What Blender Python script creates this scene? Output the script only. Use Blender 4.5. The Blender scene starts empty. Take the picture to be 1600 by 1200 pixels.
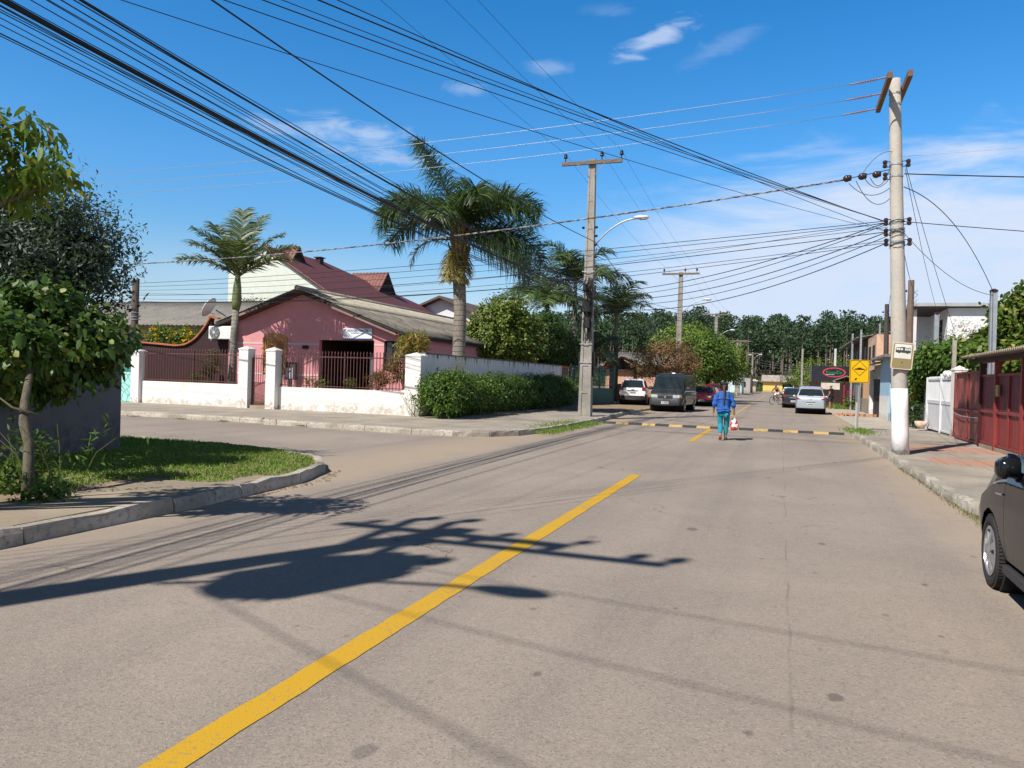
import bpy, bmesh, math, random
import numpy as np
from mathutils import Vector, Matrix
random.seed(7)
RNG = np.random.default_rng(11)
R = math.radians
sc = bpy.context.scene
COL = sc.collection
PI = math.pi

# ---------------------------------------------------------------- camera
CAMH = 1.6
ROLL, PITCH, YAW = R(1.7), R(-0.4517), R(19.2854)
fw = Vector((-math.sin(YAW) * math.cos(PITCH), math.cos(YAW) * math.cos(PITCH), math.sin(PITCH)))
r0 = Vector((math.cos(YAW), math.sin(YAW), 0))
u0 = r0.cross(fw)
cr = r0 * math.cos(ROLL) + u0 * math.sin(ROLL)
cu = u0 * math.cos(ROLL) - r0 * math.sin(ROLL)
cam = bpy.data.cameras.new('camera')
camo = bpy.data.objects.new('camera', cam)
COL.objects.link(camo)
camo.matrix_world = Matrix(((cr.x, cu.x, -fw.x, 0), (cr.y, cu.y, -fw.y, 0), (cr.z, cu.z, -fw.z, CAMH), (0, 0, 0, 1)))
cam.sensor_width = 36
cam.lens = 27
cam.clip_start = 0.05
cam.clip_end = 4000
sc.camera = camo

# ---------------------------------------------------------------- light, sky, exposure
SUN_EL = R(47)
SUN_DIR = Vector((-0.458 * math.cos(SUN_EL), -0.889 * math.cos(SUN_EL), math.sin(SUN_EL)))   # towards the sun
sl = bpy.data.lights.new('sun', 'SUN')
sl.energy = 4.6
sl.angle = R(0.53)
sl.color = (1.0, 0.95, 0.87)
so = bpy.data.objects.new('sun', sl)
so.rotation_euler = SUN_DIR.to_track_quat('Z', 'Y').to_euler()
so.location = (-20, -40, 60)
COL.objects.link(so)
sc.view_settings.view_transform = 'Standard'
sc.view_settings.look = 'None'
sc.view_settings.exposure = 0.50
sc.view_settings.gamma = 1.0


class NT:
    """tiny helper for writing node trees"""
    def __init__(s, tree):
        s.t = tree
        s.n = tree.nodes
        s.l = tree.links

    def new(s, typ, **kw):
        nd = s.n.new(typ)
        for k, v in kw.items():
            setattr(nd, k, v)
        return nd

    def put(s, nd, key, val):
        if hasattr(val, 'is_output'):
            s.l.new(val, nd.inputs[key])
        else:
            nd.inputs[key].default_value = val

    def m(s, op, a, b=None, c=None, clamp=False):
        nd = s.new('ShaderNodeMath', operation=op)
        nd.use_clamp = clamp
        s.put(nd, 0, a)
        if b is not None:
            s.put(nd, 1, b)
        if c is not None:
            s.put(nd, 2, c)
        return nd.outputs[0]

    def step(s, v, a, b):
        nd = s.new('ShaderNodeMapRange', interpolation_type='SMOOTHSTEP')
        s.put(nd, 0, v)
        nd.inputs[1].default_value = a
        nd.inputs[2].default_value = b
        return nd.outputs[0]

    def noise(s, scale, vec=None, detail=4, rough=0.55, dist=0.0):
        nd = s.new('ShaderNodeTexNoise')
        if vec is not None:
            s.l.new(vec, nd.inputs['Vector'])
        nd.inputs['Scale'].default_value = scale
        nd.inputs['Detail'].default_value = detail
        nd.inputs['Roughness'].default_value = rough
        nd.inputs['Distortion'].default_value = dist
        return nd.outputs['Fac']

    def mix(s, f, a, b):
        nd = s.new('ShaderNodeMix', data_type='RGBA')
        s.put(nd, 'Factor', f)
        for k, v in ((6, a), (7, b)):
            if hasattr(v, 'is_output'):
                s.l.new(v, nd.inputs[k])
            else:
                nd.inputs[k].default_value = (v[0], v[1], v[2], 1)
        return nd.outputs[2]

    def mapping(s, vec, scale=(1, 1, 1), loc=(0, 0, 0), rot=(0, 0, 0)):
        nd = s.new('ShaderNodeMapping')
        s.l.new(vec, nd.inputs[0])
        nd.inputs['Scale'].default_value = scale
        nd.inputs['Location'].default_value = loc
        nd.inputs['Rotation'].default_value = rot
        return nd.outputs[0]

    def sep(s, vec):
        nd = s.new('ShaderNodeSeparateXYZ')
        s.l.new(vec, nd.inputs[0])
        return nd.outputs

    def xyz(s, a, b, c):
        nd = s.new('ShaderNodeCombineXYZ')
        for i, v in enumerate((a, b, c)):
            s.put(nd, i, v)
        return nd.outputs[0]


world = bpy.data.worlds.new('World')
sc.world = world
world.use_nodes = True
W = NT(world.node_tree)
W.n.clear()
sky = W.new('ShaderNodeTexSky', sky_type='NISHITA')
sky.sun_disc = False
sky.sun_elevation = SUN_EL
sky.sun_rotation = math.atan2(SUN_DIR.x, SUN_DIR.y)
sky.altitude = 0
sky.air_density = 1.0
sky.dust_density = 0.4
sky.ozone_density = 2.2
hs = W.new('ShaderNodeHueSaturation')
hs.inputs['Saturation'].default_value = 1.43
hs.inputs['Hue'].default_value = 0.501
hs.inputs['Value'].default_value = 1.5
W.l.new(sky.outputs[0], hs.inputs['Color'])
tc = W.new('ShaderNodeTexCoord')
sx, sy, sz = W.sep(tc.outputs['Generated'])
az = W.m('MULTIPLY', W.m('ARCTAN2', sx, sy), 57.2958)
el = W.m('MULTIPLY', W.m('ARCSINE', sz), 57.2958)
uv = W.xyz(az, el, 0)
cn1 = W.noise(0.16, W.mapping(uv, (0.35, 1.6, 1), rot=(0, 0, R(-6))), 7, 0.6, 0.6)
cn2 = W.noise(0.55, W.mapping(uv, (0.5, 1.5, 1), rot=(0, 0, R(14))), 6, 0.62, 0.9)


def spot(a0, e0, wa, we, rot, amt):
    """soft elongated cloud round azimuth a0 / elevation e0 (degrees)"""
    da = W.m('SUBTRACT', az, a0)
    de = W.m('SUBTRACT', el, e0)
    c, s_ = math.cos(R(rot)), math.sin(R(rot))
    p = W.m('DIVIDE', W.m('ADD', W.m('MULTIPLY', da, c), W.m('MULTIPLY', de, s_)), wa)
    q = W.m('DIVIDE', W.m('SUBTRACT', W.m('MULTIPLY', de, c), W.m('MULTIPLY', da, s_)), we)
    d = W.m('SQRT', W.m('ADD', W.m('MULTIPLY', p, p), W.m('MULTIPLY', q, q)))
    d = W.m('ADD', d, W.m('MULTIPLY', W.m('SUBTRACT', cn2, 0.5), 2.6))
    return W.m('MULTIPLY', W.step(d, 1.15, 0.0), amt)


# the broad pale bank low over the right half of the view, and thin veils higher up
bank = W.m('MULTIPLY', W.step(W.m('ADD', W.m('ADD', el, W.m('MULTIPLY', az, -0.10)), W.m('MULTIPLY', W.m('SUBTRACT', cn1, 0.5), 17.0)), 16.0, 10.0),
           W.step(W.m('ADD', az, W.m('MULTIPLY', W.m('SUBTRACT', cn1, 0.5), 22.0)), -17.0, -4.0))
bank = W.m('MULTIPLY', bank, W.m('ADD', 0.62, W.m('MULTIPLY', cn2, 0.70)))
low = W.m('MULTIPLY', W.step(W.m('ADD', el, W.m('MULTIPLY', W.m('SUBTRACT', cn1, 0.5), 6.0)), 11.0, -1.0), 0.72)
cl = W.m('MAXIMUM', bank, low)
for a in ((-9.6, 23.6, 3.4, 0.8, 24, 0.62), (-4.8, 23.0, 3.2, 0.7, 18, 0.15), (-31, 17.0, 5.0, 1.0, -4, 0.55), (-29, 15.6, 4.6, 0.7, -4, 0.45),
          (-17.0, 22.0, 2.0, 0.6, 0, 0.28), (-23.5, 20.4, 1.6, 0.5, 0, 0.3), (-37, 16.8, 2.5, 0.7, 0, 0.35), (-13, 25.5, 2.0, 0.5, 0, 0.1)):
    cl = W.m('MAXIMUM', cl, spot(*a))
cl = W.m('MINIMUM', W.m('MAXIMUM', cl, 0.0), 1.0)
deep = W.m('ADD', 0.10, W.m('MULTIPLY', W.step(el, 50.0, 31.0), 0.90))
deep = W.m('MULTIPLY', deep, W.m('ADD', 0.50, W.m('MULTIPLY', W.step(sy, -0.35, 0.2), 0.50)))      # dimmed unseen behind the camera to cut fill light      # unseen zenith dimmed too, so shadows deepen
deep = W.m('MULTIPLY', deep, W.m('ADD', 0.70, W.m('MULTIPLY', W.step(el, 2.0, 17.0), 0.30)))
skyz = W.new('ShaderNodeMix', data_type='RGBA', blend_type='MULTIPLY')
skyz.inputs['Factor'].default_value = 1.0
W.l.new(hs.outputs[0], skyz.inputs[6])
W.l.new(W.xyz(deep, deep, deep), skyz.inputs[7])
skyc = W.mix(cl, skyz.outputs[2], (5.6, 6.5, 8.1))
bg = W.new('ShaderNodeBackground')
bg.inputs['Strength'].default_value = 0.085
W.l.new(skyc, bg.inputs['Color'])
wo = W.new('ShaderNodeOutputWorld')
W.l.new(bg.outputs[0], wo.inputs[0])

# ---------------------------------------------------------------- materials
MC = {}


def mat(name):
    m = bpy.data.materials.new(name)
    m.use_nodes = True
    t = NT(m.node_tree)
    b = t.n['Principled BSDF']
    return m, t, b


def vecs(t, kind='Object'):
    if kind == 'World':
        return t.new('ShaderNodeNewGeometry').outputs['Position']
    return t.new('ShaderNodeTexCoord').outputs[kind]


def bumpn(t, b, h, strength, dist=0.02):
    bp = t.new('ShaderNodeBump')
    bp.inputs['Strength'].default_value = strength
    bp.inputs['Distance'].default_value = dist
    t.l.new(h, bp.inputs['Height'])
    t.l.new(bp.outputs[0], b.inputs['Normal'])


def pm(name, c1, c2=None, scale=3.0, rough=0.75, bump=0.0, bscale=40.0, metal=0.0, detail=5, coord='World', spec=0.4,
       sharp=0.25, stretch=(1, 1, 1), coat=0.0):
    """plain procedural paint / stone / metal: two colours mixed by noise, bump"""
    if name in MC:
        return MC[name]
    m, t, b = mat(name)
    v = vecs(t, coord)
    vs = t.mapping(v, stretch)
    if c2 is None:
        c2 = tuple(x * 0.78 for x in c1)
    f = t.step(t.noise(scale, vs, detail, 0.6), 0.5 - sharp, 0.5 + sharp)
    col = t.mix(f, c1, c2)
    f2 = t.noise(scale * 9, vs, 3)
    col = t.mix(t.m('MULTIPLY', t.step(f2, 0.45, 0.75), 0.25), col, tuple(x * 0.6 for x in c1))
    t.l.new(col, b.inputs['Base Color'])
    b.inputs['Roughness'].default_value = rough
    b.inputs['Metallic'].default_value = metal
    b.inputs['Specular IOR Level'].default_value = spec
    b.inputs['Coat Weight'].default_value = coat
    b.inputs['Coat Roughness'].default_value = 0.06
    if bump:
        bumpn(t, b, t.noise(bscale, v, 4, 0.65), bump)
    MC[name] = m
    return m


def leafm(name, c1, c2, c3=None, trans=0.28, rough=0.5, gloss=0.4):
    if name in MC:
        return MC[name]
    m, t, b = mat(name)
    g = t.new('ShaderNodeNewGeometry')
    rnd = g.outputs['Random Per Island']
    col = t.mix(rnd, c1, c2)
    nz = t.noise(1.3, g.outputs['Position'], 3)
    col = t.mix(t.step(nz, 0.42, 0.62), col, tuple(0.5 * (a + d) * 0.85 for a, d in zip(c1, c2)))
    if c3:
        col = t.mix(t.step(rnd, 0.86, 0.93), col, c3)
    t.l.new(col, b.inputs['Base Color'])
    b.inputs['Roughness'].default_value = rough
    b.inputs['Specular IOR Level'].default_value = gloss
    tr = t.new('ShaderNodeBsdfTranslucent')
    t.l.new(t.mix(0.5, col, (0.16, 0.24, 0.02)), tr.inputs['Color'])
    mx = t.new('ShaderNodeMixShader')
    mx.inputs[0].default_value = trans
    t.l.new(b.outputs[0], mx.inputs[1])
    t.l.new(tr.outputs[0], mx.inputs[2])
    t.l.new(mx.outputs[0], t.n['Material Output'].inputs[0])
    MC[name] = m
    return m


def glassm(name='window_glass', tint=(0.012, 0.016, 0.02), rough=0.04):
    if name in MC:
        return MC[name]
    m, t, b = mat(name)
    v = vecs(t)
    f = t.noise(2.0, v, 2)
    t.l.new(t.mix(f, tint, tuple(x * 2.2 for x in tint)), b.inputs['Base Color'])
    b.inputs['Roughness'].default_value = rough
    b.inputs['Specular IOR Level'].default_value = 0.6
    MC[name] = m
    return m


def paintm(name, c, metal=0.35, rough=0.35, dust=(0.25, 0.2, 0.16), dusty=0.2):
    if name in MC:
        return MC[name]
    m, t, b = mat(name)
    v = vecs(t, 'Object')
    z = t.sep(v)[2]
    n = t.noise(6, v, 5, 0.7)
    f = t.m('MULTIPLY', t.step(t.m('ADD', z, t.m('MULTIPLY', n, 0.4)), 0.95, 0.2), dusty, clamp=True)
    t.l.new(t.mix(f, c, dust), b.inputs['Base Color'])
    t.l.new(t.m('ADD', rough, t.m('MULTIPLY', n, 0.12)), b.inputs['Roughness'])
    b.inputs['Metallic'].default_value = metal
    b.inputs['Coat Weight'].default_value = 0.6
    b.inputs['Coat Roughness'].default_value = 0.06
    MC[name] = m
    return m


def wallpaint(name, c, grime=(0.16, 0.13, 0.09), base=0.35, top=None, topc=(0.03, 0.035, 0.03), amt=0.8, streak=0.5, rough=0.85):
    """painted masonry: damp grime rising from z=0.1, dark runs under the coping at height `top`"""
    if name in MC:
        return MC[name]
    m, t, b = mat(name)
    v = vecs(t, 'World')
    x, y, z = t.sep(v)
    n = t.noise(2.2, v, 6, 0.65)
    n2 = t.noise(9, v, 5, 0.7)
    col = t.mix(t.m('MULTIPLY', t.step(n, 0.35, 0.75), 0.55), c, tuple(a * 0.8 for a in c))
    g = t.step(t.m('SUBTRACT', z, t.m('MULTIPLY', t.m('SUBTRACT', t.m('ADD', n, t.m('MULTIPLY', n2, 0.5)), 0.6), 1.1)), 0.12 + base, 0.08)
    col = t.mix(t.m('MULTIPLY', g, t.m('MULTIPLY', t.step(n2, 0.35, 0.6), amt)), col, grime)
    if top:
        sv = t.mapping(v, (4.5, 4.5, 0.35))
        st = t.noise(1.0, sv, 5, 0.7)
        h = t.step(t.m('ADD', z, t.m('MULTIPLY', t.m('SUBTRACT', st, 0.53), 2.6)), top - 0.16, top + 0.08)
        col = t.mix(t.m('MULTIPLY', h, streak), col, topc)
    t.l.new(col, b.inputs['Base Color'])
    b.inputs['Roughness'].default_value = rough
    bumpn(t, b, n2, 0.25, 0.02)
    MC[name] = m
    return m


def asphalt():
    m, t, b = mat('asphalt')
    v = vecs(t, 'World')
    x, y, z = t.sep(v)
    big = t.noise(0.35, v, 5, 0.6, 0.4)
    col = t.mix(t.step(big, 0.3, 0.7), (0.318, 0.262, 0.216), (0.252, 0.210, 0.177))
    # worn wheel tracks along the road
    tw = t.noise(0.5, t.mapping(v, (2.2, 0.06, 1)), 4, 0.6)
    col = t.mix(t.m('MULTIPLY', t.step(tw, 0.45, 0.72), 0.45), col, (0.178, 0.155, 0.138))
    # aggregate
    vo = t.new('ShaderNodeTexVoronoi')
    t.l.new(v, vo.inputs['Vector'])
    vo.inputs['Scale'].default_value = 95
    gr = t.noise(150, v, 3, 0.7)
    cs = t.sep(vo.outputs['Color'])[0]
    col = t.mix(t.m('MULTIPLY', t.step(cs, 0.70, 0.95), 0.36), col, (0.42, 0.355, 0.29))
    col = t.mix(t.m('MULTIPLY', t.step(cs, 0.24, 0.04), 0.42), col, (0.12, 0.10, 0.088))
    col = t.mix(t.m('MULTIPLY', t.step(gr, 0.45, 0.7), 0.20), col, (0.14, 0.115, 0.10))
    md = t.noise(7, v, 5, 0.7)
    col = t.mix(t.m('MULTIPLY', t.step(md, 0.5, 0.72), 0.28), col, (0.165, 0.143, 0.125))
    # old tar and oil drips, long in the driving direction
    vd = t.new('ShaderNodeTexVoronoi', voronoi_dimensions='2D')
    t.l.new(t.mapping(v, (1.35, 0.9, 1)), vd.inputs['Vector'])
    vd.inputs['Scale'].default_value = 1.0
    pick = t.sep(vd.outputs['Color'])
    rad = t.m('ADD', t.m('MULTIPLY', t.m('MULTIPLY', pick[0], pick[1]), 0.125), 0.004)
    rad = t.m('ADD', rad, t.m('MULTIPLY', t.m('SUBTRACT', t.noise(9, v, 3), 0.5), 0.09))
    drip = t.step(t.m('SUBTRACT', vd.outputs['Distance'], rad), 0.015, -0.012)
    drip = t.m('MULTIPLY', drip, t.step(pick[2], 0.40, 0.47))
    drip = t.m('MULTIPLY', drip, t.step(x, -2.6, -1.0))
    col = t.mix(t.m('MULTIPLY', drip, 0.62), col, (0.075, 0.066, 0.06))
    vq = t.new('ShaderNodeTexVoronoi', voronoi_dimensions='2D')
    t.l.new(t.mapping(v, (1.0, 0.8, 1), (5, 2, 0)), vq.inputs['Vector'])
    vq.inputs['Scale'].default_value = 2.6
    pq = t.sep(vq.outputs['Color'])
    sp = t.step(t.m('SUBTRACT', vq.outputs['Distance'], t.m('MULTIPLY', pq[0], 0.075)), 0.02, -0.02)
    sp = t.m('MULTIPLY', sp, t.m('MULTIPLY', t.step(pq[1], 0.55, 0.75), t.step(t.noise(0.5, v, 4), 0.40, 0.60)))
    col = t.mix(t.m('MULTIPLY', sp, 0.6), col, (0.09, 0.076, 0.068))
    # fine wandering cracks and one long paving seam
    ve = t.new('ShaderNodeTexVoronoi', feature='DISTANCE_TO_EDGE')
    wv = t.new('ShaderNodeVectorMath', operation='ADD')
    t.l.new(v, wv.inputs[0])
    nn = t.new('ShaderNodeTexNoise')
    t.l.new(v, nn.inputs['Vector'])
    nn.inputs['Scale'].default_value = 1.6
    nn.inputs['Detail'].default_value = 6
    t.l.new(nn.outputs['Color'], wv.inputs[1])
    t.l.new(wv.outputs[0], ve.inputs['Vector'])
    ve.inputs['Scale'].default_value = 0.33
    ck = t.m('MULTIPLY', t.step(ve.outputs[0], 0.006, 0.001), t.step(t.noise(0.4, v, 3), 0.50, 0.62))
    seam = t.step(t.m('ABSOLUTE', t.m('ADD', t.m('SUBTRACT', x, 0.15), t.m('MULTIPLY', t.noise(0.8, v, 4), 0.10))), 0.014, 0.004)
    seam = t.m('MULTIPLY', seam, t.step(t.noise(0.6, v, 4), 0.42, 0.58))
    col = t.mix(t.m('MULTIPLY', t.m('MAXIMUM', ck, t.m('MULTIPLY', seam, 0.55)), 0.6), col, (0.085, 0.07, 0.06))
    # broad patches where the surface was sealed again or has bleached
    pt = t.noise(0.17, t.mapping(v, (1.0, 0.5, 1), (3, 9, 0)), 5, 0.6, 0.5)
    col = t.mix(t.m('MULTIPLY', t.step(pt, 0.54, 0.60), 0.30), col, (0.20, 0.168, 0.143))
    col = t.mix(t.m('MULTIPLY', t.step(pt, 0.40, 0.30), 0.35), col, (0.38, 0.305, 0.24))
    # sandy dust along the gutters
    n3 = t.noise(1.2, v, 5, 0.65)
    e = t.m('MAXIMUM', t.step(t.m('ADD', x, t.m('MULTIPLY', n3, 1.6)), 2.2, 3.3), t.m('MULTIPLY', t.step(t.m('SUBTRACT', x, t.m('MULTIPLY', n3, 1.6)), -6.3, -7.5), t.step(x, -8.6, -7.0)))
    col = t.mix(t.m('MULTIPLY', e, 0.6), col, (0.37, 0.285, 0.20))
    t.l.new(col, b.inputs['Base Color'])
    b.inputs['Roughness'].default_value = 0.86
    b.inputs['Specular IOR Level'].default_value = 0.35
    hh = t.m('ADD', t.m('MULTIPLY', vo.outputs['Distance'], 0.8), gr)
    bumpn(t, b, hh, 0.30, 0.007)
    MC['asphalt'] = m
    return m


def concrete(name, c1, c2, joint=0.0, stain=0.35):
    if name in MC:
        return MC[name]
    m, t, b = mat(name)
    v = vecs(t, 'World')
    n = t.noise(0.9, v, 6, 0.65)
    n2 = t.noise(14, v, 5, 0.7)
    col = t.mix(t.step(n, 0.33, 0.68), c1, c2)
    col = t.mix(t.m('MULTIPLY', t.step(n2, 0.48, 0.72), stain), col, tuple(a * 0.5 for a in c2))
    n3 = t.noise(0.7, t.mapping(v, (1, 1, 1), (7, 3, 0)), 6, 0.7, 0.8)
    col = t.mix(t.m('MULTIPLY', t.step(n3, 0.55, 0.72), 0.5), col, tuple(a * 0.62 for a in c1))
    if joint:
        br = t.new('ShaderNodeTexBrick')
        t.l.new(v, br.inputs['Vector'])
        br.offset = 0.0
        br.inputs['Scale'].default_value = 1.0
        br.inputs['Brick Width'].default_value = joint
        br.inputs['Row Height'].default_value = joint
        br.inputs['Mortar Size'].default_value = 0.012
        col = t.mix(t.m('MULTIPLY', br.outputs['Fac'], 0.7), col, tuple(a * 0.35 for a in c1))
    t.l.new(col, b.inputs['Base Color'])
    b.inputs['Roughness'].default_value = 0.9
    bumpn(t, b, n2, 0.35, 0.012)
    MC[name] = m
    return m


def brickm(name, c1, c2, mortar, bw=0.22, bh=0.075, coord='World', vertical='XZ'):
    if name in MC:
        return MC[name]
    m, t, b = mat(name)
    v = vecs(t, coord)
    x, y, z = t.sep(v)
    vv = t.xyz(t.m('ADD', x, y), z, 0.0)
    br = t.new('ShaderNodeTexBrick')
    t.l.new(vv, br.inputs['Vector'])
    br.inputs['Scale'].default_value = 1.0
    br.inputs['Brick Width'].default_value = bw
    br.inputs['Row Height'].default_value = bh
    br.inputs['Mortar Size'].default_value = 0.01
    br.inputs['Color1'].default_value = (*c1, 1)
    br.inputs['Color2'].default_value = (*c2, 1)
    br.inputs['Mortar'].default_value = (*mortar, 1)
    n = t.noise(5, v, 5)
    t.l.new(t.mix(t.m('MULTIPLY', n, 0.35), br.outputs['Color'], tuple(a * 0.5 for a in c1)), b.inputs['Base Color'])
    b.inputs['Roughness'].default_value = 0.9
    bumpn(t, b, t.m('SUBTRACT', 1.0, br.outputs['Fac']), 0.4, 0.01)
    MC[name] = m
    return m


def barkm(name, c1, c2, ring=0.0):
    if name in MC:
        return MC[name]
    m, t, b = mat(name)
    v = vecs(t, 'World')
    n = t.noise(4, t.mapping(v, (5, 5, 1.2)), 6, 0.7)
    col = t.mix(t.step(n, 0.35, 0.65), c1, c2)
    h = n
    if ring:
        z = t.sep(v)[2]
        w = t.m('FRACT', t.m('ADD', t.m('MULTIPLY', z, ring), t.m('MULTIPLY', n, 0.25)))
        rg = t.step(t.m('ABSOLUTE', t.m('SUBTRACT', w, 0.5)), 0.36, 0.48)
        col = t.mix(t.m('MULTIPLY', rg, 0.65), col, tuple(a * 0.4 for a in c1))
        h = t.m('SUBTRACT', n, rg)
    t.l.new(col, b.inputs['Base Color'])
    b.inputs['Roughness'].default_value = 0.9
    bumpn(t, b, h, 0.6, 0.03)
    MC[name] = m
    return m


# ---------------------------------------------------------------- mesh helpers
class MB:
    def __init__(s):
        s.v, s.f, s.mi = [], [], []

    def add(s, vs, fs, mi=0):
        o = len(s.v)
        s.v += [tuple(v) for v in vs]
        s.f += [tuple(i + o for i in f) for f in fs]
        s.mi += [mi] * len(fs)
        return s

    def box(s, x0, x1, y0, y1, z0, z1, mi=0):
        vs = [(x0, y0, z0), (x1, y0, z0), (x1, y1, z0), (x0, y1, z0), (x0, y0, z1), (x1, y0, z1), (x1, y1, z1), (x0, y1, z1)]
        return s.add(vs, [(0, 3, 2, 1), (4, 5, 6, 7), (0, 1, 5, 4), (1, 2, 6, 5), (2, 3, 7, 6), (3, 0, 4, 7)], mi)

    def obox(s, c, size, rz=0.0, rx=0.0, ry=0.0, mi=0):
        M = Matrix.Translation(c) @ Matrix.Rotation(rz, 4, 'Z') @ Matrix.Rotation(ry, 4, 'Y') @ Matrix.Rotation(rx, 4, 'X')
        a, b_, c_ = size[0] / 2, size[1] / 2, size[2] / 2
        vs = [M @ Vector((i * a, j * b_, k * c_)) for k in (-1, 1) for i, j in ((-1, -1), (1, -1), (1, 1), (-1, 1))]
        return s.add(vs, [(0, 3, 2, 1), (4, 5, 6, 7), (0, 1, 5, 4), (1, 2, 6, 5), (2, 3, 7, 6), (3, 0, 4, 7)], mi)

    def prism(s, poly, axis, a, b, mi=0):
        """polygon extruded along axis; poly coords are the other two axes in order"""
        def mk(p, w):
            return {'Z': (p[0], p[1], w), 'Y': (p[0], w, p[1]), 'X': (w, p[0], p[1])}[axis]
        n = len(poly)
        vs = [mk(p, a) for p in poly] + [mk(p, b) for p in poly]
        fs = [tuple(range(n))[::-1], tuple(range(n, 2 * n))] + [(i, (i + 1) % n, n + (i + 1) % n, n + i) for i in range(n)]
        return s.add(vs, fs, mi)

    def tube(s, pts, r, n=8, cap=True, mi=0):
        pts = [Vector(p) for p in pts]
        if not hasattr(r, '__len__'):
            r = [r] * len(pts)
        o = []
        ref = None
        for i, p in enumerate(pts):
            d = (pts[min(i + 1, len(pts) - 1)] - pts[max(i - 1, 0)])
            if d.length < 1e-9:
                d = Vector((0, 0, 1))
            d.normalize()
            if ref is None:
                ref = Vector((1, 0, 0)) if abs(d.x) < 0.8 else Vector((0, 1, 0))
            a = (ref - d * ref.dot(d))
            if a.length < 1e-6:
                a = d.orthogonal()
            a.normalize()
            ref = a
            b = d.cross(a)
            for k in range(n):
                t = 2 * PI * k / n
                o.append(p + a * (math.cos(t) * r[i]) + b * (math.sin(t) * r[i]))
        fs = []
        for i in range(len(pts) - 1):
            for k in range(n):
                fs.append((i * n + k, i * n + (k + 1) % n, (i + 1) * n + (k + 1) % n, (i + 1) * n + k))
        if cap:
            fs.append(tuple(range(n))[::-1])
            fs.append(tuple(range((len(pts) - 1) * n, len(pts) * n)))
        return s.add(o, fs, mi)

    def lathe(s, prof, c=(0, 0, 0), n=24, axis='Z', mi=0):
        vs, fs = [], []
        for (r, h) in prof:
            for k in range(n):
                t = 2 * PI * k / n
                x, y = r * math.cos(t), r * math.sin(t)
                q = {'Z': (x, y, h), 'X': (h, x, y), 'Y': (y, h, x)}[axis]
                vs.append((q[0] + c[0], q[1] + c[1], q[2] + c[2]))
        m = len(prof)
        for i in range(m - 1):
            for k in range(n):
                fs.append((i * n + k, i * n + (k + 1) % n, (i + 1) * n + (k + 1) % n, (i + 1) * n + k))
        fs.append(tuple(range(n))[::-1])
        fs.append(tuple(range((m - 1) * n, m * n)))
        return s.add(vs, fs, mi)

    def ball(s, c, rx, ry=None, rz=None, n=12, m=8, mi=0):
        ry = ry or rx
        rz = rz or rx
        prof = [(max(1e-3, math.sin(PI * i / m)), -math.cos(PI * i / m)) for i in range(m + 1)]
        k = len(s.v)
        s.lathe(prof, (0, 0, 0), n, 'Z', mi)
        for i in range(k, len(s.v)):
            v = s.v[i]
            s.v[i] = (c[0] + v[0] * rx, c[1] + v[1] * ry, c[2] + v[2] * rz)
        return s

    def quad(s, a, b, c, d, mi=0):
        return s.add([a, b, c, d], [(0, 1, 2, 3)], mi)

    def build(s, name, mats, parent=None, smooth=False, bevel=0.0, local=False, solid=0.0, fix=True):
        me = bpy.data.meshes.new(name)
        off = Vector((0, 0, 0))
        if parent is not None and not local:
            off = world_loc(parent)
        me.from_pydata([(v[0] - off.x, v[1] - off.y, v[2] - off.z) for v in s.v], [], s.f)
        mats = mats if isinstance(mats, (list, tuple)) else [mats]
        for q in mats:
            me.materials.append(q)
        if len(mats) > 1:
            me.polygons.foreach_set('material_index', s.mi)
        if fix:
            bm = bmesh.new()
            bm.from_mesh(me)
            bmesh.ops.recalc_face_normals(bm, faces=bm.faces)
            bm.to_mesh(me)
            bm.free()
        if smooth:
            me.polygons.foreach_set('use_smooth', [True] * len(me.polygons))
        ob = bpy.data.objects.new(name, me)
        COL.objects.link(ob)
        if parent is not None:
            ob.parent = parent
        if solid:
            md = ob.modifiers.new('thickness', 'SOLIDIFY')
            md.thickness = solid
        if bevel:
            md = ob.modifiers.new('bevel', 'BEVEL')
            md.width = bevel
            md.segments = 2
            md.limit_method = 'ANGLE'
            md.angle_limit = R(40)
        if smooth == 'angle':
            pass
        return ob


def world_loc(o):
    v = Vector((0, 0, 0))
    while o is not None:
        v = v + o.location
        o = o.parent
    return v


def tag(o, label=None, cat=None, group=None, kind=None):
    if label:
        o['label'] = label
    if cat:
        o['category'] = cat
    if group:
        o['group'] = group
    if kind:
        o['kind'] = kind
    return o


def thing(name, label, cat, loc=(0, 0, 0), rz=0.0, group=None):
    o = bpy.data.objects.new(name, None)
    o.empty_display_size = 0.2
    o.location = loc
    o.rotation_euler = (0, 0, rz)
    COL.objects.link(o)
    return tag(o, label, cat, group)


def copy_tree(o, parent=None):
    c = o.copy()
    COL.objects.link(c)
    c.parent = parent
    for ch in list(o.children):
        copy_tree(ch, c)
    return c


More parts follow.
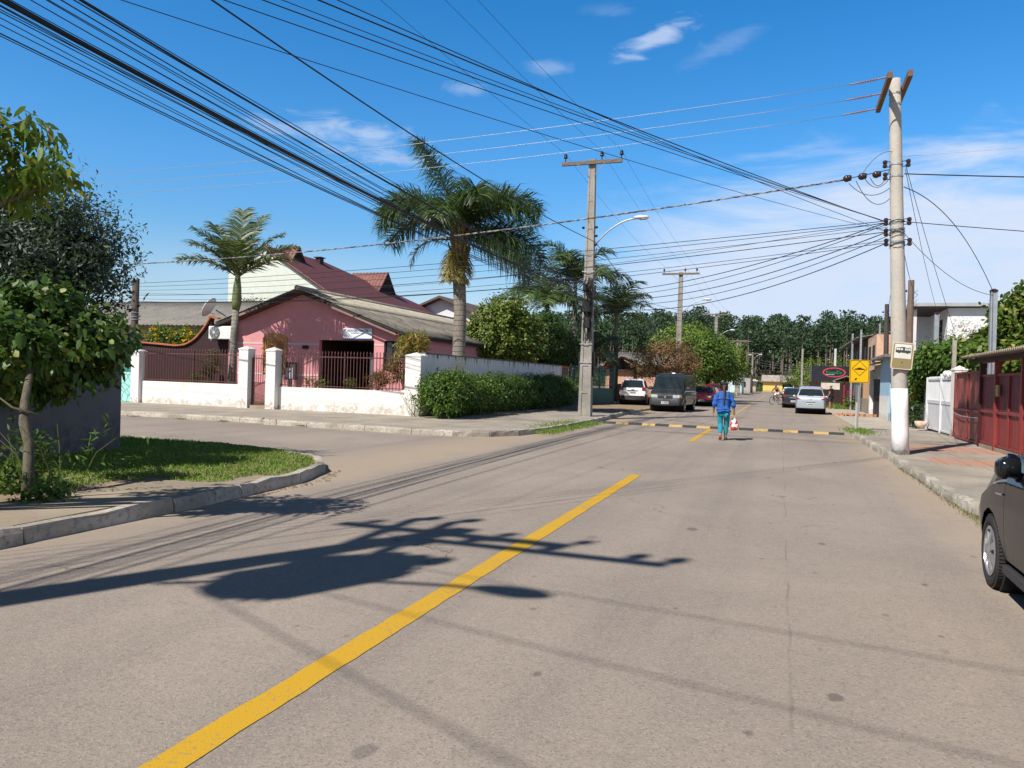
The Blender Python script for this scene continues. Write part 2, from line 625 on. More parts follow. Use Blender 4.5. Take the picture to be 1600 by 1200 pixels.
def npmesh(name, V, F, mats, parent=None, midx=None, smooth=False):
    """V (n,3) world coords, F (m,4) quads"""
    off = world_loc(parent) if parent is not None else Vector((0, 0, 0))
    V = np.asarray(V, dtype=np.float32) - np.array(off, dtype=np.float32)
    F = np.asarray(F, dtype=np.int32)
    me = bpy.data.meshes.new(name)
    me.vertices.add(len(V))
    me.vertices.foreach_set('co', V.ravel())
    k = F.shape[1]
    me.loops.add(F.size)
    me.loops.foreach_set('vertex_index', F.ravel())
    me.polygons.add(len(F))
    me.polygons.foreach_set('loop_start', np.arange(0, F.size, k, dtype=np.int32))
    me.polygons.foreach_set('loop_total', np.full(len(F), k, dtype=np.int32))
    mats = mats if isinstance(mats, (list, tuple)) else [mats]
    for q in mats:
        me.materials.append(q)
    if midx is not None:
        me.polygons.foreach_set('material_index', np.asarray(midx, dtype=np.int32))
    me.update(calc_edges=True)
    me.validate()
    ob = bpy.data.objects.new(name, me)
    COL.objects.link(ob)
    if parent is not None:
        ob.parent = parent
    return ob


def unit(a):
    return a / np.maximum(np.linalg.norm(a, axis=1, keepdims=True), 1e-9)


def kites(C, D, S, L, Wd, fold=0.15, droop=0.0):
    """leaf blades: base C, direction D, side S, length L, width Wd"""
    L = np.broadcast_to(np.asarray(L, dtype=float), (len(C),))[:, None]
    Wd = np.broadcast_to(np.asarray(Wd, dtype=float), (len(C),))[:, None]
    N = np.cross(D, S)
    a = C
    b = C + D * L * 0.42 + S * Wd * 0.5 + N * Wd * fold
    c = C + D * L
    c[:, 2:3] -= L * droop
    d = C + D * L * 0.42 - S * Wd * 0.5 + N * Wd * fold
    V = np.stack([a, b, c, d], axis=1).reshape(-1, 3)
    F = np.arange(len(C) * 4).reshape(-1, 4)
    return V, F


def ovals(C, D, S, L, Wd, droop=0.0, fold=0.12):
    """rounder leaves: two quads folded along the midrib"""
    L = np.broadcast_to(np.asarray(L, dtype=float), (len(C),))[:, None]
    Wd = np.broadcast_to(np.asarray(Wd, dtype=float), (len(C),))[:, None]
    N = np.cross(D, S)
    z = np.array([0, 0, 1.0])
    p = [C, C + D * L * .28 + S * Wd * .46 + N * Wd * fold, C + D * L * .68 + S * Wd * .40 + N * Wd * fold - z * L * droop * .4,
         C + D * L - z * L * droop, C + D * L * .68 - S * Wd * .40 + N * Wd * fold - z * L * droop * .4, C + D * L * .28 - S * Wd * .46 + N * Wd * fold]
    V = np.stack(p, 1).reshape(-1, 3)
    b = np.arange(len(C))[:, None] * 6
    return V, np.concatenate([b + np.array([0, 1, 2, 3]), b + np.array([0, 3, 4, 5])], 0)


def rand_leaves(C, L, Wd, up=0.25, jit=0.3, droop=0.1, out=None, outw=0.6, shape=None):
    """leaves whose faces lean outward and up, as a crown's do"""
    n = len(C)
    D = RNG.normal(size=(n, 3))
    D[:, 2] += up
    if out is not None:
        N = unit(unit(out) * outw * 1.5 + RNG.normal(size=(n, 3)) * 0.75 + np.array([0, 0, 0.55]))
        D = D + unit(out) * outw * .6
        D = D - N * (D * N).sum(1, keepdims=True) * 0.85
        D = unit(D)
        S = unit(np.cross(D, N))
    else:
        D = unit(D)
        S = unit(np.cross(D, RNG.normal(size=(n, 3))))
    Ls = L * (1 + jit * RNG.uniform(-1, 1, n))
    return (ovals if shape == 'oval' else kites)(C, D, S, Ls, Wd * (Ls / L), droop=droop)


def clump_points(blobs, nclump, per, cr, shell=0.55, flat=0.8):
    """points in clumps spread through ellipsoids (cx,cy,cz,rx,ry,rz)"""
    vol = np.array([b[3] * b[4] * b[5] for b in blobs]) ** 0.75
    vol = vol / vol.sum()
    P, O = [], []
    for b, w in zip(blobs, vol):
        k = max(2, int(nclump * w))
        d = unit(RNG.normal(size=(k, 3)))
        r = (shell + (1 - shell) * RNG.uniform(0, 1, (k, 1)) ** 0.6) * RNG.uniform(0.82, 1.08, (k, 1))
        cc = d * r * np.array(b[3:6]) + np.array(b[:3])
        rr = cr * RNG.uniform(0.6, 1.35, (k, 1, 1))
        q = RNG.normal(size=(k, per, 3)) * rr * np.array([1, 1, flat]) * 0.55
        P.append((cc[:, None, :] + q).reshape(-1, 3))
        O.append((np.repeat(d[:, None, :], per, 1)).reshape(-1, 3))
    return np.concatenate(P), np.concatenate(O)


def crown(name, blobs, nclump, per, cr, L, Wd, m, parent, up=0.2, droop=0.15, shell=0.5, zmin=None, outw=0.5, shape=None):
    P, O = clump_points(blobs, nclump, per, cr, shell)
    if zmin is not None:
        k = P[:, 2] > zmin
        P, O = P[k], O[k]
    V, F = rand_leaves(P, L, Wd, up=up, droop=droop, out=O, outw=outw, shape=shape)
    return npmesh(name, V, F, m, parent)


def limbs(parent, base, top, r, blobs, n, m, name='trunk', wob=0.12):
    """tapered trunk with limbs reaching into the crown ellipsoids"""
    mb = MB()
    b, t = Vector(base), Vector(top)
    k = 7
    pts = []
    for i in range(k + 1):
        f = i / k
        p = b.lerp(t, f) + Vector((random.uniform(-wob, wob), random.uniform(-wob, wob), 0)) * (math.sin(PI * f))
        pts.append(p)
    mb.tube(pts, [r * (1.25 if i == 0 else 1) * (1 - 0.5 * i / k) for i in range(k + 1)], 8)
    for i in range(n):
        bl = blobs[i % len(blobs)]
        f = random.uniform(0.5, 1.0)
        s0 = pts[int(f * k)]
        e = Vector((bl[0] + random.uniform(-.7, .7) * bl[3], bl[1] + random.uniform(-.7, .7) * bl[4], bl[2] + random.uniform(-.3, .8) * bl[5]))
        mid = s0.lerp(e, 0.5) + Vector((random.uniform(-.15, .15), random.uniform(-.15, .15), random.uniform(-0.05, .25)))
        mb.tube([s0, s0.lerp(mid, .5), mid, mid.lerp(e, .5), e], [r * .5, r * .42, r * .32, r * .22, r * .1], 6)
    return mb.build(name, m, parent, smooth=True)

# ================================================================ THE SETTING
def struct(o):
    o['kind'] = 'structure'
    return o


m_earth = pm('earth', (0.20, 0.14, 0.085), (0.13, 0.125, 0.05), 0.6, 0.95, 0.4, 12)
m_soil = pm('sandy_soil', (0.30, 0.215, 0.145), (0.22, 0.17, 0.105), 1.4, 0.95, 0.6, 30)
m_asph = asphalt()
m_conc = concrete('pavement_concrete', (0.36, 0.31, 0.25), (0.245, 0.215, 0.175), 1.9)
m_conc2 = concrete('old_concrete', (0.33, 0.265, 0.19), (0.24, 0.195, 0.14), 0)
m_kerb = concrete('kerb_stone', (0.47, 0.42, 0.35), (0.25, 0.22, 0.18), 0, 0.85)
m_yel = None


def road_paint(name, c):
    m, t, b = mat(name)
    v = vecs(t, 'World')
    n = t.noise(38, v, 5, 0.75)
    n2 = t.noise(1.2, v, 4)
    f = t.step(t.m('ADD', n, t.m('MULTIPLY', t.m('SUBTRACT', n2, 0.5), 0.5)), 0.54, 0.68)
    t.l.new(t.mix(t.m('MULTIPLY', f, 0.75), c, (0.22, 0.18, 0.12)), b.inputs['Base Color'])
    b.inputs['Roughness'].default_value = 0.7
    bumpn(t, b, t.noise(120, v, 3), 0.3, 0.01)
    return m


m_yel = road_paint('yellow_road_paint', (0.52, 0.295, 0.008))

mb = MB()
mb.quad((-1500, -300, -0.07), (1500, -300, -0.07), (1500, 2500, -0.07), (-1500, 2500, -0.07))
struct(mb.build('ground', m_earth))
mb = MB()
ys = [-30, 0, 11, 21, 40, 80, 130, 216]
for a, b in zip(ys[:-1], ys[1:]):
    mb.quad((-7.6, a, 0), (5.0, a, 0), (5.0, b, 0), (-7.6, b, 0))
struct(mb.build('main_road', m_asph))
mb = MB()
for a, b in ((-90, -40), (-40, -20), (-20, -7.6)):
    mb.quad((a, 10.5, 0), (b, 10.5, 0), (b, 20.5, 0), (a, 20.5, 0))
struct(mb.build('side_street', m_asph))
mb = MB()
mb.quad((-90, 196, 0.004), (90, 196, 0.004), (90, 204, 0.004), (-90, 204, 0.004))
struct(mb.build('cross_street', m_asph))
mb = MB()
def dash(mb, y0, y1):
    k = max(1, int((y1 - y0) / (.12 if y1 < 30 else 2)))
    jit = lambda: random.uniform(-.005, .005)
    el_, er_ = -2.375, -2.205
    for i in range(k):
        a, b = y0 + (y1 - y0) * i / k, y0 + (y1 - y0) * (i + 1) / k
        nl_, nr_ = -2.375 + jit(), -2.205 + jit()
        mb.quad((el_, a, 0.004), (er_, a, 0.004), (nr_, b, 0.004), (nl_, b, 0.004))
        el_, er_ = nl_, nr_
for s_ in ((-8, 13.14), (21.5, 27.9)):
    dash(mb, *s_)
struct(mb.build('centre_line', m_yel))
mb = MB()
for s_ in ((29.2, 75), (80, 130)):
    dash(mb, *s_)
struct(mb.build('worn_centre_line', road_paint('worn_road_paint', (0.42, 0.295, 0.10))))


def curve_pts(pts, step):
    """resample a polyline (Catmull-Rom) at about `step`"""
    P = [Vector((*p, 0)) for p in pts]
    o = []
    for i in range(len(P) - 1):
        a, b, c, d = P[max(i - 1, 0)], P[i], P[i + 1], P[min(i + 2, len(P) - 1)]
        n = max(1, int(round((c - b).length / step)))
        n = min(n, 60)
        for k in range(n):
            t = k / n
            if (c - b).length > 14:
                q = b.lerp(c, t)
            else:
                q = 0.5 * ((2 * b) + (c - a) * t + (2 * a - 5 * b + 4 * c - d) * t * t + (3 * b - a - 3 * c + d) * t ** 3)
            o.append((q.x, q.y))
    o.append((P[-1].x, P[-1].y))
    return o


def kerb(name, pts, w, h, m, inner=1, rough=0.012, gap=0.012):
    """worn kerb stones laid end to end along pts; body on the side `inner` (+1 left of travel)"""
    mb = MB()
    for (a, b) in zip(pts[:-1], pts[1:]):
        A, B = Vector((*a, 0)), Vector((*b, 0))
        d = (B - A)
        ln = d.length
        if ln < 0.05:
            continue
        d /= ln
        nrm = Vector((-d.y, d.x, 0)) * inner
        A = A + d * gap * .5
        B = B - d * gap * .5
        off = random.uniform(-.5, 1) * rough
        rows = []
        k = 4
        for i in range(k + 1):
            p = A.lerp(B, i / k) - nrm * (0.032 + max(0, off))
            j = lambda s_: random.uniform(-s_, s_)
            hh = h + random.uniform(-.5, 1) * rough
            rows.append([p + Vector((0, 0, -0.05)), p + nrm * (0.006 + abs(j(rough))) + Vector((0, 0, hh * .72)),
                         p + nrm * (0.024 + abs(j(rough))) + Vector((0, 0, hh + 0.008)), p + nrm * w + Vector((0, 0, hh + 0.012)), p + nrm * w + Vector((0, 0, -0.05))])
        vs = [v for r_ in rows for v in r_]
        fs = []
        for i in range(k):
            for q in range(4):
                fs.append((i * 5 + q, i * 5 + q + 1, i * 5 + 5 + q + 1, i * 5 + 5 + q))
        fs.append((0, 1, 2, 3, 4))
        fs.append(tuple(k * 5 + q for q in range(5)))
        mb.add(vs, fs)
    return struct(mb.build(name, m))


# the grassy corner plot on the left
isl = curve_pts([(-6.3, -8), (-6.31, 5), (-6.38, 8.0), (-6.48, 9.4), (-6.85, 10.6), (-7.5, 11.45), (-8.6, 12.05), (-10.2, 12.4), (-13.3, 12.6), (-30, 13.2)], 1.0)
mb = MB()
mb.prism(isl + [(-40, 13.2), (-40, -8)], 'Z', -0.05, 0.125)
struct(mb.build('corner_plot', m_soil))
kerb('kerb_corner_plot', isl, 0.14, 0.135, m_kerb, rough=0.022, gap=0.02)
mb = MB()
mb.prism([(-7.9, 4.4), (-6.5, 4.6), (-6.56, 8.2), (-6.64, 9.05), (-6.9, 8.85), (-6.95, 8.1), (-7.55, 7.95), (-7.7, 6)], 'Z', 0.05, 0.135)
struct(mb.build('path_slab', m_conc2))

# pavement round the corner house, and on down the left side of the road
lk = curve_pts([(-70, 19.75), (-20.7, 19.6), (-14, 19.1), (-9.4, 18.75), (-8.2, 18.8), (-7.35, 19.3), (-6.85, 20.2), (-6.62, 21.6), (-6.5, 24), (-6.62, 30), (-6.95, 36)], 1.0)
lk2 = curve_pts([(-6.95, 36), (-7.05, 42), (-6.6, 60), (-6.2, 90), (-5.8, 120), (-4.9, 160), (-4.5, 195)], 1.5)
mb = MB()
mb.prism(lk + [(-12.3, 36), (-12.3, 25), (-70, 25)], 'Z', -0.05, 0.125)
struct(mb.build('pavement_corner_house', m_conc))
kerb('kerb_corner_house', lk, 0.14, 0.14, m_kerb, rough=0.02)
mb = MB()
mb.prism(lk2 + [(-13, 195), (-13, 36)], 'Z', -0.05, 0.09)
struct(mb.build('pavement_far_left', m_soil))
kerb('kerb_far_left', lk2, 0.14, 0.10, m_kerb, rough=0.02)
mb = MB()
mb.prism([(-70, 25), (-12.3, 25), (-12.3, 195), (-70, 195)], 'Z', -0.05, 0.2)
struct(mb.build('garden_ground', m_earth))

# right hand pavement
rk = curve_pts([(5.0, -10), (4.5, 4), (3.8, 7), (2.8, 9.4), (2.38, 11.3), (2.36, 20), (2.30, 27.6), (2.42, 30.4)], 1.0)
mb = MB()
mb.prism(rk + [(3.4, 31.2), (5.2, 31.2), (5.2, -10)], 'Z', -0.05, 0.125)
struct(mb.build('pavement_right', m_conc))
kerb('kerb_right', rk, 0.16, 0.135, m_kerb, inner=-1, rough=0.025)
mb = MB()
mb.prism([(2.42, 30.4), (2.9, 34), (3.0, 195), (6.5, 195), (6.5, 31.2), (5.2, 31.2), (3.4, 31.2)], 'Z', -0.05, 0.035)
struct(mb.build('pavement_far_right', concrete('pale_concrete', (0.44, 0.385, 0.31), (0.34, 0.30, 0.245), 2.4)))
mb = MB()
mb.prism([(5.2, -10), (5.2, 31.2), (6.5, 31.2), (6.5, 195), (80, 195), (80, -10)], 'Z', -0.05, 0.1)
struct(mb.build('yard_ground', m_earth))
m_rtile = concrete('red_floor_tile', (0.42, 0.225, 0.155), (0.36, 0.235, 0.17), 0.4, 0.55)
mb = MB()
mb.prism([(2.95, 20.6), (5.12, 20.9), (5.15, 23.0), (3.05, 23.3)], 'Z', 0.05, 0.131)
mb.prism([(3.0, 17.4), (5.15, 17.2), (5.15, 19.0), (3.05, 19.1)], 'Z', 0.05, 0.131)
struct(mb.build('red_paving', m_rtile))


def grass(name, label, n, sampler, h, m, w=0.012, z=0.12, spread=0.9):
    C = np.array([sampler() for _ in range(n)])
    C = np.concatenate([C, np.full((n, 1), z)], 1)
    D = RNG.normal(size=(n, 3)) * spread * 0.5
    D[:, 2] = 1
    D = unit(D)
    S = unit(np.cross(D, RNG.normal(size=(n, 3))))
    V, F = kites(C, D, S, h * RNG.uniform(0.4, 1.25, n), w * RNG.uniform(.7, 1.4, n), droop=0.2)
    o = npmesh(name, V, F, m)
    o['kind'] = 'stuff'
    o['label'] = label
    o['category'] = 'grass'
    return o


m_grass = leafm('grass_blade', (0.13, 0.25, 0.022), (0.20, 0.32, 0.04), (0.24, 0.22, 0.07), trans=0.3)


def s_lawn():
    while True:
        x, y = random.uniform(-15, -6.5), random.uniform(6.0, 12.5)
        w = 0.10 * math.sin(x * 7 + y * 3) + 0.07 * math.sin(y * 13)
        kx = float(np.interp(y, (9.4, 10.6, 11.45, 12.05, 12.4), (-6.48, -6.85, -7.5, -8.6, -10.2))) - .17
        if y > 9.15 + w:
            lim = kx
        elif y > 8.1 + w:
            lim = -6.9 + w
        elif y > 6.9:
            lim = -7.9 + w
        else:
            lim = -8.4 + w
        if x > lim or (x < -11.0 and y < 10.7):
            continue
        if y > 12.42 and x > -11:
            continue
        return x, y


grass('lawn', 'short bright green lawn on the corner plot beside the grey wall', 34000, s_lawn, 0.075, m_grass, 0.013, 0.12)


def s_strip(path_y0, path_y1, x0, x1):
    def f():
        y = random.uniform(path_y0, path_y1)
        return random.uniform(x0, x1) + 0.08 * math.sin(y * 7), y
    return f


def s_gauss(x, y, sx, sy):
    return lambda: (random.gauss(x, sx), random.gauss(y, sy))


grass('verge_grass', 'scrappy grass growing along the kerb by the wire laden grey pole', 2600, s_strip(20.6, 27.5, -6.62, -5.95), 0.12, m_grass, 0.014, 0.04)
grass('verge_grass', 'thin grass on the pavement edge behind the grassy kerb', 900, s_gauss(-6.9, 24.5, 0.25, 1.6), 0.09, m_grass, 0.014, 0.12)
grass('verge_grass', 'grass tuft round the foot of the yellow warning sign', 1500, s_gauss(2.55, 28.6, 0.22, 1.0), 0.14, m_grass, 0.014, 0.11)
grass('verge_grass', 'dry weeds along the right kerb beside the black car', 1300, lambda: (2.34 + random.gauss(0, .05), random.uniform(10, 17)), 0.06, leafm('dry_weed', (0.13, 0.15, 0.04), (0.25, 0.21, 0.09), None), 0.01, 0.02)
grass('verge_grass', 'tall grass by the bar entrance at the far right', 1500, s_gauss(4.4, 63.0, 0.45, 1.3), 0.5, m_grass, 0.03, 0.02)
grass('verge_grass', 'grass strip in front of the pale blue house far down the road', 2500, lambda: (random.uniform(-8.5, -5.8), random.uniform(85, 125)), 0.45, leafm('rank_grass', (0.13, 0.16, 0.035), (0.2, 0.2, 0.05), None), 0.05, 0.08)
grass('verge_grass', 'weed tufts in the gutter before the low white wall', 700, lambda: (random.choice([-21.5, -19.2, -17.4, -15.8, -13.0, -11, -10.2]) + random.gauss(0, .12), 18.95 + random.gauss(0, .08)), 0.07, leafm('dry_weed', (0, 0, 0), (0, 0, 0)), 0.012, 0.02)

# speed bump of bolted rubber blocks
sb = thing('speed_bump', 'black and yellow rubber speed bump laid across the road', 'speed bump', (-2.1, 28.4, 0))
m_rubk = pm('black_rubber', (0.03, 0.03, 0.034), (0.055, 0.052, 0.05), 6, 0.8, 0.2, 60)
m_ruby = pm('worn_yellow_rubber', (0.50, 0.33, 0.10), (0.38, 0.27, 0.13), 5, 0.8, 0.2, 60)
x = -6.25
i = 0
while x < 1.95:
    mb = MB()
    w = 0.49
    yy = 28.4 + (x + 2) * -0.012
    mb.prism([(yy - .24, 0.003), (yy - .2, 0.03), (yy - .1, 0.072), (yy + .1, 0.072), (yy + .2, 0.03), (yy + .24, 0.003)], 'X', x + .006, x + w - .006)
    mb.build('rubber_block', m_ruby if i % 2 else m_rubk, sb)
    x += w
    i += 1

# ================================================================ HOUSES AND WALLS ON THE LEFT
def corr(mb, p0, p1, q0, q1, period=0.177, amp=0.026, nv=3, per=6, rag=0.0):
    p0, p1, q0, q1 = map(Vector, (p0, p1, q0, q1))
    L = (p1 - p0).length
    nu = max(4, int(L / period * per))
    n = (p1 - p0).cross(q0 - p0).normalized()
    if n.z < 0:
        n = -n
    vs = []
    for j in range(nv + 1):
        g = j / nv
        for i in range(nu + 1):
            f = i / nu
            a, b = p0.lerp(p1, f), q0.lerp(q1, f)
            w = amp * math.sin(2 * PI * f * L / period)
            e = (b - a).normalized() * (-rag * (0.5 + 0.5 * math.sin(f * 37) * math.sin(f * 91))) if (j == 0 and rag) else Vector((0, 0, 0))
            vs.append(a.lerp(b, g) + n * w + e)
    fs = [(j * (nu + 1) + i, j * (nu + 1) + i + 1, (j + 1) * (nu + 1) + i + 1, (j + 1) * (nu + 1) + i) for j in range(nv) for i in range(nu)]
    mb.add(vs, fs)


def fibrem(name, c1, c2, c3):
    if name in MC:
        return MC[name]
    m, t, b = mat(name)
    v = vecs(t, 'World')
    n = t.noise(1.1, v, 6, 0.7)
    n2 = t.noise(9, t.mapping(v, (0.5, 1.6, 0.5)), 5, 0.7)
    col = t.mix(t.step(n, 0.36, 0.66), c1, c2)
    col = t.mix(t.m('MULTIPLY', t.step(n2, 0.5, 0.68), 0.75), col, c3)
    t.l.new(col, b.inputs['Base Color'])
    b.inputs['Roughness'].default_value = 0.95
    bumpn(t, b, n2, 0.3, 0.01)
    MC[name] = m
    return m


m_fib_l = fibrem('pale_fibre_cement', (0.42, 0.38, 0.31), (0.30, 0.275, 0.225), (0.17, 0.155, 0.125))
m_fib_d = fibrem('weathered_fibre_cement', (0.21, 0.19, 0.165), (0.115, 0.104, 0.09), (0.040, 0.037, 0.033))
m_fib_n = fibrem('grey_fibre_cement', (0.23, 0.215, 0.19), (0.17, 0.16, 0.145), (0.085, 0.08, 0.075))
m_pink = wallpaint('pink_paint', (0.62, 0.265, 0.28), grime=(0.25, 0.12, 0.1), base=0.3, amt=0.4)
m_mar = pm('maroon_paint_and_shade', (0.040, 0.014, 0.016), (0.028, 0.012, 0.013), 2, 0.8)
m_white = wallpaint('white_paint', (0.74, 0.715, 0.69), grime=(0.34, 0.27, 0.17), base=0.07, top=1.0, topc=(0.38, 0.34, 0.27), amt=0.6, streak=0.22)
m_whitep = wallpaint('white_pillar_paint', (0.74, 0.715, 0.69), grime=(0.32, 0.25, 0.16), base=0.06, top=2.5, topc=(0.30, 0.24, 0.16), amt=0.7, streak=0.45)
m_whitew = wallpaint('white_boundary_paint', (0.72, 0.70, 0.69), grime=(0.2, 0.17, 0.12), base=0.1, top=2.4, topc=(0.06, 0.065, 0.06), amt=0.5, streak=0.9)
m_fascia = pm('dark_fascia', (0.035, 0.026, 0.024), (0.02, 0.016, 0.015), 5, 0.8)
m_wood = pm('brown_shutter_wood', (0.50, 0.24, 0.09), (0.36, 0.17, 0.065), 3, 0.55, 0.2, 60, stretch=(1, 1, 6))
m_dark = pm('dark_interior', (0.018, 0.016, 0.017), None, 3, 0.9)
m_stripe = pm('cream_trim', (0.66, 0.56, 0.54), None, 3, 0.8)
m_glass = glassm()
m_alu = pm('aluminium', (0.55, 0.56, 0.57), (0.42, 0.43, 0.44), 6, 0.4, metal=0.7)

H = thing('pink_house', 'pink gabled corner house with grey corrugated roof and brown shutters', 'house', (-20, 29, 0))
mb = MB()
Y0, Y1 = 29.0, 29.2
hb = 3.02
for a, b, z0, z1 in ((-24.0, -22.03, .2, hb), (-22.03, -20.85, .2, 1.46), (-20.85, -19.15, .2, hb), (-16.43, -15.95, .2, hb), (-15.95, -15.23, .2, 1.74), (-15.23, -15.05, .2, hb)):
    mb.box(a, b, Y0, Y1, z0, z1)
mb.prism([(-24.0, hb), (-15.05, hb), (-15.05, 3.36), (-19.97, 5.14), (-24.0, 3.74)], 'Y', Y0, Y1)
mb.box(-15.25, -15.05, Y1, 46, .2, 3.36)
mb.box(-24.0, -23.8, Y1, 46, .2, 3.6)
mb.box(-24.0, -15.05, 46, 46.2, .2, 3.4)
mb.prism([(-24.0, 3.4), (-15.05, 3.4), (-19.97, 5.05)], 'Y', 46, 46.2)
wl = mb.build('wall', m_pink, H)
mb = MB()
mb.box(-24.995, -24.0, 29.02, 29.2, .2, 3.4)
mb.build('side_panel', m_mar, H)  # dark colour painted in for the shade on this end of the wall
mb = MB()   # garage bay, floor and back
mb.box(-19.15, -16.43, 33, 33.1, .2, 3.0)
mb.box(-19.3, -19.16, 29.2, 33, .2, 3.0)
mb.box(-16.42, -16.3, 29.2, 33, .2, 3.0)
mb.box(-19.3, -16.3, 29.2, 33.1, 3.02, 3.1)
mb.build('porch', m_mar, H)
mb = MB()
for k in range(2):
    mb.box(-16.95 + k * 0.5, -16.5 + k * 0.5 - .05, 29.6 - k * .02, 29.64 - k * .02, .3, 2.5)
mb.build('porch_gate', pm('grey_gate_metal', (0.11, 0.12, 0.14), (0.08, 0.09, 0.1), 3, 0.5), H)
# shuttered window
sw = MB()
sw.box(-22.08, -22.0, 28.94, 29.1, 1.5, 3.08)
sw.box(-20.88, -20.80, 28.94, 29.1, 1.5, 3.08)
sw.box(-22.0, -20.88, 28.95, 29.1, 1.5, 1.56)
sw.box(-22.0, -20.88, 28.95, 29.1, 3.0, 3.08)
arch = [(-22.08 + 1.28 * i / 12, 3.09 + 0.24 * math.sin(PI * i / 12)) for i in range(13)]
sw.prism(arch, 'Y', 28.95, 29.1)
shut = sw.build('shuttered_window', m_wood, H)
for a, b in ((-21.99, -21.45), (-21.43, -20.89)):
    mb = MB()
    mb.box(a, a + .06, 28.97, 29.03, 1.57, 2.99)
    mb.box(b - .06, b, 28.97, 29.03, 1.57, 2.99)
    for z in (1.57, 2.25, 2.93):
        mb.box(a + .06, b - .06, 28.972, 29.03, z, z + .06)
    z = 1.66
    while z < 2.9:
        if not 2.2 < z < 2.32:
            mb.obox(((a + b) / 2, 29.0, z), (b - a - .12, .05, .035), rx=R(35))
        z += 0.062
    mb.box(a + .06, b - .06, 29.03, 29.05, 1.6, 2.95)
    mb.build('shutter_leaf', m_wood, shut)
mb = MB()
mb.box(-15.95, -15.23, 29.1, 29.14, 1.74, hb)
w2 = mb.build('window', m_glass, H)
mb = MB()
for a, b, c, d in ((-15.95, -15.9, 1.74, hb), (-15.28, -15.23, 1.74, hb), (-15.61, -15.57, 1.78, 2.97)):
    mb.box(a, b, 29.04, 29.1, c, d)
mb.box(-15.9, -15.28, 29.04, 29.1, 1.74, 1.78)
mb.box(-15.9, -15.28, 29.04, 29.1, 2.97, hb)
mb.build('window_frame', m_mar, w2)
for a, b in ((-24.0, -22.1), (-20.78, -19.16), (-16.42, -15.96)):
    for z in ((2.80, 2.86), (1.42, 1.49)):
        mb = MB()
        mb.box(a, b, 28.985, Y0, z[0], z[1])
        mb.build('trim_band', m_stripe, H)
mb = MB()
mb.box(-19.95, -19.7, 28.9, 29.0, 2.62, 2.76)
mb.build('wall_lamp', m_dark, H)
# roof: eaves run along Y, ridge at x=-19.97
rz, rx_ = 5.22, -19.97
sl_r = (rz - 3.36) / (-14.75 - rx_)
rf = MB()
midx = rx_ + 1.75
corr(rf, (-14.72, 28.42, 3.33), (-14.72, 46.4, 3.33), (midx, 28.42, rz - 1.75 * abs(sl_r) - .02), (midx, 46.4, rz - 1.75 * abs(sl_r) - .02) , amp=.04, rag=0.05)
roof = rf.build('roof', m_fib_d, H, smooth=True, solid=0.012, fix=False)
rf = MB()
corr(rf, (midx + .15, 28.39, rz - 1.9 * abs(sl_r) + .03), (midx + .15, 46.4, rz - 1.9 * abs(sl_r) + .03), (rx_, 28.39, rz + .02), (rx_, 46.4, rz + .02), amp=.035, rag=0.06)
corr(rf, (-24.35, 28.42, 3.72), (-24.35, 46.4, 3.72), (rx_, 28.42, rz), (rx_, 46.4, rz))
rf.build('upper_roof', m_fib_l, roof, smooth=True, solid=0.012, fix=False)
mb = MB()
mb.tube([(rx_, 28.36, rz + .03), (rx_, 46.4, rz + .03)], 0.11, 10)
mb.build('ridge_cap', m_fib_l, roof, smooth=True)
mb = MB()
mb.prism([(-14.78, 3.24), (-14.78, 3.32), (rx_, rz - .06), (-24.35, 3.65), (-24.35, 3.52), (rx_, rz - .19)], 'Y', 28.44, 28.5)
mb.prism([(-14.85, 3.02 + .13), (-14.85, 3.3), (-14.75, 3.3), (-14.75, 3.15)], 'Y', 28.5, 46.3)
mb.build('fascia', m_fascia, H)
for pl in ([(-18.2, 4.35), (-18.2, 4.43), (-15.1, 3.30), (-15.1, 3.22)], [(-23.4, 3.86), (-23.4, 3.96), (-22.0, 4.42), (-22.0, 4.32)]):
    mb = MB()      # pale worn board half way up each rake
    mb.prism(pl, 'Y', 28.40, 28.44)
    mb.build('rake_board', pm('worn_board', (0.30, 0.19, 0.17), (0.2, 0.13, 0.12), 4, 0.8), H)
mb = MB()      # soffit so the deep verge is closed
mb.prism([(-14.9, 3.24), (rx_, rz - .13), (-24.3, 3.56), (-24.3, 3.52), (rx_, rz - .17), (-14.9, 3.2)], 'Y', 28.51, 28.98)
mb.build('soffit', pm('brown_boards', (0.12, 0.06, 0.05), None, 4, 0.8), H)

# sign over the porch
sg = thing('office_sign', 'white office sign with blue lettering above the porch of the pink house', 'sign', (-17.22, 28.93, 3.04))
mb = MB()
mb.box(-17.93, -16.52, 28.93, 28.98, 3.05, 3.53)
m_sw = pm('sign_white', (0.74, 0.76, 0.78), (0.68, 0.70, 0.74), 2, 0.5)
m_navy = pm('sign_navy', (0.012, 0.045, 0.19), None, 3, 0.5)
mb.build('board', m_sw, sg)
mb = MB()
mb.box(-17.93, -16.52, 28.915, 28.93, 3.05, 3.10)
mb.build('blue_band', m_navy, sg)


def text(body, size, loc, rot, m, name, parent, extrude=0.004, sx=1.0, align='LEFT', shear=0.0):
    cu_ = bpy.data.curves.new(name, 'FONT')
    cu_.body = body
    cu_.size = size
    cu_.extrude = extrude
    cu_.align_x = align
    cu_.shear = shear
    o = bpy.data.objects.new(name, cu_)
    COL.objects.link(o)
    dg = bpy.context.evaluated_depsgraph_get()
    dg.update()
    me = bpy.data.meshes.new_from_object(o.evaluated_get(dg))
    bpy.data.objects.remove(o)
    me.materials.clear()
    me.materials.append(m)
    ob = bpy.data.objects.new(name, me)
    COL.objects.link(ob)
    ob.parent = parent
    ob.location = Vector(loc) - world_loc(parent)
    ob.rotation_euler = rot
    ob.scale = (sx, 1, 1)
    return ob


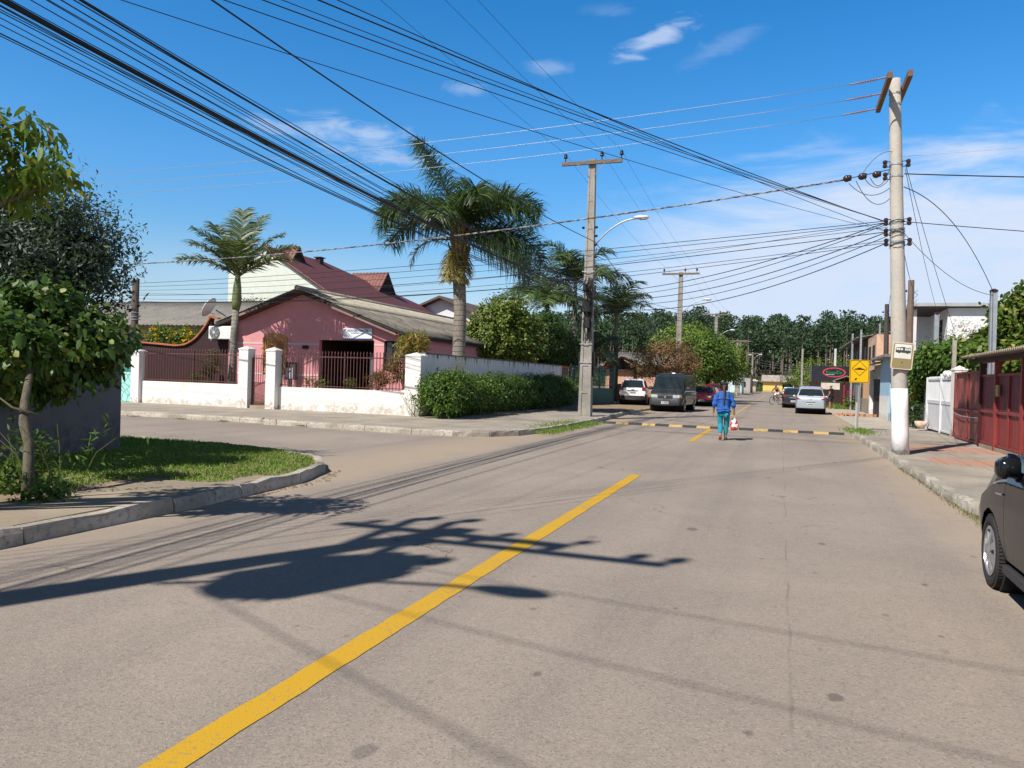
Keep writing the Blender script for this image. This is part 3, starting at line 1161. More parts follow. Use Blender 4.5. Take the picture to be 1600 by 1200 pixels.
text('ESCRITÓRIO CONTÁBIL', 0.135, (-17.72, 28.925, 3.385), (PI / 2, 0, 0), m_navy, 'lettering', sg, sx=0.72)
text('contabilidade e impostos', 0.06, (-17.55, 28.925, 3.315), (PI / 2, 0, 0), m_navy, 'small_lettering', sg, sx=1.3)
mb = MB()
mb.prism([(-17.9, 3.49), (-17.77, 3.49), (-17.77, 3.46), (-17.84, 3.45), (-17.77, 3.40), (-17.86, 3.43)], 'Y', 28.92, 28.93)
mb.build('emblem', m_navy, sg)
mb = MB()
for z, a in ((3.235, .42), (3.205, .3), (3.165, .45)):
    mb.box(-17.86, -17.86 + a, 28.926, 28.93, z, z + .009)
mb.build('small_print', pm('grey_print', (0.3, 0.33, 0.33), None, 3), sg)

# air conditioner
ac = thing('air_conditioner', 'white outdoor air conditioner unit with round fan hung beside the small palm', 'air conditioner', (-24.05, 28.6, 2.97))
mb = MB()
mb.box(-24.72, -23.42, 28.5, 28.85, 2.97, 3.56)
mb.build('casing', pm('ac_white', (0.74, 0.73, 0.72), (0.68, 0.67, 0.66), 2, 0.5), ac, bevel=0.03)
mb = MB()
mb.lathe([(0.27, 28.46), (0.27, 28.50)], (-24.36, 0, 3.27), 24, 'Y')
fan = mb.build('fan_grille', pm('ac_grille', (0.11, 0.13, 0.14), (0.16, 0.18, 0.19), 9, 0.6), ac)
mb = MB()
for i in range(5):
    mb.lathe([(0.06 + i * .045, 28.445), (0.066 + i * .045, 28.46)], (-24.36, 0, 3.27), 24, 'Y')
mb = MB()
mb.lathe([(0.065, 28.43), (0.065, 28.46)], (-24.36, 0, 3.27), 16, 'Y')
for k in range(8):
    a = k * PI / 4
    mb.obox((-24.36 + .16 * math.cos(a), 28.447, 3.27 + .16 * math.sin(a)), (.2, .015, .012), ry=-a)
mb.build('fan_hub', pm('ac_white2', (0.6, 0.6, 0.6), None, 2), fan)
mb = MB()
mb.box(-24.6, -24.55, 28.5, 29.02, 2.9, 2.965)
mb.box(-23.55, -23.5, 28.5, 29.02, 2.9, 2.965)
mb.build('bracket', m_alu, ac)

# curved dark garden wall with terracotta coping
cwp = [(-30.2, 2.70), (-29, 2.73), (-28.0, 2.68), (-27.0, 2.62), (-26.4, 2.70), (-25.9, 2.95), (-25.5, 3.32), (-25.2, 3.70), (-25.0, 4.02)]
cw = thing('curved_wall', 'dark maroon garden wall with upswept terracotta coping beside the pink house', 'wall', (-27.6, 29.1, 0))
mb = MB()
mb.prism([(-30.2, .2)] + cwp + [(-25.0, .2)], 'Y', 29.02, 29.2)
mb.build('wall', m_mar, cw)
cp = curve_pts(cwp, 0.22)
mb = MB()
for (a, b) in zip(cp[:-1], cp[1:]):
    d = Vector((b[0] - a[0], 0, b[1] - a[1]))
    ang = math.atan2(d.z, d.x)
    mb.obox(((a[0] + b[0]) / 2, 29.08, (a[1] + b[1]) / 2 + .045), (d.length * 1.02, .34, .07 + random.uniform(0, .02)), ry=-ang)
m_terra = pm('terracotta', (0.46, 0.15, 0.06), (0.33, 0.12, 0.06), 7, 0.8, 0.3, 40)
mb.build('coping', m_terra, cw, bevel=0.012)
mb = MB()
for k in range(4):
    mb.obox((-24.98 + k * .14, 28.95, 4.03 - k * .03), (.16, .3, .07), ry=R(10))
mb.build('end_tiles', m_terra, cw)

# satellite dish
sd = thing('satellite_dish', 'white satellite dish tilted up on the end of the curved wall', 'satellite dish', (-25.1, 30.2, 3.2))
mb = MB()
prof = [(0.01 + 0.5 * i / 8, 0.11 * (i / 8) ** 2) for i in range(9)]
prof += [(0.5, 0.125), (0.49, 0.14)] + [(0.47 * (8 - i) / 8 + 0.005, 0.02 + 0.11 * ((8 - i) / 8) ** 2) for i in range(9)]
mb.lathe(prof, (0, 0, 0), 28)
dish = mb.build('dish', pm('dish_white', (0.72, 0.72, 0.72), (0.62, 0.62, 0.62), 3, 0.5), sd, smooth=True, local=True)
dish.location = (-0.55, -0.5, 1.28)
dish.rotation_euler = (R(58), R(-22), R(-62))
mb = MB()
mb.tube([(-25.1, 30.2, 3.0), (-25.1, 30.2, 4.1), (-25.5, 29.85, 4.42)], 0.035, 8)
mb.tube([(-25.5, 29.8, 4.2), (-26.15, 29.3, 4.5)], 0.015, 6)
mb.build('mast', m_alu, sd)

# low front wall with pillars, fence and gate
def pillar(name, label, x, y, w, d, h, z0=.1, m=m_whitep, grp=None):
    p = thing(name, label, 'pillar', (x, y, z0), 0, grp)
    q = MB()
    q.box(x - w / 2, x + w / 2, y - d / 2, y + d / 2, z0, h - .16)
    q.build('shaft', m, p, bevel=0.012)
    q = MB()
    q.box(x - w / 2 - .02, x + w / 2 + .02, y - d / 2 - .02, y + d / 2 + .02, h - .16, h - .12)
    a, b = w / 2 + .02, d / 2 + .02
    q.add([(x - a, y - b, h - .12), (x + a, y - b, h - .12), (x + a, y + b, h - .12), (x - a, y + b, h - .12), (x, y, h)],
          [(0, 1, 4), (1, 2, 4), (2, 3, 4), (3, 0, 4)])
    q.build('cap', m, p)
    return p


pillar('gate_pillar', 'white pillar at the far left end of the low white wall', -25.2, 25.0, .42, .4, 2.38)
pillar('gate_pillar', 'white pillar on the left of the narrow iron gate', -19.72, 24.92, .44, .44, 2.55)
pillar('gate_pillar', 'white pillar on the right of the narrow iron gate', -18.46, 24.92, .44, .44, 2.52)
lw = MB()
lw.box(-24.98, -19.95, 24.95, 25.12, .1, 1.03)
tag(lw.build('low_wall', m_white, None, bevel=0.015), 'long low white wall below the dark railings left of the gate', 'wall')
lw = MB()
cor = [(-13.1 + .85 * (1 - math.cos(i / 8 * PI / 2)), 1.0 + 0.9 * math.sin(0) + .5 * (i / 8) ** 3) for i in range(9)]
lw.prism([(-18.23, .1), (-18.23, 1.0), (-13.1, 1.0)] + cor[1:] + [(-12.25, .1)], 'Y', 24.95, 25.12)
tag(lw.build('low_wall', m_white, None), 'low white wall with flower bed behind it right of the gate', 'wall')

m_iron = pm('rust_red_iron', (0.115, 0.042, 0.036), (0.075, 0.03, 0.026), 5, 0.6)


def fence(label, x0, x1, y, zb, zt, posts):
    f = thing('iron_fence', label, 'fence', ((x0 + x1) / 2, y, zb))
    q = MB()
    q.box(x0, x1, y - .015, y + .015, zt - .26, zt - .22)
    q.build('rail', m_iron, f)
    q = MB()
    q.box(x0, x1, y - .015, y + .015, zb + .06, zb + .09)
    q.build('rail', m_iron, f)
    for px in posts:
        q = MB()
        q.box(px - .022, px + .022, y - .03, y + .03, zb, zt - .1)
        q.build('post', m_iron, f)
    q = MB()
    q.box(-.011, .011, -.011, .011, 0.005, zt - zb - .09)
    q.add([(-.03, 0, zt - zb - .09), (0, -.012, zt - zb - .09), (.03, 0, zt - zb - .09), (0, .012, zt - zb - .09), (0, 0, zt - zb)],
          [(0, 1, 4), (1, 2, 4), (2, 3, 4), (3, 0, 4), (3, 2, 1, 0)])
    n = int((x1 - x0) / 0.135)
    first = None
    for i in range(n):
        px = x0 + (i + .5) * (x1 - x0) / n
        if first is None:
            first = q.build('picket', m_iron, f, local=True)
            o = first
        else:
            o = first.copy()
            COL.objects.link(o)
            o.parent = f
        o.location = (px - (x0 + x1) / 2, 0, 0)
    return f


fence('spiked iron railing on the long low wall before the dark maroon wall', -24.95, -19.96, 25.03, 1.03, 2.42, (-22.4,))
fence('spiked iron railing on the low wall before the porch and flower bed', -18.22, -12.62, 25.03, 1.0, 2.42, (-15.4,))
g = thing('iron_gate', 'narrow barred iron gate between two white pillars', 'gate', (-19.1, 24.95, .1))
mb = MB()
mb.box(-19.48, -18.70, 24.93, 24.97, .28, .33)
mb.box(-19.48, -18.70, 24.93, 24.97, 1.1, 1.14)
mb.box(-19.48, -18.70, 24.93, 24.97, 2.05, 2.09)
mb.box(-19.48, -19.44, 24.93, 24.97, .33, 2.05)
mb.box(-18.74, -18.70, 24.93, 24.97, .33, 2.05)
mb.build('frame', m_iron, g)
mb = MB()
for i in range(13):
    x = -19.40 + i * .053
    mb.box(x - .007, x + .007, 24.94, 24.96, .33, 1.1 if i % 2 else 2.2)
mb.build('bars', m_iron, g)
mb = MB()
mb.box(-19.49, -18.69, 24.8, 25.3, .1, .24)
tag(mb.build('doorstep', m_conc2, None, bevel=.02), 'mossy concrete step under the narrow iron gate', 'step')
# meter box
mbx = thing('meter_box', 'grey electricity meter box with open flap behind the railing', 'meter box', (-18.0, 25.3, 1.3))
mb = MB()
mb.box(-18.22, -17.72, 25.25, 25.45, 1.28, 1.95)
mb.build('case', pm('meter_dark', (0.07, 0.06, 0.06), None, 4, .5), mbx)
mb = MB()
mb.box(-18.15, -17.82, 25.225, 25.25, 1.32, 1.74)
mb.build('door', pm('meter_grey', (0.42, 0.43, 0.46), (0.32, 0.33, 0.36), 5, .4), mbx)
mb = MB()
mb.obox((-17.96, 25.22, 1.6), (.16, .02, .03), ry=R(-35))
mb.build('latch', m_dark, mbx)
mb = MB()
mb.box(-18.05, -17.95, 25.3, 25.4, .2, 1.28)
mb.build('stand', m_conc2, mbx)

pillar('corner_pillar', 'broad white corner pillar where the white walls meet', -12.42, 25.0, .62, .55, 2.42)
sw_ = thing('boundary_wall', 'tall white side wall streaked with black runs behind the clipped hedges', 'wall', (-12.3, 40, 0))
mb = MB()
mb.box(-12.4, -12.22, 25.28, 43.7, .1, 2.38)
mb.build('wall', m_whitew, sw_)
mb = MB()
mb.box(-12.43, -12.19, 25.28, 43.7, 2.38, 2.43)
mb.build('coping', pm('mossy_coping', (0.22, 0.21, 0.17), (0.10, 0.10, 0.08), 3, .9), sw_)
for y in (28.6, 31.8, 35.0, 38.2, 41.0, 43.5):
    mb = MB()
    mb.box(-12.215, -12.19, y - .09, y + .09, .1, 2.375)
    mb.build('pilaster', m_whitew, sw_)

# left neighbour: turquoise stone wall, low grey roof, wooden post
tq = MB()
tq.box(-40, -25.42, 24.95, 25.15, .1, 1.36)
mt, tt, bb = mat('turquoise_flagstone')
v = vecs(tt, 'World')
x_, y_, z_ = tt.sep(v)
vo = tt.new('ShaderNodeTexVoronoi', feature='DISTANCE_TO_EDGE')
tt.l.new(tt.xyz(x_, z_, 0.0), vo.inputs['Vector'])
vo.inputs['Scale'].default_value = 3.4
e = tt.step(vo.outputs[0], 0.0, 0.06)
tt.l.new(tt.mix(e, (0.14, 0.36, 0.33), (0.33, 0.66, 0.60)), bb.inputs['Base Color'])
bb.inputs['Roughness'].default_value = .7
bumpn(tt, bb, e, 0.8, 0.03)
tag(tq.build('stone_wall', mt, None, bevel=.02), 'turquoise painted flagstone wall at the end of the white wall', 'wall')
tg = MB()
tg.box(-40, -25.42, 25.0, 25.06, 1.36, 2.05)
tag(tg.build('fence_panel', pm('teal_sheet', (0.06, 0.19, 0.19), (0.05, 0.15, 0.15), 2, .5)), 'dark teal sheet panel above the turquoise stone wall', 'fence panel')

nh = thing('neighbour_house', 'low house with long grey corrugated roof left of the pink house', 'house', (-34, 40, 0))
mb = MB()
mb.box(-42, -29.5, 36, 45, .1, 4.25)
mb.build('wall', wallpaint('neighbour_paint', (0.42, 0.36, 0.3)), nh)
mb = MB()
corr(mb, (-44, 34.6, 4.05), (-28.6, 34.6, 4.02), (-44, 40.2, 5.95), (-28.6, 40.2, 5.85), 0.3, 0.03, 3, 4)
corr(mb, (-44, 46, 4.05), (-28.6, 46, 4.02), (-44, 40.2, 5.95), (-28.6, 40.2, 5.85), 0.3, 0.03, 3, 4)
mb.build('roof', m_fib_n, nh, smooth=True, solid=.015, fix=False)
mb = MB()
mb.prism([(36, 4.2), (45, 4.2), (40.2, 5.8)], 'X', -29.6, -29.5)
mb.build('gable', m_conc2, nh)

wp = thing('wooden_post', 'dark weathered wooden utility post beside the turquoise wall', 'utility pole', (-26.1, 25.6, 0.1))
mb = MB()
mb.tube([(-26.15, 25.6, .1), (-26.1, 25.6, 2.6), (-26.07, 25.6, 5.32)], [.17, .15, .14], 10)
m_oldwood = barkm('old_wood', (0.085, 0.065, 0.055), (0.05, 0.04, 0.037))
mb.build('shaft', m_oldwood, wp, smooth=True)
mb = MB()
for z in (4.55, 4.75):
    mb.lathe([(.05, z - .05), (.06, z), (.05, z + .05)], (-26.31, 25.56, 0), 10)
mb.build('insulator', m_dark, wp)
mb = MB()
for z in (3.6, 3.72, 3.9):
    mb.lathe([(.165, z), (.165, z + .03)], (-26.09, 25.6, 0), 12)
mb.build('wire_binding', m_alu, wp)

# tall pale green house with maroon tiled roof behind
def tilem(name, c1, c2, f=3.6, axis=1):
    m, t, b = mat(name)
    v = vecs(t, 'World')
    p = t.sep(v)
    w = t.m('FRACT', t.m('MULTIPLY', p[axis], f))
    w2 = t.m('FRACT', t.m('MULTIPLY', p[2], 5.2))
    n = t.noise(6, v, 4, .7)
    h = t.m('ADD', t.m('ABSOLUTE', t.m('SUBTRACT', w, .5)), t.m('MULTIPLY', w2, .6))
    col = t.mix(t.step(n, .35, .65), c1, c2)
    col = t.mix(t.m('MULTIPLY', t.step(w2, .8, .98), .55), col, tuple(a * .35 for a in c1))
    t.l.new(col, b.inputs['Base Color'])
    b.inputs['Roughness'].default_value = .75
    bumpn(t, b, h, .8, .05)
    MC[name] = m
    return m


m_mtile = tilem('maroon_tile', (0.155, 0.047, 0.05), (0.105, 0.036, 0.04))
m_green = wallpaint('pale_green_paint', (0.60, 0.64, 0.57), base=.2)
gh = thing('green_house', 'tall pale green house with steep maroon tiled roof behind the pink house', 'house', (-33, 50, 0))
mb = MB()
mb.box(-37.4, -28.9, 45, 58, .1, 6.7)
mb.prism([(-37.4, 6.7), (-28.9, 6.7), (-28.9, 6.85), (-34.2, 10.2), (-37.4, 8.9)], 'Y', 45, 45.25)
mb.build('wall', m_green, gh)
mb = MB()
A, B, C_, D_ = (-28.3, 44.7, 6.65), (-34.3, 44.7, 10.35), (-34.3, 52, 10.35), (-29.8, 62.5, 7.5)
E_ = (-28.3, 62.5, 6.65)
th = .14
for tri in ((A, E_, D_, C_, B),):
    n = len(tri)
    mb.add([*tri, *[(p[0], p[1], p[2] - th) for p in tri]], [tuple(range(n)), tuple(range(n, 2 * n))[::-1]] + [(i, (i + 1) % n, n + (i + 1) % n, n + i) for i in range(n)])
F_, G_ = (-37.9, 44.7, 8.7), (-37.9, 54, 8.7)
mb.add([B, C_, G_, F_], [(0, 1, 2, 3)])
mb.build('roof', m_mtile, gh)
mb = MB()
mb.tube([(-28.3, 44.66, 6.62), (-34.3, 44.66, 10.3)], .06, 6)
mb.build('verge_trim', pm('verge_maroon', (0.2, 0.08, 0.08), None, 4), gh)


def dormer(cx, cy, w, ln, z, hz):
    d = MB()
    a = [(cy - w / 2, z), (cy + w / 2, z), (cy, z + hz)]
    d.prism([(cy - w / 2 + .1, z), (cy + w / 2 - .1, z), (cy, z + hz - .12)], 'X', cx - ln, cx - .12)
    o = d.build('dormer', m_dark, gh)
    q = MB()
    corr(q, (cx, cy - w / 2 - .15, z - .1), (cx - ln, cy - w / 2 - .15, z - .1), (cx, cy, z + hz), (cx - ln, cy, z + hz), .32, .04, 2, 5)
    corr(q, (cx, cy + w / 2 + .15, z - .1), (cx - ln, cy + w / 2 + .15, z - .1), (cx, cy, z + hz), (cx - ln, cy, z + hz), .32, .04, 2, 5)
    q.build('dormer_roof', tilem('brown_ridge_tile', (0.27, 0.12, 0.10), (0.17, 0.07, 0.06), 3, 0), o, smooth=True, solid=.05, fix=False)


dormer(-30.9, 56.6, 2.6, 3.4, 8.35, 1.65)
dormer(-33.0, 47.2, 1.6, 1.6, 9.45, 1.15)
mb = MB()
mb.box(-33.9, -33.5, 50.5, 51.0, 9.6, 10.35)
mb.box(-34.0, -33.4, 50.4, 51.1, 10.35, 10.42)
mb.build('chimney', m_mar, gh)

wh = thing('white_house', 'pale bluish white gabled house seen behind the tall palm', 'house', (-28.5, 62, 0))
mb = MB()
mb.box(-32, -24.6, 62, 72, .1, 6.9)
mb.prism([(-32, 6.9), (-24.6, 6.9), (-28.4, 8.4)], 'Y', 62, 62.2)
mb.build('wall', wallpaint('bluish_white', (0.62, 0.66, 0.70)), wh)
mb = MB()
for s in (-1, 1):
    a = (-28.4 + s * 4.6, 61.2)
    mb.add([(-28.4, 61.2, 8.62), (-28.4, 73, 8.62), (-28.4 + s * 4.8, 73, 6.7), (-28.4 + s * 4.8, 61.2, 6.7),
            (-28.4, 61.2, 8.42), (-28.4, 73, 8.42), (-28.4 + s * 4.8, 73, 6.5), (-28.4 + s * 4.8, 61.2, 6.5)],
           [(0, 1, 2, 3), (7, 6, 5, 4), (0, 3, 7, 4), (3, 2, 6, 7), (1, 5, 6, 2)])
mb.build('roof', pm('dark_brown_roof', (0.12, 0.085, 0.075), (0.08, 0.06, 0.055), 3, .85), wh)
mb = MB()
mb.prism([(-27.2, 6.2), (-25.6, 6.2), (-26.4, 6.9)], 'Y', 60.5, 61.9)
mb.build('porch_roof', m_terra, wh)

# beyond the white wall: brick wall, mesh fence, tiled porch, old houses
mb = MB()
mb.box(-12.5, -12.32, 43.72, 45.6, .1, 2.3)
bw = thing('brick_wall', 'short weathered brick wall with terracotta coping past the white wall', 'wall', (-12.4, 44.6, .1))
m_brick = brickm('old_brick', (0.27, 0.12, 0.08), (0.20, 0.09, 0.065), (0.19, 0.16, 0.135))
mb.build('wall', m_brick, bw)
mb = MB()
mb.box(-12.56, -12.26, 43.72, 45.65, 2.3, 2.41)
mb.build('coping', m_terra, bw)
tf = thing('mesh_fence', 'blue green mesh fence on a painted base left of the white car', 'fence', (-12.2, 45.7, 0), R(59.5))
mb = MB()
mb.box(0, 4.0, 0, .15, .05, 1.12)
mb.build('base_wall', pm('dull_teal', (0.085, 0.17, 0.165), (0.06, 0.13, 0.13), 1.2, .8), tf, local=True)
mb = MB()
for i in range(29):
    x = .06 + i * .135
    mb.box(x - .01, x + .01, .05, .07, 1.12, 2.45)
for z in (1.3, 1.7, 2.1, 2.42):
    mb.box(0, 4.0, .04, .08, z, z + .025)
mb.build('mesh', pm('teal_metal', (0.05, 0.22, 0.21), None, 3, .5), tf, local=True)
for x in (0, 1.33, 2.66, 4.0):
    mb = MB()
    mb.box(x - .05, x + .05, .0, .1, 1.12, 2.6)
    mb.build('post', pm('teal_post', (0.07, 0.17, 0.165), None, 3, .6), tf, local=True)
pr = thing('tiled_porch', 'small gateway roof of orange tiles over brick posts behind the white car', 'porch', (-11.2, 58, 0))
mb = MB()
mb.box(-12.3, -12.05, 57.4, 57.6, .1, 2.6)
mb.box(-10.45, -10.2, 57.4, 57.6, .1, 2.6)
mb.box(-12.05, -10.45, 57.45, 57.55, .1, 1.4)
mb.build('brick_post', m_brick, pr)
mb = MB()
corr(mb, (-12.75, 57, 2.62), (-12.75, 59.2, 2.62), (-11.3, 57, 3.4), (-11.3, 59.2, 3.4), .22, .03, 2, 6)
corr(mb, (-9.8, 57, 2.62), (-9.8, 59.2, 2.62), (-11.3, 57, 3.4), (-11.3, 59.2, 3.4), .22, .03, 2, 6)
mb.build('roof', pm('orange_tile', (0.60, 0.17, 0.05), (0.45, 0.13, 0.05), 5, .75), pr, smooth=True, solid=.06, fix=False)
mb = MB()
mb.prism([(-12.6, 2.5), (-9.95, 2.5), (-11.3, 3.25)], 'Y', 57.1, 57.2)
mb.build('gable', m_mar, pr)
mp = MB()
mp.tube([(-11.35, 55.2, .1), (-11.33, 55.2, 2.5), (-11.36, 55.2, 4.35)], [.17, .15, .14], 9)
tag(mp.build('wooden_post', barkm('mossy_wood', (0.12, 0.10, 0.05), (0.06, 0.055, 0.035)), None, smooth=True), 'mossy wooden post standing before the orange tiled gateway roof', 'post')

ph = thing('peach_house', 'low peach coloured house half hidden behind the reddish tree', 'house', (-10, 64, 0))
mb = MB()
mb.box(-14, -7.6, 64, 74, .1, 2.9)
mb.build('wall', wallpaint('peach_paint', (0.55, 0.31, 0.22)), ph)
mb = MB()
corr(mb, (-14.5, 63.3, 2.85), (-7.2, 63.3, 2.85), (-14.5, 69, 4.2), (-7.2, 69, 4.2), .3, .03, 2, 5)
corr(mb, (-14.5, 75, 2.85), (-7.2, 75, 2.85), (-14.5, 69, 4.2), (-7.2, 69, 4.2), .3, .03, 2, 5)
mb.build('roof', m_fib_n, ph, smooth=True, solid=.02, fix=False)
mb = MB()
mb.box(-9.6, -8.6, 63.96, 64.0, 1.1, 2.2)
mb.build('window', m_glass, ph)

# ================================================================ TREES AND PLANTS
m_bark = barkm('grey_bark', (0.17, 0.135, 0.10), (0.09, 0.07, 0.055))
m_bark_d = barkm('dark_bark', (0.07, 0.055, 0.042), (0.04, 0.032, 0.026))
L_broad = leafm('broad_leaf', (0.030, 0.080, 0.012), (0.085, 0.165, 0.022), (0.22, 0.25, 0.05))
L_olive = leafm('olive_leaf', (0.030, 0.056, 0.036), (0.058, 0.092, 0.052), (0.15, 0.17, 0.13), trans=.15, rough=.5, gloss=.4)
L_yell = leafm('yellow_green_leaf', (0.085, 0.165, 0.016), (0.17, 0.25, 0.03), (0.34, 0.32, 0.04), trans=.38)
L_hedge = leafm('hedge_leaf', (0.048, 0.115, 0.014), (0.10, 0.185, 0.024), (0.20, 0.25, 0.05))
L_hedge2 = leafm('clipped_hedge_leaf', (0.036, 0.092, 0.014), (0.07, 0.14, 0.022), (0.13, 0.17, 0.04))
L_dark = leafm('dark_leaf', (0.026, 0.068, 0.015), (0.065, 0.12, 0.024), None)
L_shrub = leafm('glossy_leaf', (0.075, 0.14, 0.016), (0.17, 0.22, 0.03), (0.30, 0.30, 0.05), gloss=.5)
L_red = leafm('reddish_leaf', (0.22, 0.085, 0.055), (0.16, 0.145, 0.045), (0.36, 0.15, 0.11))
L_lime = leafm('lime_leaf', (0.11, 0.205, 0.022), (0.20, 0.28, 0.04), (0.29, 0.33, 0.07))
L_pine = leafm('pine_needles', (0.032, 0.070, 0.036), (0.066, 0.112, 0.054), (0.10, 0.145, 0.07), trans=.12, rough=.7, gloss=.2)
L_croton = leafm('croton_leaf', (0.16, 0.17, 0.025), (0.30, 0.24, 0.05), (0.45, 0.14, 0.03))
L_orange = leafm('orange_leaf', (0.40, 0.13, 0.03), (0.12, 0.12, 0.03), (0.5, 0.2, 0.05))
L_flower = leafm('yellow_petal', (0.72, 0.48, 0.01), (0.62, 0.38, 0.01), None, trans=.3)
L_palm = leafm('palm_leaflet', (0.030, 0.070, 0.022), (0.085, 0.140, 0.034), (0.16, 0.19, 0.08), trans=.2, gloss=.6, rough=.4)
L_palmy = leafm('old_palm_leaflet', (0.28, 0.21, 0.04), (0.20, 0.19, 0.035), (0.34, 0.22, 0.07))
L_palms = leafm('small_palm_leaflet', (0.045, 0.095, 0.026), (0.10, 0.15, 0.04), (0.30, 0.26, 0.15), trans=.22, gloss=.5)

# -- corner plot: the leaning young tree
T = thing('broadleaf_tree', 'young broadleaf tree with a crooked trunk on the grassy corner plot', 'tree', (-7.85, 6.25, .12))
mb = MB()
tp = [(-7.80, 6.25, .1), (-7.88, 6.3, .42), (-7.93, 6.34, .70), (-8.06, 6.38, .93), (-8.14, 6.44, 1.15), (-8.34, 6.65, 1.45), (-8.9, 7.1, 1.85)]
mb.tube(tp, [.085, .06, .056, .06, .048, .04, .026], 10)
for e in ((-10.6, 8.2, 2.1), (-11.0, 7.5, 2.0)):
    a = Vector(tp[-1])
    mb.tube([a, a.lerp(Vector(e), .5) + Vector((0, 0, .12)), e], [.033, .022, .008], 6)
mb.tube([(-7.9, 6.42, 1.02), (-8.15, 6.3, 1.1), (-8.3, 6.2, 1.25)], [.02, .014, .006], 5)
mb.build('trunk', barkm('green_grey_bark', (0.13, 0.11, 0.075), (0.07, 0.06, 0.042)), T, smooth=True)
blobs = [(-10.28, 8.03, 2.05, 1.15, 1.0, 0.56), (-11.28, 7.63, 2.0, 0.9, 0.9, 0.6), (-9.53, 8.48, 1.95, 0.7, 0.6, 0.55), (-10.18, 8.13, 1.45, 0.95, 0.8, 0.36), (-11.38, 7.43, 1.6, 0.8, 0.8, 0.5), (-9.88, 8.03, 2.52, 0.62, 0.5, 0.26), (-8.45, 6.85, 1.72, .40, .3, .22), (-8.8, 6.6, 1.95, .5, .35, .32), (-10.5, 7.1, 2.2, 0.7, 0.5, 0.42), (-9.9, 7.2, 1.75, 0.6, 0.4, 0.3)]
crown('crown', blobs, 640, 24, .19, .115, .074, L_broad, T, up=-.3, droop=.28, shell=.62, outw=.8, shape='oval')
S_ = thing('weed_shrub', 'leafy weeds growing round the foot of the crooked young tree', 'shrub', (-7.7, 6.2, .12))
P = np.array([[-7.45, 6.2, .25, .32, .25, .16], [-8.1, 6.55, .45, .35, .3, .35], [-7.6, 6.0, .2, .3, .2, .12], [-8.35, 6.5, .3, .35, .3, .25]])
crown('foliage', [tuple(p) for p in P], 70, 18, .12, .075, .045, L_broad, S_, up=.4, shell=.2)
mb = MB()
for k in range(14):
    a = random.uniform(0, 2 * PI)
    b = Vector((-7.85 + random.uniform(-.3, .35), 6.35 + random.uniform(-.1, .3), .12))
    e = b + Vector((math.cos(a) * .5, math.sin(a) * .35, random.uniform(.35, .8)))
    mb.tube([b, b.lerp(e, .5) + Vector((0, 0, .15)), e], [.007, .005, .003], 5)
mb.build('stem', leafm('green_stem', (0.10, 0.14, 0.03), (0.15, 0.16, 0.05)), S_)
C = np.concatenate([np.linspace(b0, b1, 30) for b0, b1 in (((-7.75, 6.5, .2), (-7.35, 6.9, .95)), ((-7.75, 6.6, .3), (-7.1, 7.3, .55)), ((-8.0, 6.6, .2), (-7.7, 7.2, .8)), ((-8.2, 6.3, .2), (-8.6, 6.7, .9)))]) + RNG.normal(size=(120, 3)) * .05
V, F = rand_leaves(C, .11, .025, up=.5)
npmesh('spray_leaves', V, F, L_hedge, S_)

# -- overhanging yellow-green tree at the upper left (trunk just outside the picture)
T = thing('overhanging_tree', 'yellow green leafy branches reaching in at the upper left', 'tree', (-9.0, 3.6, .1))
blobs = [(-6.85, 4.9, 3.58, .66, .5, .15), (-6.5, 5.1, 3.36, .50, .4, .12), (-7.5, 4.6, 3.8, .9, .7, .26), (-6.75, 5.1, 3.18, .45, .4, .09), (-7.7, 4.5, 3.4, .8, .6, .2), (-6.75, 5.0, 3.76, .42, .4, .08)]
limbs(T, (-9.0, 3.6, .1), (-8.6, 4.0, 3.1), .12, blobs, 14, m_bark)
P, O = clump_points(blobs, 230, 16, .13, .4)
V, F = rand_leaves(P, .105, .042, up=-.6, droop=.35, out=O, outw=.7, shape='oval')
npmesh('crown', V, F, L_yell, T)

# -- olive-like tree behind the grey wall
T = thing('olive_tree', 'dark fine leaved olive like tree behind the grey corner wall', 'tree', (-12.0, 8.9, .1))
blobs = [(-11.57, 8.82, 3.31, 1.56, 1.37, 1.04), (-11.27, 9.12, 3.88, 0.96, 0.76, 0.68), (-12.56, 8.28, 3.43, 1.2, 0.99, 0.96), (-10.81, 9.27, 2.9, 0.88, 0.91, 0.72), (-12.71, 7.9, 2.74, 1.28, 1.14, 0.8), (-12.03, 8.59, 3.96, 0.72, 0.68, 0.48), (-10.59, 9.42, 3.43, 0.64, 0.61, 0.48)]
limbs(T, (-12.0, 8.9, .1), (-11.8, 8.9, 2.6), .12, blobs, 16, m_bark_d)
crown('crown', blobs, 1500, 30, .24, .10, .034, L_olive, T, up=.5, droop=.0, shell=.25, outw=.8)
P = []
for b in blobs:
    for k in range(44):
        d = unit(RNG.normal(size=(1, 3)))[0]
        d[2] = abs(d[2])
        st = np.array(b[:3]) + d * np.array(b[3:]) * .92
        dr = unit((d * np.array([.7, .7, 1]) + np.array([0, 0, .6]))[None])[0]
        for s_ in np.linspace(0, random.uniform(.25, .65), 18):
            P.append(st + dr * s_ + RNG.normal(size=3) * .02)
V, F = rand_leaves(np.array(P), .085, .024, up=.6)
npmesh('twigs', V, F, L_olive, T)

# a big street tree behind the photographer's left shoulder is not in the picture and is left out

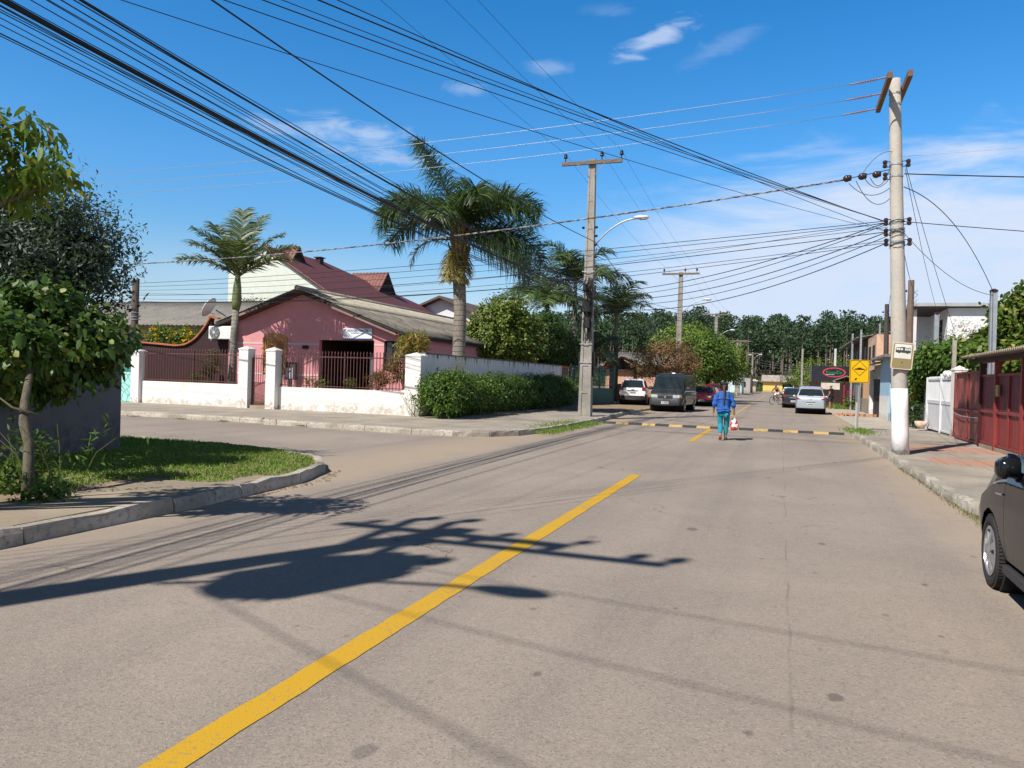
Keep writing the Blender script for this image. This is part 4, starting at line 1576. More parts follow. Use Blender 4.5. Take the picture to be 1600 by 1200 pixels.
# grey corner wall
gwm = wallpaint('grey_render', (0.155, 0.15, 0.15), grime=(0.055, 0.055, 0.05), base=.6, top=1.5, topc=(.04, .04, .04), amt=.7, streak=.6)
gw = thing('corner_wall', 'dark grey rendered wall on the corner plot behind the young tree', 'wall', (-11.1, 8, .1))
mb = MB()
mb.box(-11.28, -11.08, 1.0, 10.62, .1, 1.52)
mb.box(-24, -11.281, 10.42, 10.62, .1, 1.52)
mb.build('wall', gwm, gw, bevel=.01)
mb = MB()
mb.box(-11.22, -11.12, 1.0, 10.55, 1.52, 2.35)
mb.box(-24, -11.221, 10.46, 10.55, 1.52, 2.35)
mb.build('fence_boards', pm('black_boards', (0.016, 0.017, 0.02), None, 2, .8), gw)

# -- hedges on the pavement along the white wall
def hedge(label, x0, x1, y0, y1, h, seed, m, n, L=.10, W_=.05):
    hd = thing('hedge', label, 'hedge', ((x0 + x1) / 2, (y0 + y1) / 2, .12))
    ln = y1 - y0
    bl = []
    k = max(3, int(ln / .8))
    for i in range(k):
        y = y0 + (i + .5) * ln / k
        hh = h * random.uniform(.93, 1.04)
        bl.append(((x0 + x1) / 2 + random.uniform(-.05, .05), y, .12 + hh * .52, (x1 - x0) / 2 * random.uniform(.95, 1.1), ln / k * .9, hh * .5))
        bl.append(((x0 + x1) / 2 + random.uniform(-.1, .1), y, .12 + hh * .78, (x1 - x0) / 2 * random.uniform(.7, .92), ln / k * .75, hh * .27))
    crown('foliage', bl, n, 22, .16, L, W_, m, hd, up=.25, shell=.7, zmin=.16, outw=.8)
    mb = MB()
    for i in range(k * 2):
        y = y0 + (i + .5) * ln / (k * 2)
        x = (x0 + x1) / 2 + random.uniform(-.2, .2)
        mb.tube([(x, y, .1), (x + random.uniform(-.2, .2), y + random.uniform(-.2, .2), h * .8)], [.02, .008], 5)
    mb.build('stems', m_bark_d, hd)
    return hd


hedge('rounded bright green hedge at the white corner pillar', -12.0, -10.35, 23.9, 28.7, 1.52, 1, L_hedge, 1250, .105, .055)
hedge('long clipped dark green hedge along the white side wall', -11.9, -10.4, 29.2, 41.5, 1.62, 2, L_hedge2, 1700, .10, .055)
wd = thing('weed', 'thin seeding weed sticking up out of the rounded hedge', 'plant', (-11.2, 25.8, .2))
mb = MB()
C = []
for k in range(16):
    b = Vector((-11.15 + random.gauss(0, .1), 25.6 + random.gauss(0, .25), 1.2))
    e = b + Vector((random.gauss(0, .25), random.gauss(0, .25), random.uniform(.6, 1.15)))
    mb.tube([b, e], [.008, .004], 4)
    C += [b.lerp(e, random.uniform(.45, 1)) for _ in range(26)]
mb.build('stem', leafm('straw_stem', (0.22, 0.20, 0.08), (0.28, 0.22, 0.1)), wd)
V, F = rand_leaves(np.array([tuple(c) for c in C]) + RNG.normal(size=(len(C), 3)) * .04, .07, .02, up=.4)
npmesh('leaves', V, F, leafm('straw_leaf', (0.24, 0.24, 0.10), (0.16, 0.19, 0.06)), wd)
wd = thing('weed', 'pale spindly weed growing against the white corner pillar', 'plant', (-12.2, 24.5, .12))
mb = MB()
C = []
for k in range(12):
    b = Vector((-12.25 + random.gauss(0, .12), 24.55, .12))
    e = b + Vector((random.gauss(0, .2), random.gauss(0, .06), random.uniform(.7, 1.3)))
    mb.tube([b, e], [.008, .004], 4)
    C += [b.lerp(e, random.uniform(.3, 1)) for _ in range(10)]
mb.build('stem', MC['straw_stem'], wd)
V, F = rand_leaves(np.array([tuple(c) for c in C]) + RNG.normal(size=(len(C), 3)) * .04, .06, .025, up=.4)
npmesh('leaves', V, F, MC['straw_leaf'], wd)


def bush(name, label, cat, blobs, n, per, cr, L, Wd, m, trunk=None, up=.25, shell=.45, droop=.12, bark=None, tr=.12, nl=8, grp=None, fol='crown', outw=.6, zmin=None, shape=None):
    b = blobs[0]
    base = trunk or (b[0], b[1], .15)
    t = thing(name, label, cat, base, 0, grp)
    limbs(t, base, (b[0], b[1], b[2]), tr, blobs, nl, bark or m_bark_d, 'trunk' if cat == 'tree' else 'stem', .08)
    crown(fol, blobs, n, per, cr, L, Wd, m, t, up=up, shell=shell, droop=droop, outw=outw, zmin=zmin, shape=shape)
    return t


# -- planting in the pink house garden
bush('croton_bush', 'yellow green croton bush at the end of the railing by the white corner pillar', 'shrub', [(-13.35, 26.4, 2.65, .62, .5, .5), (-13.7, 26.4, 1.9, .4, .45, .6), (-13.2, 26.3, 2.9, .5, .4, .35)], 120, 16, .18, .24, .045, L_croton, up=.3, nl=6, tr=.04)
bush('orange_bush', 'small bush with orange leaf tips behind the railing below the croton', 'shrub', [(-14.5, 26.0, 1.35, .55, .4, .4), (-14.0, 26.0, 1.6, .4, .3, .45)], 60, 14, .16, .18, .04, L_orange, nl=4, tr=.03)
bush('rose_bush', 'straggly rose bush with red tips behind the railing left of the small palm', 'shrub', [(-22.1, 25.7, 1.75, .42, .3, .35), (-22.3, 25.7, 1.4, .3, .3, .35), (-21.95, 25.7, 2.15, .3, .25, .3)], 75, 16, .14, .085, .045, leafm('rose_leaf', (0.045, 0.075, 0.02), (0.09, 0.10, 0.03), (0.22, 0.05, 0.03)), nl=6, tr=.025)
for i, (x, lab) in enumerate(((-16.9, 'low leafy plant with pale flowers on the low wall before the porch'), (-15.4, 'small plant rising over the low wall at the right porch post'), (-22.7, 'little tuft growing on top of the long low wall'))):
    bush('garden_plant', lab, 'plant', [(x, 25.5, 1.2, .5 if i == 0 else .2, .2, .22)], 26, 12, .12, .13, .035, L_lime if i == 0 else L_hedge, up=.6, nl=3, tr=.012)
bush('flower_bush', 'bush covered in yellow flowers above the curved coping', 'shrub', [(-29.6, 31, 3.2, 1.1, .6, .6), (-28.2, 31, 3.15, 1.1, .6, .55), (-27.3, 31, 3.0, .7, .5, .45)], 180, 18, .22, .14, .07, L_hedge, trunk=(-28.8, 31, .15), nl=8, tr=.06)
fb = [o for o in bpy.data.objects if o.get('label', '').startswith('bush covered in yellow')][0]
P, O = clump_points([(-29.6, 30.75, 3.15, 1.05, .5, .55), (-28.2, 30.75, 3.1, 1.05, .5, .5), (-27.4, 30.8, 2.95, .6, .5, .4)], 60, 1, .03, .85)
for p in P:
    Q = p[None] + RNG.normal(size=(7, 3)) * .03
    V, F = rand_leaves(Q, .13, .10, up=.2)
    npmesh('flower', V, F, L_flower, fb)
for x, y, h, r, lab in ((-66, 95, 9.5, 5, 'round green tree far behind the grey roofed neighbour house'), (-58, 110, 9, 5, 'distant dark tree crown above the grey neighbour roof'), (-33.5, 42.5, 6.4, 1.1, 'thin brownish tree top between the grey roof and the pale green house'), (-74, 90, 9.6, 4.5, 'leftmost distant green crown behind the wooden post')):
    bush('distant_tree', lab, 'tree', [(x, y, h - r * .55, r * 1.2, r, r * .55), (x + r * .7, y, h - r * .7, r * .7, r * .6, r * .4), (x - r * .7, y + 1, h - r * .75, r * .7, r * .6, r * .4)],
         150, 20, r * .22, r * .13, r * .07, L_lime if r > 4.6 and x < -60 else (L_dark if r > 2 else leafm('brownish_leaf', (0.16, 0.13, 0.07), (0.11, 0.11, 0.05))), nl=6, tr=.15 if r > 2 else .06)

# -- big rounded shrub tree and small trees behind the white wall
bush('shrub_tree', 'large rounded glossy shrub rising behind the white side wall', 'tree', [(-14.4, 39, 4.15, 1.65, 1.8, 1.85), (-13.5, 40, 3.7, 1.4, 1.6, 1.6), (-15.2, 38.5, 3.4, 1.3, 1.3, 1.2), (-13.9, 38.9, 5.25, 1.05, 1.0, .85)], 820, 24, .26, .155, .09, L_shrub, shell=.78, outw=.9, nl=10, zmin=2.36, shape='oval')
bush('shrub_tree', 'dark leafy tree crowding against the pole behind the glossy shrub', 'tree', [(-13.4, 44, 3.9, 1.4, 2.0, 1.5), (-13.0, 46.5, 3.4, 1.3, 2.0, 1.3), (-13.2, 43, 4.7, 1.0, 1.1, .9)], 600, 22, .3, .17, .09, L_dark, shell=.6, outw=.9, nl=10, zmin=2.4)

# -- palms
def frond(name, parent, base, az, el, length, droop, nl, ll, lw, m, plume=.5, rach=.02, tipdrop=.0, mr=None, bend=0.0):
    """arching rachis with leaflets on both sides; one part"""
    base = Vector(base)
    h = Vector((math.cos(az), math.sin(az), 0))
    side = Vector((-math.sin(az), math.cos(az), 0))
    pts = []
    n = 16
    p = base.copy()
    e = el
    for i in range(n + 1):
        pts.append(p.copy())
        d = h * math.cos(e) + Vector((0, 0, 1)) * math.sin(e)
        p = p + d * (length / n)
        e -= droop / n * (0.4 + 1.2 * i / n)
    mb = MB()
    mb.tube(pts, [rach * (1.3 - 1.1 * i / n) for i in range(n + 1)], 5)
    Vr = np.array(mb.v)
    Fr = [f for f in mb.f if len(f) == 4]
    C, D, S, LL = [], [], [], []
    for k in range(nl):
        f = 0.10 + 0.90 * (k + random.random()) / nl
        i = min(int(f * n), n - 1)
        t = f * n - i
        q = pts[i].lerp(pts[i + 1], t)
        tan = (pts[i + 1] - pts[i]).normalized()
        up = side.cross(tan) * -1
        if up.z < 0:
            up = -up
        for s_ in (-1, 1):
            d = side * s_ * 1.0 + tan * (0.55 + .3 * random.random()) + up * (random.uniform(-plume, plume) + .12)
            d.normalize()
            C.append(q)
            D.append(d)
            sd = d.cross(up + Vector((random.gauss(0, .3), random.gauss(0, .3), 0)))
            if sd.length < .01:
                sd = tan
            S.append(sd.normalized())
            LL.append(ll * (0.45 + 1.1 * math.sin(PI * min(1, .12 + f * .8))) * random.uniform(.8, 1.1))
    C, D, S, LL = np.array(C), np.array(D), np.array(S), np.array(LL)
    # two-segment leaflets: stiff base, drooping end
    W2 = lw * RNG.uniform(.8, 1.2, len(C))
    mid = C + D * (LL * .5)[:, None]
    D2 = D.copy()
    D2[:, 2] -= tipdrop
    D2 = unit(D2)
    tip = mid + D2 * (LL * .5)[:, None]
    a1, a2 = C + S * (W2 * .35)[:, None], C - S * (W2 * .35)[:, None]
    m1, m2 = mid + S * (W2 * .5)[:, None], mid - S * (W2 * .5)[:, None]
    t1, t2 = tip + S * (W2 * .06)[:, None], tip - S * (W2 * .06)[:, None]
    V = np.stack([a1, a2, m1, m2, t1, t2], 1).reshape(-1, 3)
    b = np.arange(len(C))[:, None] * 6
    F = np.concatenate([b + np.array([0, 1, 3, 2]), b + np.array([2, 3, 5, 4])], 0)
    allV = np.concatenate([Vr, V])
    allF = np.concatenate([np.array(Fr), F + len(Vr)])
    mi = np.concatenate([np.zeros(len(Fr)), np.ones(len(F))])
    return npmesh(name, allV, allF, [mr or m, m], parent, mi)


m_ptrunk = barkm('palm_trunk', (0.25, 0.215, 0.175), (0.17, 0.145, 0.12), ring=4.5)
m_rach = leafm('palm_stalk', (0.14, 0.15, 0.05), (0.18, 0.16, 0.06))
T = thing('tall_palm', 'tall feathery queen palm behind the white side wall', 'palm tree', (-13.18, 30.5, .2))
mb = MB()
mb.tube([(-13.18, 30.5, .15), (-13.15, 30.5, 2.5), (-13.13, 30.5, 4.3), (-13.23, 30.5, 5.85), (-13.36, 30.5, 6.8)], [.33, .28, .265, .28, .25], 16)
mb.build('trunk', m_ptrunk, T, smooth=True)
mb = MB()
for k in range(26):   # old leaf bases
    a = k * 2.4
    z = 6.05 + 1.45 * k / 26
    b = Vector((-13.25 + .18 * math.cos(a), 30.5 + .18 * math.sin(a), z))
    mb.tube([b, b + Vector((.14 * math.cos(a), .14 * math.sin(a), .55)), b + Vector((.34 * math.cos(a), .34 * math.sin(a), 1.1))], [.11, .07, .03], 6)
mb.build('leaf_bases', pm('yellow_sheath', (0.34, 0.21, 0.055), (0.20, 0.16, 0.06), 4, .8), T, smooth=True)
ctr = (-13.32, 30.5, 7.52)
vx = YAW     # direction of the picture's right-hand side
fr = [  # azimuth relative to picture right, elevation, length, droop, leaflets
    (168, 78, 4.9, 40, 130), (48, 66, 4.5, 105, 110), (8, 62, 4.7, 128, 120), (-22, 44, 4.3, 118, 110), (4, 22, 4.6, 112, 130), (-30, 6, 4.2, 85, 110), (14, 0, 4.0, 80, 105),
    (176, 58, 4.6, 132, 115), (196, 46, 4.4, 135, 110), (160, 36, 4.1, 120, 100), (-105, 48, 3.4, 130, 85), (100, 55, 3.8, 110, 90), (-70, 62, 3.8, 120, 90)]
for (a, e, ln, dr, n) in fr:
    frond('frond', T, (ctr[0] + .1 * math.cos(R(a) + vx), ctr[1] + .1 * math.sin(R(a) + vx), ctr[2] + .3 * math.sin(R(e))), R(a) + vx, R(e), ln * .925, R(dr), int(n * 2.1), .98, .042, L_palm, plume=1.05, rach=.045, tipdrop=.8, mr=m_rach)
for (a, e, ln, dr, n) in ((185, 10, 3.3, 115, 56), (-95, -62, 2.3, 25, 50), (-60, -66, 2.4, 20, 48), (215, -64, 2.2, 22, 46), (-130, -60, 2.4, 25, 46), (10, -60, 2.0, 25, 40)):
    frond('frond', T, (ctr[0], ctr[1], ctr[2] - .1), R(a) + vx, R(e), ln * .8, R(dr), n, .5, .045, L_palmy, plume=.6, rach=.03, tipdrop=.8, mr=L_palmy)

T = thing('small_palm', 'small slender palm in the garden before the pink house', 'palm tree', (-21.62, 26.4, .2))
mb = MB()
mb.tube([(-21.62, 26.4, .15), (-21.6, 26.4, 1.6), (-21.58, 26.4, 3.0), (-21.52, 26.4, 4.1)], [.22, .17, .15, .14], 14)
mb.build('trunk', barkm('slim_palm_trunk', (0.26, 0.235, 0.20), (0.18, 0.16, 0.135), ring=6), T, smooth=True)
mb = MB()
mb.tube([(-21.52, 26.4, 4.1), (-21.5, 26.4, 4.4), (-21.48, 26.4, 5.0), (-21.46, 26.4, 5.55)], [.15, .20, .17, .09], 14)
mb.build('crownshaft', pm('green_sheath', (0.16, 0.19, 0.065), (0.11, 0.14, 0.05), 4, .5), T, smooth=True)
for (a, e, ln, dr, n) in ((172, 50, 2.7, 48, 70), (188, 34, 2.5, 55, 64), (150, 66, 2.8, 30, 70), (95, 82, 3.0, 14, 74), (50, 76, 3.0, 26, 70), (8, 46, 2.7, 40, 66), (-12, 34, 2.6, 50, 60), (25, 62, 2.7, 40, 60), (-80, 60, 2.2, 70, 50), (205, 64, 2.6, 50, 54)):
    frond('frond', T, (-21.46, 26.4, 5.45), R(a) + vx, R(e), ln, R(dr), n, .66, .055, L_palms, plume=.30, rach=.028, tipdrop=.45, mr=m_rach)

for (x, y, z, sc_, sd, lab) in ((-13.2, 50, 8.2, 1.15, 0, 'dark feathery palm behind the wire laden pole, tallest of the palms there'), (-13.9, 46, 6.2, .95, 1, 'palm with low arching fronds left of the wire laden pole above the glossy shrub'), (-11.5, 55.5, 6.3, 1.0, 2, 'palm with pale drooping frond just right of the wire laden pole'), (-12.8, 53.3, 3.4, .8, 3, 'low silvery palm beside the mesh fence')):
    random.seed(40 + sd)
    T = thing('garden_palm', lab, 'palm tree', (x, y, .2))
    mb = MB()
    mb.tube([(x, y, .15), (x + .05, y, z * .5), (x, y, z)], [.2, .15, .12], 10)
    mb.build('trunk', m_ptrunk, T, smooth=True)
    for k in range(13):
        a = k * 2.4 + random.uniform(-.3, .3)
        frond('frond', T, (x, y, z), a, R(random.uniform(10, 78)), 3.4 * sc_ * random.uniform(.85, 1.1), R(random.uniform(75, 125)), 66, .9 * sc_, .06, L_palm if sd != 3 else leafm('silver_leaflet', (0.12, 0.16, 0.10), (0.17, 0.2, 0.13)), plume=.3, rach=.03, tipdrop=.6, mr=m_rach)

# -- trees along the left side of the road
random.seed(5)
bush('reddish_tree', 'spreading reddish brown tree behind the white car and dark van', 'tree', [(-7.6, 54, 3.2, 2.5, 2.3, 1.35), (-8.9, 54, 2.7, 1.5, 1.6, 1.0), (-6.4, 54, 2.8, 1.5, 1.6, 1.1), (-7.4, 54, 4.0, 1.4, 1.4, .6)], 560, 22, .32, .12, .065, L_red, trunk=(-7.8, 54, .1), shell=.55, outw=.8, nl=12)
bush('street_tree', 'tall pale green tree rising behind the reddish tree', 'tree', [(-8.2, 70, 5.3, 3.0, 2.6, 1.5), (-6.6, 70, 4.6, 2.2, 2.2, 1.6), (-9.6, 70, 4.6, 1.9, 2.0, 1.2), (-7.6, 70, 6.3, 1.6, 1.6, .6)], 430, 20, .4, .24, .12, L_lime, trunk=(-8.0, 70, .1), shell=.6, outw=.8, nl=12)
bush('street_tree', 'dense green tree overhanging the road behind the dark van', 'tree', [(-5.6, 64, 3.9, 1.9, 2.0, 1.7), (-4.7, 65, 3.3, 1.3, 1.6, 1.3), (-6.2, 63.5, 2.9, 1.5, 1.5, 1.0), (-5.5, 64, 5.0, 1.1, 1.1, .7)], 430, 20, .36, .20, .11, leafm('mid_leaf', (0.055, 0.125, 0.017), (0.125, 0.21, 0.03), (0.22, 0.28, 0.05)), trunk=(-5.6, 66, .1), shell=.6, outw=.8, nl=12, tr=.22)
bush('street_tree', 'yellowish green tree at the roadside beyond the walking woman', 'tree', [(-5.0, 76, 3.9, 1.9, 2.0, 1.9), (-4.2, 77, 3.0, 1.5, 1.6, 1.4), (-5.9, 76, 3.0, 1.4, 1.5, 1.4)], 380, 20, .36, .22, .11, L_lime, trunk=(-5.2, 77, .1), shell=.6, outw=.8, nl=10)
bush('street_tree', 'small dark tree beside the pale blue house', 'tree', [(-7.5, 98, 3.0, 1.8, 2.0, 1.8), (-8.6, 100, 3.6, 2, 2, 1.6)], 160, 18, .45, .3, .15, L_dark, trunk=(-7.8, 98, .1), nl=6)
bush('shrub', 'rounded bush at the foot of the roadside trees', 'shrub', [(-7.2, 80, .9, 1.2, 1.5, .8)], 60, 16, .3, .2, .1, L_lime, nl=4, tr=.05)
for x, y, h, r, lab, m in ((6, 165, 7.5, 3.6, 'green tree at the end of the road right of the yellow house', L_lime), (11, 150, 7.8, 3.4, 'bushy tree behind the pale post left of the bar', L_lime), (3.0, 192, 6.2, 2.6, 'small green tree close beside the yellow house', L_dark), (-12, 190, 8, 4.2, 'wide dark tree left of the yellow house', L_dark), (17, 130, 8.2, 3.8, 'green tree showing above the bar sign', leafm('mid_leaf', (0, 0, 0), (0, 0, 0))), (9.5, 118, 3.5, 2.0, 'low bright shrubbery before the bushy tree left of the bar', L_lime)):
    bush('roadside_tree', lab, 'tree', [(x, y, h * .6, r, r, h * .38), (x + r * .6, y, h * .45, r * .7, r * .7, h * .3), (x - r * .6, y, h * .5, r * .65, r * .7, h * .3)], 170, 18, r * .18, r * .09, r * .05, m, nl=6, tr=.15)

# -- pine wood closing the end of the road
def pine_wood():
    n = 0
    Vs, Fs, M_ = [], [], []
    o = 0
    rows = [(232, 34), (238, 36), (246, 38), (255, 40), (266, 40), (278, 42), (292, 44), (306, 44), (322, 46)]
    for (y0, k) in rows:
        for i in range(k):
            x = -130 + 215 * (i + random.uniform(-.35, .35)) / k
            y = y0 + random.uniform(-4, 4)
            zb = (y - 228) * .10 - .3
            H_ = random.uniform(15.5, 23.0) + (1.5 if x < -20 else 0) - (y - 232) * .035
            mb = MB()
            lean = random.uniform(-.4, .4)
            mb.tube([(x, y, zb), (x + lean, y, zb + H_ * .6), (x + lean * 1.3, y, zb + H_ * .97)], [.30, .22, .06], 5, cap=False)
            Vs.append(np.array(mb.v))
            Fs.append(np.array(mb.f) + o)
            M_.append(np.zeros(len(mb.f)))
            o += len(mb.v)
            c0 = random.uniform(.52, .66)
            npts = 380
            f = RNG.uniform(0, 1, npts) ** .8
            zz = zb + H_ * (c0 + (1 - c0) * f)
            rad = (2.9 * np.sin(np.clip(.25 + .75 * (1 - f), 0, 1) * PI * .62) + .3) * RNG.uniform(.3, 1.1, npts)
            a = RNG.integers(0, 7, npts) * .9 + RNG.normal(0, .6, npts) + f * 9
            C = np.stack([x + lean + rad * np.cos(a), y + rad * np.sin(a), zz], 1)
            V, F = rand_leaves(C, .85, .55, up=.35, droop=.1)
            Vs.append(V)
            Fs.append(F + o)
            M_.append(np.ones(len(F)))
            o += len(V)
    ob = npmesh('pine_wood', np.concatenate(Vs), np.concatenate(Fs), [barkm('pine_bark', (0.19, 0.145, 0.12), (0.12, 0.095, 0.085)), L_pine], None, np.concatenate(M_))
    tag(ob, 'tall pine wood with bare trunks closing the end of the road', 'pine wood', kind='stuff')


pine_wood()
mb = MB()
for a, b in zip((216, 232, 260, 310, 380), (232, 260, 310, 380, 600)):
    z = lambda y: max(-.06, (y - 228) * .10 - .06) if y < 380 else 15.2
    mb.quad((-400, a, z(a)), (400, a, z(a)), (400, b, z(b)), (-400, b, z(b)))
struct(mb.build('wooded_hill', pm('forest_floor', (0.05, 0.045, 0.028), (0.03, 0.04, 0.018), .2, .95)))
P = np.stack([RNG.uniform(-95, 60, 9000), RNG.uniform(216, 232, 9000), RNG.uniform(0, 1, 9000) ** 1.6 * 3.6], 1)
V, F = rand_leaves(P, .8, .5, up=.3)
P2 = np.stack([RNG.uniform(-160, 110, 26000), RNG.uniform(300, 345, 26000), RNG.uniform(0, 1, 26000) * 14 + 6], 1)     # the deep shade between the trunks is put in as a dark mass of leaf cards
V2, F2 = rand_leaves(P2, 1.9, 1.3, up=.3)
V, F = np.concatenate([V, V2]), np.concatenate([F, F2 + len(V)])
tag(npmesh('undergrowth', V, F, L_dark), 'dark undergrowth along the foot of the pine wood', 'undergrowth', kind='stuff')

# ================================================================ POLES AND WIRES
m_pole = concrete('pole_concrete', (0.33, 0.305, 0.27), (0.215, 0.198, 0.176), 0, .65)
m_pole2 = concrete('round_pole_concrete', (0.48, 0.44, 0.385), (0.40, 0.365, 0.32), 0, .3)
m_wire = pm('black_cable', (0.012, 0.012, 0.013), None, 3, .6)
m_wireg = pm('bare_aluminium_wire', (0.42, 0.42, 0.43), None, 3, .4, metal=.5)
m_ins = pm('brown_porcelain', (0.045, 0.022, 0.02), (0.03, 0.018, 0.018), 3, .25)
m_arm = pm('weathered_arm_wood', (0.22, 0.17, 0.13), (0.12, 0.09, 0.07), 4, .9, .4, 30, stretch=(1, 6, 6))
m_galv = pm('galvanised', (0.46, 0.48, 0.50), (0.34, 0.36, 0.38), 6, .45, metal=.6)
m_lampw = pm('lamp_white', (0.72, 0.73, 0.74), None, 3, .35)


def insulator(parent, x, y, z, s=1.0):
    mb = MB()
    mb.lathe([(.02 * s, -.16 * s), (.02 * s, 0), (.075 * s, .01 * s), (.085 * s, .06 * s), (.05 * s, .08 * s), (.075 * s, .10 * s), (.07 * s, .15 * s), (.035 * s, .20 * s)], (x, y, z), 12)
    return mb.build('insulator', m_ins, parent, smooth=True)


def hpole(label, x, y, h, w0=.46, w1=.24, arm=True, lamp=None, armz=None, mat_=None, loads=0, grp=None, armw=1.25, ins=(-1.1, .42, 1.22), slots=True):
    """tapered concrete pole with recessed faces, cross arm, insulators and street lamp"""
    p = thing('utility_pole', label, 'utility pole', (x, y, .05), 0, grp)
    mb = MB()
    d0, d1 = w0 * .72, w1 * .8
    n = 10
    rings = []
    for i in range(n + 1):
        f = i / n
        w, d, z = (w0 + (w1 - w0) * f) / 2, (d0 + (d1 - d0) * f) / 2, .0 + h * f
        r = w * .52
        e = w * .13
        rings.append([(x - w, y - d, z), (x - r, y - d, z), (x - r, y - d + e, z), (x + r, y - d + e, z), (x + r, y - d, z), (x + w, y - d, z),
                      (x + w, y + d, z), (x + r, y + d, z), (x + r, y + d - e, z), (x - r, y + d - e, z), (x - r, y + d, z), (x - w, y + d, z)])
    m = 12
    vs = [v for r_ in rings for v in r_]
    fs = [(i * m + k, i * m + (k + 1) % m, (i + 1) * m + (k + 1) % m, (i + 1) * m + k) for i in range(n) for k in range(m)]
    fs.append(tuple(n * m + k for k in range(m)))
    mb.add(vs, fs)
    if slots:
        for i in range(1, 9):
            z = h * i / 9.5
            wz = (w0 + (w1 - w0) * z / h) / 2 * .52
            dz = (d0 + (d1 - d0) * z / h) / 2
            mb.box(x - wz, x + wz, y - dz + .004, y + dz - .004, z - .05, z + .05)
    mb.build('shaft', mat_ or m_pole, p, fix=True)
    if arm:
        az = armz or h - .16
        a = MB()
        a.box(x - armw, x + armw, y - d1 / 2 - .12, y - d1 / 2 - .003, az - .07, az + .07)
        a.build('cross_arm', m_arm, p)
        for s in (-1, 1):
            b = MB()
            b.tube([(x + s * .6, y - d1 / 2 - .125, az - .03), (x + s * .1, y - d1 / 2 - .05, az - .55)], .014, 6)
            b.build('arm_brace', m_galv, p)
        for dx in ins:
            insulator(p, x + dx, y - d1 / 2 - .06, az + .22)
    if lamp:
        lz, lx = lamp
        a = MB()
        pts = []
        for i in range(9):
            f = i / 8
            pts.append((x + .2 + (lx - .5) * f, y - .1, lz - 1.1 + 1.08 * math.sin(f * PI / 2) ** .8))
        a.tube(pts, .033, 8)
        am = a.build('lamp_arm', m_galv, p, smooth=True)
        a = MB()
        k = len(a.v)
        a.ball((x + lx - .12, y - .1, lz + .02), .32, .13, .085, 14, 8)
        a.build('lamp_head', m_lampw, p, smooth=True)
        a = MB()
        a.ball((x + lx - .06, y - .1, lz - .035), .2, .1, .06, 12, 6)
        a.build('lamp_glass', pm('lamp_lens', (0.55, 0.57, 0.58), None, 3, .15), p, smooth=True)
    return p


# the pole right behind the photographer's left shoulder: only its shadow lies in the picture
PA = hpole('concrete pole with transformer standing just outside the left of the picture', -7.5, -1.2, 10.4, lamp=(8.1, 2.3))
mb = MB()
mb.lathe([(.31, 7.1), (.34, 7.17), (.34, 8.3), (.31, 8.4), (.12, 8.5)], (-6.72, -1.2, 0), 20)
for k in range(20):
    a = k * PI / 10
    mb.obox((-6.72 + .40 * math.cos(a), -1.2 + .40 * math.sin(a), 7.75), (.14, .012, 1.0), rz=a)
mb.build('transformer', pm('transformer_grey', (0.32, 0.33, 0.33), None, 3, .5), PA)
for k in (-1, 0, 1):
    insulator(PA, -6.72 + .22 * k, -1.2, 8.6, 1.5)
for s in (-1, 1):
    mb = MB()
    mb.box(-7.5 + s * .22 - .05, -7.5 + s * .22 + .05, -2.5, .1, 9.15, 9.29)
    mb.build('cross_arm', m_arm, PA)
mb = MB()
mb.box(-7.4, -4.9, -1.02, -.92, 9.3, 9.42)
mb.build('cross_arm', m_arm, PA)
for dx in (.5, 1.3, 2.1, 2.45):
    insulator(PA, -7.4 + dx, -.97, 9.55, 1.1)
for dy in (-1.2, -.4, .9, -1.9):
    insulator(PA, -7.72, -1.2 + dy + .2, 9.45, 1.2)
    insulator(PA, -7.28, -1.2 + dy + .3, 9.45, 1.2)

# the wire laden pole at the corner house
PB = hpole('tall grey concrete pole wrapped in black cables at the corner house pavement', -7.52, 30.65, 10.6, .52, .26, lamp=(8.13, 2.2))
mb = MB()
random.seed(3)
for k in range(9):
    x0 = -7.52 + random.uniform(-.2, .2)
    pts = [(x0 + random.uniform(-.05, .05), 30.65 - .2 - random.uniform(0, .1), 3.2 + i * .32) for i in range(9)]
    mb.tube(pts, random.uniform(.012, .026), 6)
for k in range(6):
    c = (-7.52 + random.choice((-.3, .3)) * random.uniform(.8, 1.1), 30.5, random.uniform(4.0, 5.0))
    pts = [(c[0] + .17 * math.cos(t * PI / 6), c[1] + random.uniform(-.04, .04), c[2] + .26 * math.sin(t * PI / 6)) for t in range(13)]
    mb.tube(pts, .014, 5)
mb.build('cable_bundle', m_wire, PB)
for (x, z, w, hh) in ((-7.52, 4.35, .34, .55), (-7.6, 5.2, .16, .3), (-7.46, 3.7, .2, .42), (-7.22, 4.9, .12, .5)):
    mb = MB()
    mb.box(x - w / 2, x + w / 2, 30.25, 30.42, z, z + hh)
    mb.build('junction_box', m_wire, PB, bevel=.03)
for x0, x1, z0, z1 in ((-7.86, -7.76, 1.75, 2.75), (-7.28, -7.19, 1.75, 2.75)):
    mb = MB()
    mb.box(x0, x1, 30.62, 30.72, z0, z1)
    mb.build('side_plate', m_wire, PB)
mb = MB()
for z in (7.1, 7.45, 7.8, 6.6):
    mb.tube([(-7.3, 30.5, z), (-7.2, 30.45, z)], .05, 8)
    mb.tube([(-7.75, 30.5, z), (-7.82, 30.45, z)], .05, 8) if z > 7.5 else None
mb.build('spool_insulator', m_ins, PB)
for z in (2.3, 3.05, 6.0):
    mb = MB()
    mb.box(-7.78, -7.26, 30.44, 30.455, z, z + .035)
    mb.build('steel_band', m_galv, PB)

